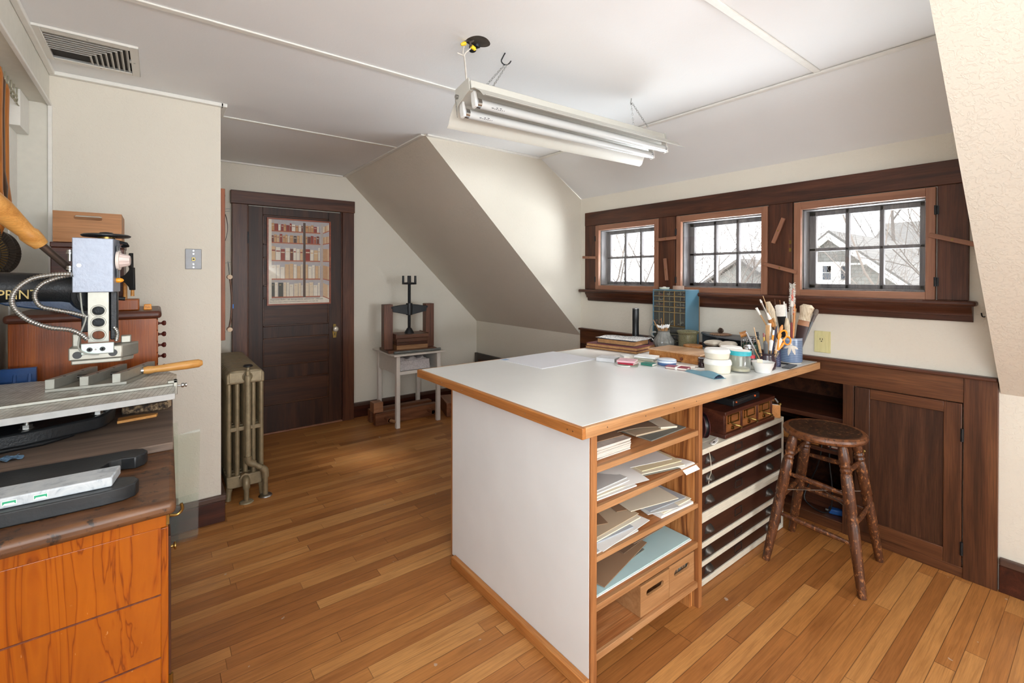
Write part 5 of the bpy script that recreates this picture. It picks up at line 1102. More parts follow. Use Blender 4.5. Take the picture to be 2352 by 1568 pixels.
bz = .884
wpart('base_casting', MB().prism([(-.50, 1.84), (-.30, 1.885), (-.150, 1.955), (-.128, 1.985), (-.112, 2.06), (-.118, 2.28), (-.50, 2.30)], 'xy', bz+.012, bz+.052).prism([(-.50, 1.845), (-.26, 1.905), (-.20, 1.96), (-.20, 2.20), (-.5, 2.2)], 'xy', bz, bz+.014), IRON, P, 'black base casting', bevel=.006)
for x, y in ((-.150, 2.00), (-.128, 2.07), (-.30, 1.93)):
    wpart('bolt', MB().cyl((x, y, bz+.052), (x, y, .985), .0065, n=12).lathe([(0, bz+.052), (.013, bz+.052), (.013, bz+.064), (0, bz+.064)], (x, y, 0), 6).cyl((x, y, bz+.0525), (x, y, bz+.0535), .017, n=16), STEEL, P)
wpart('bracket', MB().box(-.16, -.09, 2.10, 2.16, bz+.052, .984), IRON, P, bevel=.003)
tp = [(-.50, 1.768), (.048, 1.862), (.062, 2.215), (.02, 2.37), (-.25, 2.385), (-.30, 2.352), (-.35, 2.37), (-.50, 2.37)]
tb_ = wpart('table', MB().prism(tp, 'xy', .985, 1.0), ALUT, P, 'ruled aluminium table', smooth=0)
wpart('table_edge', MB().prism([(-.50, 1.762), (.048, 1.856), (.048, 1.864), (-.50, 1.770)], 'xy', .982, 1.001), plain('bright_edge', (172,172,170), .4, .1), P, 'bright front edge', bevel=.001)
rl_ = wpart('gauge_rail', MB().prism([(-.50, 1.905), (.050, 1.990), (.050, 2.004), (-.50, 1.919)], 'xy', 1.0005, 1.009), ALU, P, bevel=.001)
wpart('clamp', MB().box(.046, .058, 1.985, 2.010, .970, 1.020).box(.030, .058, 1.985, 2.010, 1.010, 1.020), ALU, rl_, bevel=.002); wpart('thumb_screw', MB().lathe([(.003, 0), (.003, .010), (.008, .012), (.008, .018), (.004, .020), (.007, .023), (.007, .027), (0, .027)], (.058, 1.998, .998), 12, axis=(1, 0, 0)), STEEL, rl_)
wpart('column', MB().prism([(-.505, 1.97), (-.41, 1.97), (-.41, 2.13), (-.505, 2.13)], 'xy', bz, 1.33), IRON, P, bevel=.012, seg=3)
ay = 2.05
wpart('arm', MB().tube([(-.50, ay, 1.340), (-.42, ay, 1.342), (-.32, ay, 1.343), (-.235, ay, 1.340), (-.19, ay, 1.335)], [.056, .050, .046, .046, .050], 28), IRON, P, 'black tubular arm', smooth=60)
wpart('arm_web', MB().prism([(-.40, 1.31), (-.20, 1.31), (-.155, 1.26), (-.18, 1.235), (-.24, 1.265), (-.36, 1.29)], 'xz', ay-.02, ay+.02), BLU, P, 'dark blue web', bevel=.004)
wpart('arm_flange', MB().lathe([(0, -.03), (.052, -.03), (.058, -.02), (.058, .02), (.046, .028), (.046, .03), (0, .03)], (-.165, ay-.012, 1.318), 32, axis=(.35, -1, 0)), IRON, P, bevel=.001)
Mx = Matrix.Translation((-.372-P.location[0], ay-.0475-P.location[1], 1.322-P.location[2])) @ Matrix.Rotation(PI/2, 4, 'X')
text('raised_letters', 'PRINT', .040, Mx, GOLD, P, .002, sx=.80)['label'] = 'raised gold letters reading PRINT'
# slide, head and control box
hy = 1.95
pl_ = MB(); n = 24; hx, hw = -.1445, .0245; zc3 = [(1.172, 1.2155, 1.194), (1.2155, 1.2525, 1.234), (1.2525, 1.29, 1.2705)]
for za, zb, zm in zc3:
    ring = []; outr = []
    for i in range(n):
        q = 2*PI*i/n; k = min(hw/max(1e-6, abs(math.cos(q))), ((zb-zm) if math.sin(q) > 0 else (zm-za))/max(1e-6, abs(math.sin(q))))
        ring.append((.0150*math.cos(q), .0135*math.sin(q))); outr.append((k*math.cos(q), k*math.sin(q)))
    # make sure the corners are present
    vs = [(hx+a, y, zm+b) for y in (hy, hy+.02) for a, b in ring]+[(hx+a, y, zm+b) for y in (hy, hy+.02) for a, b in outr]
    fs = []
    for i in range(n):
        j = (i+1) % n; fs += [(i, j, 2*n+j, 2*n+i), (n+j, n+i, 3*n+i, 3*n+j), (j, i, n+i, n+j)]
    pl_.add(vs, fs)
    for sx in (-1, 1):
        for zz, up_ in ((za, 0), (zb, 1)): pass
pl_.box(hx-hw, hx+hw, hy, hy+.02, 1.29, 1.33).box(hx-hw, hx-.0152, hy+.0003, hy+.0197, 1.172, 1.29).box(hx+.0152, hx+hw, hy+.0003, hy+.0197, 1.172, 1.29)
for za, zb, zm in zc3: pl_.box(hx-.016, hx+.016, hy+.0003, hy+.0197, za, zm-.0137).box(hx-.016, hx+.016, hy+.0003, hy+.0197, zm+.0137, zb)
sl_ = wpart('slide_plate', pl_, ALU, P, 'aluminium slide with three round holes', smooth=0)
for za, zb, zm in zc3: wpart('hole_rim', MB().torus((hx, hy, zm), .0165, .0022, 28, 6, (0, 1, 0)), ALU, sl_)
wpart('slide_block', MB().box(-.118, -.100, hy+.022, hy+.06, 1.175, 1.33).box(-.19, -.10, hy+.06, hy+.085, 1.20, 1.36), IRON, P, bevel=.003)
cb_ = wpart('control_box', MB().prism([(-.203, hy-.02), (-.107, hy-.02), (-.094, hy+.055), (-.195, hy+.055)], 'xy', 1.329, 1.497), HAM, P, 'grey hammertone control box', bevel=.002)
wpart('screw', MB().cyl((-.187, hy-.020, 1.412), (-.187, hy-.0235, 1.412), .0055, n=14).box(-.192, -.182, hy-.0240, hy-.0234, 1.4115, 1.4130), STEEL, cb_)
for z in (1.447, 1.398): wpart('bolt', MB().lathe([(0, 0), (.009, 0), (.009, .004), (.0075, .006), (.0075, .012), (.0045, .012), (.0045, -.022), (0, -.022)], (-.209, hy-.005, z), 14), STEEL, cb_)
wpart('dial', MB().lathe([(0, 0), (.031, 0), (.032, .003), (.031, .008), (0, .008)], (-.1, hy+.012, 1.430), 36, axis=(1, -.12, 0)), plain('white_bakelite', (228,216,208), .35, var=.02), cb_, 'white dial')
wpart('dial_knob', MB().lathe([(.022, .008), (.0165, .030), (.014, .033), (0, .034)], (-.1, hy+.012, 1.430), 24, axis=(1, -.12, 0), fn=lambda q, z: 1+.05*math.cos(12*q)), plain('pale_pink_bakelite', (222,204,198), .35, var=.03), cb_, 'pale knob')
wpart('indicator', MB().ball((-.097, hy+.012, 1.366), (.014, .008, .008), 14), plain('amber_lens', (240,160,40), .2, var=.02), cb_, 'amber light')
wpart('switch_plate', MB().box(-.1005, -.0975, hy-.005, hy+.03, 1.375, 1.475), BLACK, cb_)
wpart('hand_wheel', MB().lathe([(0, 0), (.058, 0), (.062, .003), (.062, .006), (.056, .009), (.020, .010), (.016, .015), (0, .017)], (-.128, hy+.045, 1.505), 40), IRON, P, 'black hand wheel', smooth=50)
wpart('wheel_stem', MB().cyl((-.128, hy+.045, 1.49), (-.128, hy+.045, 1.507), .022, n=20), BRASS, P); wpart('wheel_stop', MB().tube([(-.10, hy+.05, 1.492), (-.078, hy+.05, 1.486), (-.075, hy+.06, 1.480), (-.09, hy+.07, 1.478)], .005, 8), IRON, P)
hb = wpart('head_block', MB().prism([(-.210, hy-.035), (-.086, hy-.035), (-.048, hy+.020), (-.048, hy+.058), (-.210, hy+.055)], 'xy', 1.124, 1.162).prism([(-.205, hy-.028), (-.088, hy-.028), (-.060, hy+.010), (-.060, hy+.05), (-.205, hy+.05)], 'xy', 1.110, 1.1235).box(-.092, -.066, hy+.022, hy+.05, 1.162, 1.186), ALU, P, 'aluminium heated head', bevel=.003)
wpart('post', MB().box(-.207, -.188, hy+.02, hy+.045, 1.158, 1.20), ALU, hb, bevel=.003)
wpart('head_bracket', MB().box(-.182, -.105, hy-.041, hy-.034, 1.140, 1.174), plain('zinc_plate', (180,190,184), .35, .5), hb, bevel=.002)
for x in (-.162, -.148, -.132): wpart('bolt', MB().lathe([(0, 0), (.007, 0), (.0065, .004), (.003, .004), (0, .001)], (x, hy-.041, 1.155), 14, axis=(0, -1, 0)), IRON if x != -.148 else STEEL, hb)
for x in (-.190, -.108): wpart('slot_hole', MB().cyl((x, hy-.0352, 1.140), (x, hy-.036, 1.140), .011, n=18), BLACK, hb)
def conduit(name, pts, r, label):
    c = spl(pts, 10); L = [0]
    for a, b in zip(c, c[1:]): L.append(L[-1]+(b-a).length)
    n = int(L[-1]/.0016); out = []; rs = []; j = 0
    for i in range(n+1):
        s = L[-1]*i/n
        while j < len(c)-2 and L[j+1] < s: j += 1
        t = (s-L[j])/max(1e-9, L[j+1]-L[j]); out.append(c[j].lerp(c[j+1], t)); rs.append(r*(1.06 if (i % 4) in (0, 1) else .84))
    wpart(name, MB().tube(out, rs, 10), STEEL, P, label, smooth=80)
def L_(px, y, Y): # press helper: a point on the plane Y
    t = (px-1176.3)/1069.5; k = Y/(.7945-.607*t); return ((.607+.7945*t)*k, Y, 1.38-(y-639)/1069.5*k)
cy = 1.90
conduit('conduit', [L_(164, 635, cy), L_(120, 637, cy), L_(70, 648, cy-.01), L_(34, 676, cy-.02), L_(30, 708, cy-.02), L_(60, 738, cy-.015), L_(110, 757, cy), L_(160, 763, cy+.005), L_(185, 773, cy+.01), L_(200, 785, cy+.015)], .0068, 'large loop of flexible steel conduit')
conduit('conduit', [L_(168, 636, 1.93), L_(130, 645, 1.93), L_(95, 660, 1.92), L_(80, 684, 1.92), L_(92, 708, 1.92), L_(120, 716, 1.925), L_(165, 724, 1.93), L_(200, 733, 1.935)], .0062, 'small loop of flexible steel conduit')
conduit('conduit', [(-.108, hy+.015, 1.215), (-.100, hy+.01, 1.20), (-.100, hy+.0, 1.185), (-.102, hy-.005, 1.172)], .0055, 'short steel conduit')
wpart('wire', MB().tube(spl([(-.185, hy-.012, 1.328), (-.180, hy-.018, 1.27), (-.172, hy-.02, 1.25), (-.184, hy-.03, 1.20), (-.186, hy-.05, 1.165), (-.17, hy-.052, 1.145), (-.14, hy-.048, 1.139)], 7), .0022, 7), plain('grey_lead', (150,152,144), .5), P)
LEV = wood('lever_maple', (178,118,52), (206,146,74), (220,166,96), 'x', 2.2, .35, .2)
a0, a1 = Vector(L_(172, 632, 2.02)), Vector(L_(92, 566, 1.97)); a2 = Vector(L_(-26, 462, 1.90))
wpart('lever_rod', MB().cyl(a0, a1+(a2-a1)*.12, .0105, n=16), plain('brown_steel', (92,78,70), .4, .7, .2), P)
u = a2-a1
wpart('lever_handle', MB().tube([a1-u*.02, a1+u*.05, a1+u*.10, a1+u*.22, a1+u*.28, a1+u*.50, a1+u*.8, a1+u*1.05], [.0195, .0215, .0235, .0255, .0215, .026, .031, .030], 24), LEV, P, 'turned maple lever handle', smooth=60)
# type pallet lying on the press table
o = thing('type_pallet', 'grey metal type holder with three bars and a wooden handle on the press table', 'tool', (-.20, 2.20, 1.0005))
ox, oy = -.20, 2.20
def para(x0, y0, w, L, z0, z1, mb): mb.prism([(x0-ox, y0-oy), (x0+w-ox, y0-oy), (x0+w+.42*L-ox, y0+L-oy), (x0+.42*L-ox, y0+L-oy)], 'xy', z0, z1); return mb
part('plate', para(-.288, 2.115, .205, .23, 0, .010, MB()), ALU, o, bevel=.001)
for x0, y0, L in ((-.288, 2.1155, .215), (-.205, 2.112, .22), (-.122, 2.108, .225)): part('bar', para(x0, y0, .023, L, .010, .042, MB()), ALU, o, bevel=.0015)
part('screw', MB().cyl((-.245+.2-.02, .02, .027), (.158, .045, .022), .006, n=12), plain('dark_screw', (74,70,66), .4, .7), o); part('ferrule', MB().cyl((.150, .045, .022), (.166, .047, .022), .012, n=18), STEEL, o)
part('handle', MB().tube([(.160, .046, .022), (.175, .048, .022), (.195, .050, .022), (.23, .055, .023), (.29, .062, .025), (.335, .067, .027), (.348, .069, .0275)], [.012, .0155, .0125, .0145, .0170, .0165, .010], 24), LEV, o, 'turned wooden handle', smooth=60)
for x, y in ((-.262, 2.16), (-.225, 2.25), (-.178, 2.16), (-.14, 2.25), (-.095, 2.16), (-.055, 2.25)): part('hole', MB().cyl((x-ox+.016, y-oy, .0418), (x-ox+.016, y-oy, .0426), .004, n=12), BLACK, o)
# odds and ends round the press
m = MB(); m.box(-.50, -.350, 2.415, 2.435, .8845, 1.045)
for x in (-.495, -.455, -.410, -.372): m.prism([(2.375, .8845), (2.418, .8845), (2.418, 1.035)], 'yz', x, x+.010)
one('blue_bracket', m, plain('blue_enamel_iron', (26,64,116), .3, .1, .2, vs=24), 'dark blue ribbed iron bracket behind the press table', 'bracket', bevel=.002) 
BRK = NT('bark'); _f = BRK.noise(BRK.coord(), 90, 5, .65); BRK.set(col=BRK.ramp(_f, [(.40, (36,30,26)), (.52, (96,78,58)), (.66, (156,134,104))]), rough=.9); BRK.bump(_f, .6, .004); BRK = BRK.mat
o = thing('bark_slab', 'thin slab of wood with rough dark bark under the right end of the press table', 'wood', (-.022, 2.215, .884), .06)
part('slab', MB().prism([(-.08, -.045), (.052, -.052), (.056, .05), (-.08, .06)], 'xy', .0, .018), GREYPL, o); part('bark', MB().prism([(-.08, -.060), (.03, -.066), (.054, -.056), (.054, -.044), (-.08, -.040)], 'xy', 0, .028), BRK, o, 'dark bark edge', bevel=.004); part('torn_end', MB().prism([(.050, -.056), (.066, -.02), (.062, .05), (.052, .05)], 'xy', 0, .030), plain('pale_torn_bark', (170,150,122), .9, var=.35, vs=90), o, 'pale torn end', bevel=.003)
one('wood_wedge', MB().prism([(-.105, 2.040), (.000, 2.062), (.004, 2.085), (-.06, 2.095), (-.105, 2.088)], 'xy', .884, .893), LEV, 'thin orange wood wedge in front of the bark slab', 'wood', bevel=.001)
one('cloth', MB().sheet(lambda u, v: (-.37+.075*u+.01*math.sin(v*6), 1.795+.035*v, .8842+.009*abs(math.sin(u*9+v*5))), 14, 8, .001), plain('blue_fleece', (86,114,140), .95, var=.5, vs=160), 'crumpled blue cloth under the front of the press base', 'cloth', smooth=60)
# tool chest with side drawers
CHW = wood('chest_pine', (120,54,10), (152,74,15), (170,90,24), 'z', 1.2, .3, .25); CHT = wood('chest_lid', (74,38,26), (98,54,38), (120,72,52), 'x', 1.2, .4); KNB = wood('chest_knob', (64,24,20), (88,38,30), (104,50,40), 'z', 2, .25)
o = thing('tool_chest', 'orange brown wooden tool chest with dark lid and side knobs on the workbench', 'chest', (-.21, 2.72, .8605))
wpart('body', MB().box(-.438, .002, 2.505, 2.915, .8605, 1.200), CHW, o, bevel=.002)
wpart('lid', MB().box(-.450, .018, 2.490, 2.92, 1.200, 1.232), CHT, o, 'dark moulded lid', bevel=.012, seg=3)
for k in range(6):
    zz = 1.150-.0485*k
    d = wpart('drawer', MB().box(.001, .006, 2.53, 2.895, zz-.002, zz+.042), CHW, o, bevel=.001)
    for y in (2.60,): wpart('knob', MB().lathe([(.008, 0), (.0045, .006), (.0045, .012), (.010, .017), (.0115, .022), (.009, .028), (0, .030)], (.006, y, zz+.020), 16, axis=(1, 0, 0)), KNB, d)
DKB = wood('dark_walnut_box', (58,28,20), (84,44,31), (104,60,44), 'x', 1.0, .4)
o = thing('wooden_case', 'dark reddish wooden case standing on the tool chest under the pale box', 'box', (-.235, 2.81, 1.2325)); wpart('body', MB().box(-.350, -.115, 2.705, 2.91, 1.2325, 1.50), DKB, o, bevel=.003); wpart('lid', MB().box(-.352, -.113, 2.703, 2.912, 1.5005, 1.522), DKB, o, bevel=.003); wpart('hasp', MB().box(-.24, -.225, 2.700, 2.7035, 1.505, 1.515), BRASS, o)
handbox('pale oak box with a hand hole on top of the dark wooden case', -.342, -.122, 2.70, 2.93, 1.5230, .130, wood('oak_veneer_warm', (160,106,58), (180,124,74), (194,140,90), 'x', 1.4, .5, .2), .072, .106, .0095, name='wooden_box', group=None)
# rack of black bladed tools
o = thing('tool_block', 'small wooden block with pegs beside the press, on the tool chest lid', 'block', (-.095, 2.63, 1.2325)); part('block', MB().box(-.036, .036, -.06, .06, 0, .048), CHW, o, bevel=.004)
for k, (y, zz) in enumerate(((-.03, .13), (.0, .15), (.035, .14))): part('peg', MB().cyl((-.012, y, .048), (-.012, y, zz), .006, n=12), LEV, o)
def fan(x, y, z, s, label):
    b = thing('creasing_tool', label, 'tool', (x, y, z), -.5, 'black bladed tools beside the press')
    part('blade', MB().prism([(-.034*s, .046*s), (-.020*s, .040*s), (-.008*s, .022*s), (-.006*s, .008*s), (-.006*s, -.008*s), (-.008*s, -.022*s), (-.020*s, -.040*s), (-.034*s, -.046*s), (.034*s, -.05*s), (.036*s, .05*s)][::-1] if False else [(-.05*s, .006*s), (-.03*s, .008*s), (-.006*s, .020*s), (.010*s, .040*s), (.014*s, .056*s), (.032*s, .056*s), (.034*s, -.056*s), (.014*s, -.056*s), (.010*s, -.040*s), (-.006*s, -.020*s), (-.03*s, -.008*s), (-.05*s, -.006*s)], 'xz', -.006, .006), BLACK, b, 'black flared blade', bevel=.001)
    part('handle', MB().tube([(.024*s, 0, -.056*s), (.024*s, 0, -.086*s)], [.007*s, .008*s], 12), LEV, b)
fan(-.098, 2.555, 1.368, .85, 'lower black flared blade with a wooden handle beside the press'); fan(-.098, 2.60, 1.445, .60, 'upper black flared blade with a wooden handle beside the press')
o = thing('timer_box', 'black and grey instrument with small switches between the press and the flared blades', 'device', (-.150, 2.60, 1.2325)); part('body', MB().box(-.010, .012, -.05, .05, 0, .20), LEV, o, bevel=.002); part('panel', MB().box(-.008, .010, -.053, -.050, .02, .18), BLACK, o); part('switch', MB().box(-.006, .008, -.056, -.053, .10, .125).box(-.006, .008, -.056, -.053, .065, .08), STEEL, o); part('plug', MB().cyl((.012, -.03, .055), (.045, -.03, .050), .008, n=12), BLACK, o)
o = thing('orange_block', 'small orange block with dark printing on the right end of the tool chest lid', 'block', (-.030, 2.60, 1.2325)); part('block', MB().prism([(-.015, 0), (.015, 0), (.012, .024), (-.012, .024)], 'xz', -.012, .012), plain('orange_plastic_block', (236,150,28), .4), o, bevel=.002); q = MB()
for i, (a, b) in enumerate(((-.009, -.003), (-.001, .007), (-.009, -.006), (-.004, .008))): q.box(a, b, -.0128, -.0122, .014-.006*(i//2), .0155-.006*(i//2))
part('print', q, plain('dark_print', (120,66,20), .6), o)
# niche in the left wall: hooks, hanging wooden mallets, dark ribbed wheels
HK = plain('galvanised_hook', (176,172,152), .35, .8)
for i in range(12):
    y = 2.545+.05*i
    o = one('cup_hook', MB().tube(spl([(0, 0, 0), (0, 0, -.024), (0, .006, -.036), (.005, .026, -.052), (.005, .008, -.074), (.003, -.016, -.072), (0, -.026, -.054)], 5), .0024, 7), HK, 'wire hook in the row under the ceiling of the wall niche', 'hook', (-.476, y, 2.19), group='wire hooks in the niche', smooth=60)
MLD = wood('dark_mallet', (58,36,20), (92,58,32), (116,78,46), 'z', 1.4, .35); MLO = wood('orange_mallet', (160,92,32), (190,116,48), (206,138,66), 'z', 1.4, .35)
def mallet(y, x, mt, top, L, w, label):
    o = thing('wooden_mallet', label, 'mallet', (x, y, top-L), -.3, 'wooden mallets hanging in the niche')
    part('body', MB().tube([(0, 0, 0), (0, 0, L*.06), (0, 0, L*.16), (0, 0, L*.28), (0, 0, L*.75), (0, 0, L*.96), (0, 0, L)], [w*.45, w*.95, w*1.05, w*.72, w*.68, w*.8, w*.55], 18, flat=.8), mt, o, smooth=60); part('eye', MB().torus((0, 0, L+.006), .006, .0015, 14, 6, (1, 0, 0)), HK, o)
mallet(2.495, -.462, MLO, 2.145, .62, .026, 'nearest orange wooden mallet hanging in the niche at the left edge'); mallet(2.59, -.474, MLD, 2.14, .50, .028, 'dark wooden mallet hanging between two orange ones in the niche'); mallet(2.69, -.478, MLO, 2.14, .55, .024, 'farther orange wooden mallet hanging in the niche')
one('wall_block', MB().box(XN, XN+.045, 2.90, 3.072, 2.03, 2.189), TRIMW, 'white painted block under the ceiling of the niche', 'block', bevel=.002)
WHL = plain('blackened_wheel', (56,48,40), .5, .4, .3, vs=30)
for i, (y, z, r, l) in enumerate(((2.42, 1.525, .055, 'small upper dark wheel hanging in the niche behind the lever'), (2.44, 1.455, .075, 'front ribbed dark wheel hanging in the niche behind the lever'), (2.53, 1.47, .085, 'large dark wheel, second from the back, hanging in the niche'), (2.63, 1.468, .082, 'rearmost dark ribbed wheel hanging in the niche'))):
    o = thing('ribbed_wheel', l, 'wheel', (-.478+.0*i, y, z), group='dark wheels in the niche', rot=(0, PI/2, -.55))
    part('disc', MB().lathe([(0, -.004), (r*.9, -.006), (r, -.003), (r, .003), (r*.93, .008), (r*.62, .004), (r*.58, .008), (0, .008)], n=48), WHL, o, smooth=40); q = MB()
    for k in range(40): a = 2*PI*k/40; q.tube([(r*.64*math.cos(a), r*.64*math.sin(a), .006), (r*.92*math.cos(a), r*.92*math.sin(a), .0085)], .0016, 5)
    part('ribs', q, BRASS if i < 2 else WHL, o); part('hub', MB().lathe([(.006, .008), (.016, .010), (.014, .018), (.006, .018)], n=20), BRASS, o)
# glass sheets against the wall
GLS = glass('sheet_glass', (251,253,251), .6, .012)
def pane(label, pts, y0, y1, h): 
    mb = MB(); n = len(pts); k = (y1-y0)/h
    vs = [(x, y0+z*k, z) for x, z in pts]+[(x, y0+.003+z*k, z) for x, z in pts]
    mb.add(vs, [tuple(range(n)), tuple(reversed(range(n, 2*n)))]+[(i, n+i, n+(i+1) % n, (i+1) % n) for i in range(n)]); one('glass_sheet', mb, GLS, label, 'glass', group='glass sheets leaning by the workbench', smooth=0)
pane('tallest narrow glass sheet leaning on the wall nearest the workbench', [(-.06, .001), (.090, .001), (.090, .60), (-.06, .60)], 2.960, 3.045, .6)
pane('wide glass sheet with a sloping top edge leaning on the wall', [(-.02, .001), (.176, .001), (.190, .545), (-.02, .515)], 2.975, 3.050, .5)
pane('small low glass sheet in front of the wide one', [(.0, .001), (.170, .001), (.176, .235), (.0, .222)], 2.945, 2.965, .23)
# phone jack
o = thing('phone_jack', 'brushed metal plate with a small phone socket on the cream wall', 'wall plate', (.1615, YT-.0003, 1.473)); part('plate', MB().box(-.037, .037, -.004, 0, -.055, .055), plain('brushed_metal', (128,128,130), .45, .5, .05), o, bevel=.002)
part('socket', MB().box(-.008, .008, -.009, -.004, -.010, .008), BRASS, o, bevel=.001); part('socket_hole', MB().box(-.005, .005, -.0095, -.0089, -.006, .004), BLACK, o)
for z in (.045, -.045, .028, -.028): part('screw', MB().cyl((0, -.004, z), (0, -.0052, z), .004, n=12), STEEL, o)
# ------------------------------------------------------------------ radiator
RAD = plain('bronze_radiator_paint', (134,118,90), .42, .25, .2, vs=26); RADW = plain('pale_radiator_wear', (150,136,108), .42, .25, .2, vs=40)
o = thing('radiator', 'bronze painted cast iron column radiator behind the corner of the cream wall', 'radiator', (.441, 3.72, 0))
RXW, RZT = .208, .800
def rad_section(y, end=False):
    m = MB(); w = RXW; t = .021
    for k in range(5):
        x = -w/2+.016+k*(w-.032)/4
        m.tube([(x, y, .10), (x, y, .15), (x, y, .70), (x, y, .755)], [.011, .0135, .0135, .012], 10)
    m.prism([(-w/2, .715), (-w/2, .772), (-w/2+.018, .793), (-w/2+.05, RZT), (w/2-.05, RZT), (w/2-.018, .793), (w/2, .772), (w/2, .715)], 'xz', y-t, y+t)
    m.prism([(-w/2, .085), (-w/2, .150), (w/2, .150), (w/2, .085), (w/2-.02, .075), (-w/2+.02, .075)], 'xz', y-t, y+t)
    m.box(-w/2+.01, w/2-.01, y-.012, y+.012, .420, .448)
    return m
y0 = -.40; sec = None
for i in range(15):
    if sec is None: sec = part('section', rad_section(0), RAD, o, bevel=.006); sec.location.y = y0
    else:
        c = sec.copy(); C.objects.link(c); c.parent = o; c.location.y = y0+.0565*i
for y in (y0, y0+.0565*14):
    for s in (-1, 1): part('leg', MB().tube([(s*.085, y, .09), (s*.090, y, .04), (s*.094, y, .002)], [.020, .015, .017], 10), RAD, o)
part('end_plate', MB().box(-.088, .088, y0-.026, y0-.020, .725, .788), RADW, o, bevel=.004)
part('end_ring', MB().torus((.008, y0-.027, .757), .024, .005, 24, 8, (0, 1, 0)), RAD, o)
yv = y0-.050
v = part('valve', MB().tube([(.008, y0-.02, .757), (.008, yv, .757)], .016, 14).lathe([(0, .735), (.018, .735), (.018, .765), (.012, .770), (.012, .795), (.008, .800), (.008, .820), (0, .820)], (.008, yv, 0), 16), RADW, o)
part('valve_knob', MB().lathe([(0, 0), (.020, 0), (.027, .004), (.027, .010), (.018, .016), (0, .017)], (.008, yv, .820), 20), BLACK, v, 'black valve knob')
part('pipe', MB().cyl((.008, yv, .735), (.008, yv, .255), .0155, n=16), RADW, o); part('elbow', MB().tube(spl([(.008, yv, .268), (.010, yv, .240), (.025, yv, .222), (.045, yv, .212)], 5), .021, 14), RAD, o); part('pipe', MB().cyl((.025, yv, .225), (.092, yv-.004, .172), .0150, n=16), RAD, o); part('elbow', MB().tube(spl([(.078, yv-.004, .183), (.098, yv-.004, .165), (.103, yv-.004, .140), (.103, yv-.004, .118)], 5), .0205, 14), RAD, o); part('pipe', MB().cyl((.103, yv-.004, .125), (.103, yv-.004, .003), .0145, n=16), RAD, o)
part('floor_flange', MB().lathe([(0, 0), (.040, 0), (.036, .006), (.018, .010), (0, .010)], (.103, yv-.004, .001), 28), STEEL, o)
part('bushing', MB().cyl((-.005, y0-.015, .135), (-.005, y0-.045, .135), .030, n=8), RAD, o); part('elbow', MB().tube(spl([(-.005, y0-.04, .135), (-.005, y0-.070, .132), (-.005, y0-.080, .112), (-.005, y0-.080, .085)], 5), .0200, 14), RAD, o); part('pipe', MB().cyl((-.005, y0-.080, .095), (-.005, y0-.080, .003), .0145, n=16), RAD, o); part('floor_flange', MB().lathe([(0, 0), (.040, 0), (.036, .006), (.018, .010), (0, .010)], (-.005, y0-.080, .001), 28), RADW, o)
# board with hooks on the wall above the radiator
ORB = wood('orange_board', (130,66,32), (158,84,44), (176,102,58), 'z', 1.2, .45)
o = thing('hook_board', 'narrow orange wooden board with wire hooks on the hidden wall above the radiator', 'rack', (XT+.022, 3.545, .99)); part('board', MB().box(-.0215, .0215, -.24, .24, 0, .92), ORB, o, bevel=.002)
for y, z in ((-.22, .80), (-.17, .79), (-.20, .47)): part('hook', MB().tube([(.0215, y, z), (.055, y+.01, z+.006)], .0022, 6), STEEL, o)
for z in (.05, .88): part('screw', MB().cyl((.0215, -.225, z), (.0230, -.225, z), .006, n=10), IRON, o)
one('strap', MB().sheet(lambda u, v: (XT+.052+.012*math.sin(v*PI), 3.36+.03*u, 1.60+.16*v), 3, 10, .003), BLACK, 'black strap hanging from the orange hook board', 'strap', smooth=60)
o = thing('bow_tool', 'curved brown wooden frame with pale rollers hanging below the orange hook board', 'tool', (XT+.068, 3.36, 1.05)); part('frame', MB().tube(spl([(0, 0, .0), (.012, 0, .08), (.016, 0, .2), (.006, 0, .32)], 6), [.010]*19, 10, flat=.5), wood('bow_brown', (90,58,40), (116,80,58), (140,102,76), 'z', 2), o)
for z in (.0, .325): part('roller', MB().cyl((.004, -.025, z), (.004, .025, z), .014, n=18), plain('pale_roller', (196,170,140), .5), o, 'pale roller')
part('blue_mark', MB().box(.020, .026, -.006, .006, .13, .155), plain('blue_tape', (40,110,190), .5), o, 'blue tape')
part('hanger', MB().tube([(.004, 0, .335), (-.004, 0, .42)], .0018, 6), IRON, o)
# poster on the door
FRM = wood('poster_frame', (138,62,34), (164,80,46), (182,98,60), 'x', 1.5, .35)
px0, px1, pz0, pz1, py = .765, 1.302, 1.124, 1.892, 4.5245
o = thing('poster', 'framed poster of old book spines on shelves, hanging on the dark door', 'poster', (1.0335, py-.010, pz0))
fr = MB().box(px0, px0+.012, py-.018, py, pz0, pz1).box(px1-.012, px1, py-.018, py, pz0, pz1).box(px0+.012, px1-.012, py-.018, py, pz0, pz0+.012).box(px0+.012, px1-.012, py-.018, py, pz1-.012, pz1)
wpart('frame', fr, FRM, o, 'thin orange wooden frame')
PC = [plain('print_%d' % i, c, .6, var=.06, vs=40) for i, c in enumerate([(206,194,186), (186,172,164), (150,62,48), (116,62,44), (196,150,104), (214,178,136), (224,206,180), (232,222,206), (92,72,62), (78,80,76), (176,92,62), (182,176,178)])]
pr = MB(); yb = py-.006
wd, hg_ = px1-px0-.024, pz1-pz0-.024
def Q(u0, v0, u1, v1, mi, lay): # print rectangle: u across, v down from the top
    y = yb-.0002*lay; a, b = px0+.012+u0*wd, px0+.012+u1*wd; c, d = pz1-.012-v1*hg_, pz1-.012-v0*hg_
    pr.add([(a, y, c), (b, y, c), (b, y, d), (a, y, d)], [(0, 1, 2, 3)], mi)
pr.box(px0+.012, px1-.012, yb, yb+.004, pz0+.012, pz1-.012, 7)
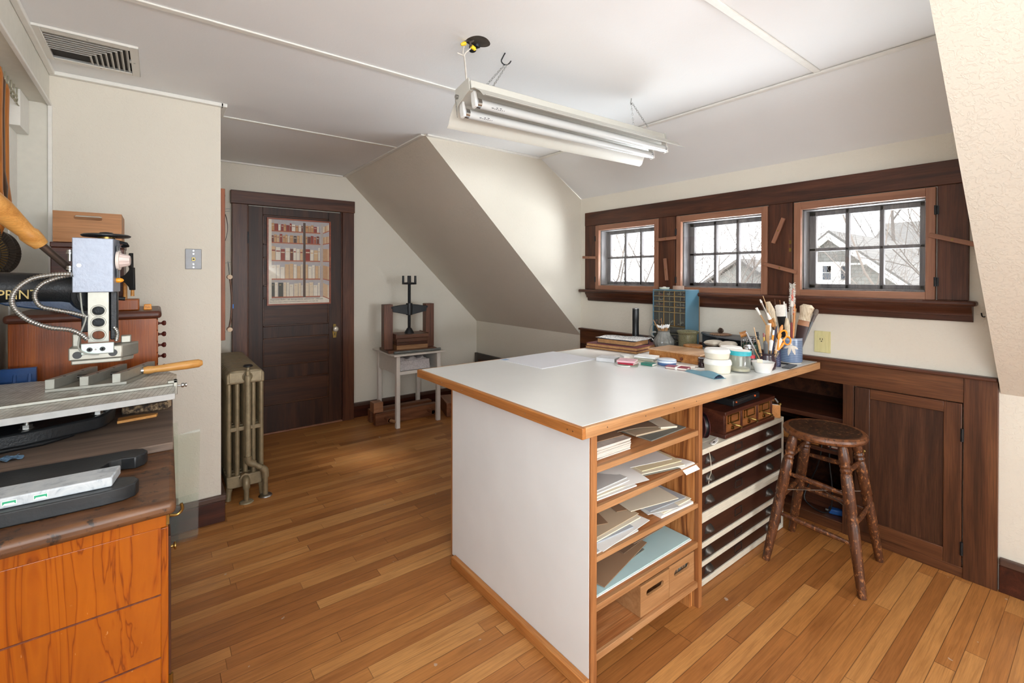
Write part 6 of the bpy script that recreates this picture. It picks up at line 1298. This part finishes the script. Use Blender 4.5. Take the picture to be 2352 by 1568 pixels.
Q(.05, 0, 1, .930, 11, 1); Q(.06, 0, .09, .93, 1, 2); Q(.555, .02, .595, .93, 8, 2); Q(.855, .02, .90, .93, 1, 2)
rr = random.Random(12)
sv = [(.035, .130), (.165, .268), (.310, .480), (.515, .700), (.735, .915)]
pal = [[2, 3, 4, 2, 5, 4, 6, 2, 8, 7], [4, 8, 2, 4, 3, 4, 10, 5, 4, 6], [2, 5, 5, 5, 7, 7, 7, 6, 3, 7], [7, 7, 6, 7, 5, 7, 6, 5, 5, 7], [6, 6, 7, 7, 9, 7, 7, 6, 6, 5]]
for r_, (va, vb) in enumerate(sv):
    for (ua, ub) in ((.05, .555), (.595, .845)):
        u = ua; k = 0
        while u < ub-.025:
            w2 = rr.uniform(.03, .058) if r_ < 2 else rr.uniform(.042, .078); w2 = min(w2, ub-u-.004)
            hh = (vb-va)*rr.uniform(.74, .98); c = rr.choice(pal[r_])
            Q(u, vb-hh, u+w2-.004, vb, c, 4); Q(u+w2-.004, vb-hh+.004, u+w2, vb, 8, 3)
            if r_ < 3: Q(u+.004, vb-hh*.75, u+w2-.008, vb-hh*.66, rr.choice([6, 5, 2]), 5)
            else: Q(u+.012, vb-hh*.86, u+w2*.55, vb-hh*.82, 5, 5)
            u += w2+rr.uniform(0, .005); k += 1
        Q(ua, vb, ub, vb+.012, 10, 6); Q(ua, vb+.012, ub, vb+.024, 1, 3)
for r_, (va, vb) in enumerate(sv):                                  # the shelf end seen aslant at the right
    for k in range(4):
        u = .895+.026*k; s = (.5-r_/4)*.05
        a, b = px0+.012+u*wd, px0+.012+(u+.023)*wd; za = pz1-.012-vb*hg_+s*(k*.25); zb = pz1-.012-(va+.02)*hg_+s*(k*.25); y = yb-.0008
        pr.add([(a, y, za), (b, y, za+s*.25*.8), (b, y, zb+s*.25*.8), (a, y, zb)], [(0, 1, 2, 3)], rr.choice([4, 5, 6, 5]))
    a, b = px0+.012+.89*wd, px0+.012+wd; za = pz1-.012-vb*hg_; s = (.5-r_/4)*.05
    pr.add([(a, yb-.001, za-.008), (b, yb-.001, za-.008+s), (b, yb-.001, za+s), (a, yb-.001, za)], [(0, 1, 2, 3)], 10)
wpart('print', pr, PC, o, 'printed rows of old book spines', smooth=0)
INK = plain('poster_ink', (96,84,78), .7)
def ptext(body, size, v, sh, sx):
    M = Matrix.Translation((px0+.024-o.location[0], yb-.0014-o.location[1], pz1-.012-v*hg_-o.location[2])) @ Matrix.Rotation(PI/2, 4, 'X')
    text('caption', body, size, M, INK, o, .0001, shear=sh, sx=sx)
ptext('Högenskild Bielke – ett återuppståndet bibliotek från 1500-talet', .0215, .949, .25, .80)
ptext('EN UTSTÄLLNING I UPPSALA UNIVERSITETSBIBLIOTEK MARS – OKTOBER 1995', .0125, .978, 0, .92)
wpart('glazing', MB().box(px0+.011, px1-.011, py-.0105, py-.0090, pz0+.011, pz1-.011), glass('poster_glass', (255,255,255), .3), o, smooth=0)

# ------------------------------------------------------------------ white side table with the book press
WPT = plain('white_painted_wood', (216,208,198), .45, var=.04)
o = thing('side_table', 'small white painted table with square legs carrying the book press', 'table', (1.95, 4.2, 0)); x0, x1, y0, y1 = 1.690, 2.212, 3.945, 4.475
wpart('top', MB().box(x0, x1, y0, y1, .656, .672), WPT, o, bevel=.003)
for x in (x0+.035, x1-.075):
    for y in (y0+.03, y1-.065): wpart('leg', MB().box(x, x+.036, y, y+.036, 0, .656), WPT, o, bevel=.002)
wpart('side_board', MB().box(x0+.040, x0+.052, y0+.066, y1-.066, .49, .656), WPT, o, bevel=.001); wpart('side_board', MB().box(x1-.055, x1-.043, y0+.066, y1-.066, .49, .656), WPT, o, bevel=.001); wpart('back_board', MB().box(x0+.071, x1-.075, y1-.05, y1-.04, .49, .656), WPT, o)
wpart('shelf', MB().box(x0+.052, x1-.055, y0+.04, y1-.05, .487, .499), WPT, o); wpart('front_rail', MB().box(x0+.071, x1-.075, y0+.032, y0+.046, .483, .512), WPT, o, bevel=.001)
BUB = NT('bubble_wrap'); _f = BUB.noise(BUB.coord(), 70, 3); BUB.set(col=BUB.ramp(_f, [(.3, (176,168,166)), (.7, (200,193,192))]), rough=.15, spec=.8); BUB.bump(_f, .8, .01); BUB = BUB.mat
one('package', MB().sheet(lambda u, v: (1.775+.30*u, 4.00+.3*v, .513+.12*math.sin(PI*min(1, max(0, v*5)) if v < .1 else PI/2)*(.9+.1*math.sin(u*17))*(1 if u < .8 else .82)), 24, 12, .002).box(1.78, 2.07, 4.01, 4.30, .513, .60), BUB, 'bundle in clear bubble wrap stuffed into the white side table', 'package', smooth=70)
WAL = wood('walnut_press', (78,46,32), (104,64,46), (126,82,60), 'z', 1.3, .42); WALX = wood('walnut_press_x', (82,50,34), (110,70,48), (136,92,66), 'x', 1.3, .42)
LW = wood('light_press_board', (138,96,62), (160,116,78), (176,132,92), 'x', 1.4, .5)
PZ0 = .6725
o = thing('book_press', 'wooden book press with a black iron screw and three pronged handle on the side table', 'press', (1.93, 4.175, PZ0), -.10)
part('base', MB().box(-.235, .235, -.145, .145, 0, .026), WALX, o, bevel=.002)
for s in (-1, 1): part('post', MB().box(s*.205-.042, s*.205+.042, -.045, .045, .026, .445), WAL, o, bevel=.003)
part('cross_beam', MB().prism([(-.168, .375), (-.168, .425), (-.08, .438), (0, .445), (.08, .438), (.168, .425), (.168, .375), (.03, .345), (-.03, .345)], 'xz', -.052, -.028).box(-.18, .18, -.05, .0, .405, .425), IRON, o, 'black iron cross beam', bevel=.004)
part('boss', MB().lathe([(.0, .34), (.030, .34), (.034, .40), (.030, .452), (0, .452)], (0, -.030, 0), 24), IRON, o)
part('screw', MB().tube([(0, -.030, .205+.002*i) for i in range(215)], [(.0145 if i % 3 else .0125) for i in range(215)], 14), IRON, o, 'black iron screw'); part('foot', MB().lathe([(0, .165), (.046, .165), (.043, .176), (.026, .205), (.020, .215), (0, .215)], (0, -.030, 0), 28), IRON, o)
part('handle_plate', MB().lathe([(0, .632), (.066, .632), (.070, .638), (.066, .648), (.02, .654), (0, .654)], (0, -.030, 0), 32), IRON, o, smooth=50)
for x, y in ((-.060, -.03), (.060, -.03), (-.0245, -.08), (.0245, .02)): part('prong', MB().cyl((x, y, .648), (x, y, .715), .011, .010, n=14), IRON, o)
part('platen', MB().box(-.155, .155, -.135, .10, .132, .165), WALX, o, bevel=.003)
for s in (-1, 1): part('cleat', MB().box(s*.157-.006, s*.157+.006, -.135, .10, .128, .172), WAL, o, bevel=.002)
for k, (z0_, z1_, mt, l, w2) in enumerate(((.0265, .066, LW, 'thick pale board at the bottom of the book press', .152), (.0665, .094, DARKX, 'dark board in the middle of the book press', .150), (.0945, .1275, WALX, 'brown board under the platen of the book press', .148))):
    b = one('pressing_board', MB().box(-w2, w2, -.125+.006*k, .10, z0_, z1_), mt, l, 'board', (1.93, 4.175, PZ0), -.10, bevel=.002)
one('metal_rod', MB().cyl((1.715, 4.010, .6855), (2.175, 3.982, .6855), .013, n=20), plain('grey_galvanised', (128,130,128), .4, .7, .15), 'grey metal rod lying along the front of the white side table', 'rod', smooth=50)
# things on the floor below
OLDW = wood('old_beech', (98,56,34), (124,76,48), (146,96,64), 'x', 1.2, .5)
o = thing('lying_press', 'old wooden lying press with two screws on the floor under the side table', 'press', (1.88, 4.26, 0)); wpart('jaw', MB().box(1.60, 2.24, 4.155, 4.225, .001, .115), OLDW, o, bevel=.004); wpart('jaw', MB().box(1.60, 2.24, 4.285, 4.36, .001, .12), OLDW, o, bevel=.004)
for x in (1.70, 2.14): wpart('screw', MB().cyl((x, 4.06, .062), (x, 4.36, .062), .019, n=18).lathe([(0, 0), (.024, 0), (.026, .012), (.022, .03), (0, .03)], (x, 4.06, .062), 18, axis=(0, 1, 0)), OLDW, o)
wpart('handle', MB().cyl((1.70, 4.055, .062), (1.745, 3.99, .055), .014, n=14), LW, o)
one('wood_block', MB().box(1.585, 1.675, 4.16, 4.26, .1205, .215), wood('block_end', (146,98,68), (166,116,84), (180,132,98), 'x', 2), 'pale wooden block standing on the left end of the lying press', 'block', bevel=.004)
one('wood_block', MB().box(-.06, .06, -.17, .17, 0, .135), wood('block_brown', (118,70,46), (142,90,62), (160,108,78), 'y', 1.6), 'brown wooden beam lying on the floor right of the white side table', 'block', (2.37, 4.16, .001), -.30, bevel=.004)
SHU = plain('dark_grey_shutter', (66,60,56), .6, var=.1)
o = thing('shutter', 'dark grey framed panel leaning against the knee wall in the far corner', 'panel', (2.915, 4.2, 0)); wpart('frame', MB().box(2.900, 2.930, 3.86, 3.92, .001, .512).box(2.900, 2.930, 4.44, 4.50, .001, .512).box(2.900, 2.930, 3.92, 4.44, .45, .512).box(2.900, 2.930, 3.92, 4.44, .001, .08), SHU, o, bevel=.003); wpart('panel', MB().box(2.910, 2.922, 3.92, 4.44, .08, .45), DARK, o)
one('plank', MB().box(2.890, 2.930, 3.00, 3.82, .001, .548), DARKY, 'dark reddish board leaning against the knee wall behind the work table', 'board', bevel=.003)

# ------------------------------------------------------------------ on the ceiling
VENT = plain('white_vent_enamel', (226,222,214), .4, var=.02); DRKV = plain('duct_dark', (40,36,32), .8)
o = thing('ceiling_vent', 'white metal air vent with angled blades in the ceiling at the left', 'vent', (-.225, 2.69, ZC-.014)); a, b, c, d = -.400, -.058, 2.520, 2.868
i0, i1, j0, j1 = a+.045, b-.030, c+.040, d-.030; zt, zb_ = ZC-.0005, ZC-.013
m = MB()
for q in ((a, i0, c, d), (i1, b, c, d), (i0, i1, c, j0), (i0, i1, j1, d)): m.prism([(q[0], q[2]), (q[1], q[2]), (q[1], q[3]), (q[0], q[3])], 'xy', zb_, zb_+.004)
m.box(a, b, c, c+.004, zb_, zt).box(a, b, d-.004, d, zb_, zt).box(a, a+.004, c, d, zb_, zt).box(b-.004, b, c, d, zb_, zt)
wpart('frame', m, VENT, o, bevel=.002)
wpart('duct', MB().box(i0, i1, j0, j1, zt-.0012, zt), DRKV, o)
n = 8
for k in range(n):
    s = k/(n-1); y = j0+.004+(j1-j0)*.60*s; x = i1-.006-(i1-i0-.06)*.62*s
    m = MB(); t = .0022
    m.prism([(y, zb_+.001), (y+t, zb_+.001), (y+.010, zt-.001), (y+.008, zt-.001)], 'yz', i0, x)
    m.prism([(x, zb_+.001), (x-t, zb_+.001), (x-.010, zt-.001), (x-.008, zt-.001)], 'xz', y, j1)
    wpart('blade', m, VENT, o)
wpart('damper_lever', MB().box(i1-.004, i1+.002, j0+.10, j0+.13, zb_-.004, zb_+.002), STEEL, o)
for x, y in ((a+.018, (c+d)/2), (b-.018, (c+d)/2), (-.22, c+.022), (-.20, d-.016)): wpart('screw', MB().cyl((x, y, zb_), (x, y, zb_-.0012), .004, n=10), STEEL, o)
# wiring hole
struct('trim_17', MB().lathe([(.062, 0), (.064, 0), (.064, .075), (0, .075), (0, .073), (.062, .073)], (HX, HY, ZC+.0005), 32), plain('old_box_steel', (70,62,54), .7, .2, .3), smooth=50)
struct('ceiling_back', MB().box(HX-.3, HX+.3, HY-.3, HY+.3, ZC+.10, ZC+.12), DRKV)
o = thing('wiring', 'old wires and yellow wire nuts hanging out of the ragged hole in the ceiling', 'wiring', (HX, HY, ZC)); OLDC = plain('old_cloth_wire', (70,60,52), .9); YEL = plain('yellow_wire_nut', (234,196,40), .4)
q0 = (HX-.01, HY+.01, ZC+.06); na, nb_ = L_(1064, 106, 1.64), L_(1089, 117, 1.62)
wpart('wire', MB().tube(spl([q0, (HX-.02, HY+.015, ZC+.01), L_(1071, 99, 1.635), na], 6), .0042, 7), OLDC, o); wpart('wire', MB().tube(spl([q0, (HX-.02, HY+.005, ZC+.005), L_(1079, 104, 1.62), nb_], 6), .0042, 7), OLDC, o)
wpart('wire_nut', MB().tube([L_(1068, 105, 1.64), na, L_(1058, 108, 1.645)], [.0085, .008, .005], 12), YEL, o, 'yellow wire nut'); wpart('wire_nut', MB().tube([L_(1082, 112, 1.62), nb_, L_(1091, 121, 1.62)], [.0085, .008, .005], 12), YEL, o, 'yellow wire nut')
wpart('socket_stub', MB().tube([(HX+.012, HY+.01, ZC+.07), (HX+.012, HY+.03, ZC-.003), L_(1084, 111, 1.66), L_(1085, 121, 1.655)], [.014, .015, .0175, .015], 16), IRON, o, 'black pipe stub')
# hanging fluorescent shop light
SHL = plain('cream_lamp_enamel', (196,192,182), .35, var=.015); TUBE = plain('fluorescent_tube', (202,202,200), .18, var=.01); SOC = plain('white_lamp_holder', (232,230,226), .4)
o = thing('shop_light', 'hanging white two tube fluorescent light over the work table', 'lamp', (1.60, 1.575, 2.099), rot=(-.17, -.021, 0))
LX0, LX1 = -.640, .640
part('housing', MB().box(LX0+.01, LX1-.01, -.050, .050, .004, .050), SHL, o, 'cream metal channel', bevel=.004)
sec_ = [(.050, .010), (.080, -.002), (.112, -.030), (.132, -.058), (.148, -.064)]
def wing(s):
    m = MB(); vs = []
    for x in (LX0, LX1):
        for dz in (0, .0016): vs += [(x, s*p[0], p[1]+dz) for p in sec_]
    n = len(sec_); f = []
    for i in range(n-1): f += [(i, i+1, 2*n+i+1, 2*n+i), (n+i, 3*n+i, 3*n+i+1, n+i+1)]
    f += [(0, 2*n, 3*n, n), (n-1, 2*n-1, 4*n-1, 3*n-1)]+[(i, n+i, n+i+1, i+1) for i in range(n-1)]+[(2*n+i, 2*n+i+1, 3*n+i+1, 3*n+i) for i in range(n-1)]
    return m.add(vs, f)
part('reflector_wing', wing(1), SHL, o, smooth=50); part('reflector_wing', wing(-1), SHL, o, smooth=50); part('reflector_pan', MB().box(LX0, LX1, -.052, .052, .002, .0045), SHL, o)
for x, s in ((LX0, 1), (LX1, -1)): 
    pl2 = part('end_plate', MB().prism([(-.052, .055), (.050, .055), (.060, .010), (.060, -.020), (.03, -.010), (-.02, .000), (-.05, .004)], 'yz', x-.0015, x+.0015), SHL, o)
part('pull_switch', MB().cyl((LX0-.002, .036, .018), (LX0-.012, .036, .018), .008, n=14), STEEL, o); m = MB()
for i in range(16): m.ball((LX0-.010, .042, .012-.0052*i), .0022, 6)
part('pull_chain', m, STEEL, o)
for s in (-1, 1):
    t_ = part('tube', MB().tube([(LX0+.035, s*.044, -.040), (LX1-.035, s*.044, -.040)], .0185, 24), TUBE, o, 'white fluorescent tube', smooth=60)
    for x, d_ in ((LX0+.034, 1), (LX1-.034, -1)):
        part('end_cap', MB().cyl((x-d_*.008, s*.044, -.040), (x+d_*.010, s*.044, -.040), .0190, n=24), CHROME, t_, 'metal end cap')
    q = MB()
    for (u, w2, v) in ((.090, .010, 0), (.104, .004, .002), (.112, .005, .002), (.121, .004, .002), (.129, .006, .002), (.140, .004, .002), (.112, .008, -.005), (.128, .010, -.006), (.150, .003, .001)):
        a_ = -2.35+v*40; q.cbox((LX0+u+w2/2, s*.044+.0187*math.cos(a_), -.040+.0187*math.sin(a_)), (w2, .0025, .0006), rot=(a_+PI/2, 0, 0))
    part('printed_mark', q, plain('tube_ink', (60,60,64), .6), t_)
    for x in (LX0+.020, LX1-.020): part('lamp_holder', MB().prism([(s*.044-.014, -.060), (s*.044+.014, -.060), (s*.044+.016, -.03), (s*.044+.012, .004), (s*.044-.012, .004), (s*.044-.016, -.03)], 'yz', x-.006, x+.006), SOC, o, bevel=.003)
# chains and ceiling hooks
def chain(name, a, b, label):
    a, b = Vector(a), Vector(b); d = b-a; n = int(d.length/.0125); u = d.normalized(); m = MB(); s = u.orthogonal().normalized(); w2 = u.cross(s)
    for i in range(n):
        c = a+d*(i+.5)/n; v = s if i % 2 else w2; h2 = .0082
        m.tube([c+u*(h2*math.cos(q))+v*(.0042*math.sin(q)) for q in [2*PI*k/12 for k in range(12)]], .0010, 5, closed=True)
    return one(name, m, STEEL, label, 'chain', group='chains of the hanging light', smooth=60)
h1, h2 = (1.199, 1.622, 2.297), (2.045, 1.616, 2.318)
chain('chain', h1, (1.072, 1.598, 2.155), 'left chain of the pair at the left end of the hanging light'); chain('chain', (h1[0]+.006, h1[1]-.008, h1[2]), (1.085, 1.552, 2.150), 'right chain of the pair at the left end of the hanging light')
chain('chain', h2, (2.060, 1.610, 2.178), 'farther chain of the pair at the right end of the hanging light'); chain('chain', (h2[0], h2[1]-.006, h2[2]), (2.080, 1.535, 2.178), 'nearer chain of the pair at the right end of the hanging light')
one('ceiling_hook', MB().tube(spl([(1.199, 1.622, ZC), (1.190, 1.625, ZC-.018), (1.185, 1.630, ZC-.036), (1.196, 1.624, ZC-.050), (1.215, 1.618, ZC-.044), (1.225, 1.614, ZC-.030)], 6), .0028, 8), IRON, 'dark hook in the ceiling beside the ragged hole', 'hook', smooth=60)
one('ceiling_hook', MB().tube(spl([(2.045, 1.616, ZC), (2.045, 1.618, ZC-.014), (2.047, 1.622, ZC-.024), (2.045, 1.616, ZC-.032), (2.043, 1.609, ZC-.026)], 6), .0026, 8), STEEL, 'small hook in the ceiling above the right end of the hanging light', 'hook', smooth=60)
o = thing('power_cord', 'white two strand cord from the hanging light up to the yellow wire nuts', 'cord', L_(1069, 182, 1.60)); CRD = plain('cord_white', (206,198,188), .5)
e0 = Vector(L_(1071, 190, 1.585)); sp = Vector(L_(1066, 136, 1.62)); 
wpart('cord', MB().tube(spl([e0, L_(1069, 165, 1.605), sp], 6), .0052, 8, flat=.6), CRD, o); wpart('strand', MB().tube(spl([sp, L_(1063, 128, 1.63), L_(1065, 112, 1.64)], 6), .0026, 7), CRD, o); wpart('strand', MB().tube(spl([sp, L_(1068, 128, 1.62), L_(1080, 117, 1.62)], 6), .0026, 7), CRD, o); wpart('strand', MB().tube(spl([sp, L_(1061, 132, 1.63), L_(1050, 127, 1.64)], 6), .0026, 7), CRD, o)

one('white_board', MB().prism([(.50, .002), (.522, .002), (.325, 1.0), (.303, 1.0)], 'xz', 4.21, 4.47), plain('white_frame', (216,210,200), .5), 'tall white board leaning on the wall between the radiator and the door', 'board', bevel=.003)
one('wall_hook', MB().tube(spl([(XW, .372, 1.205), (XW-.012, .374, 1.204), (XW-.022, .378, 1.208), (XW-.026, .380, 1.222)], 5), .0026, 7), IRON, 'small dark bent hook on the wall below the right end of the window sill', 'hook', smooth=60)
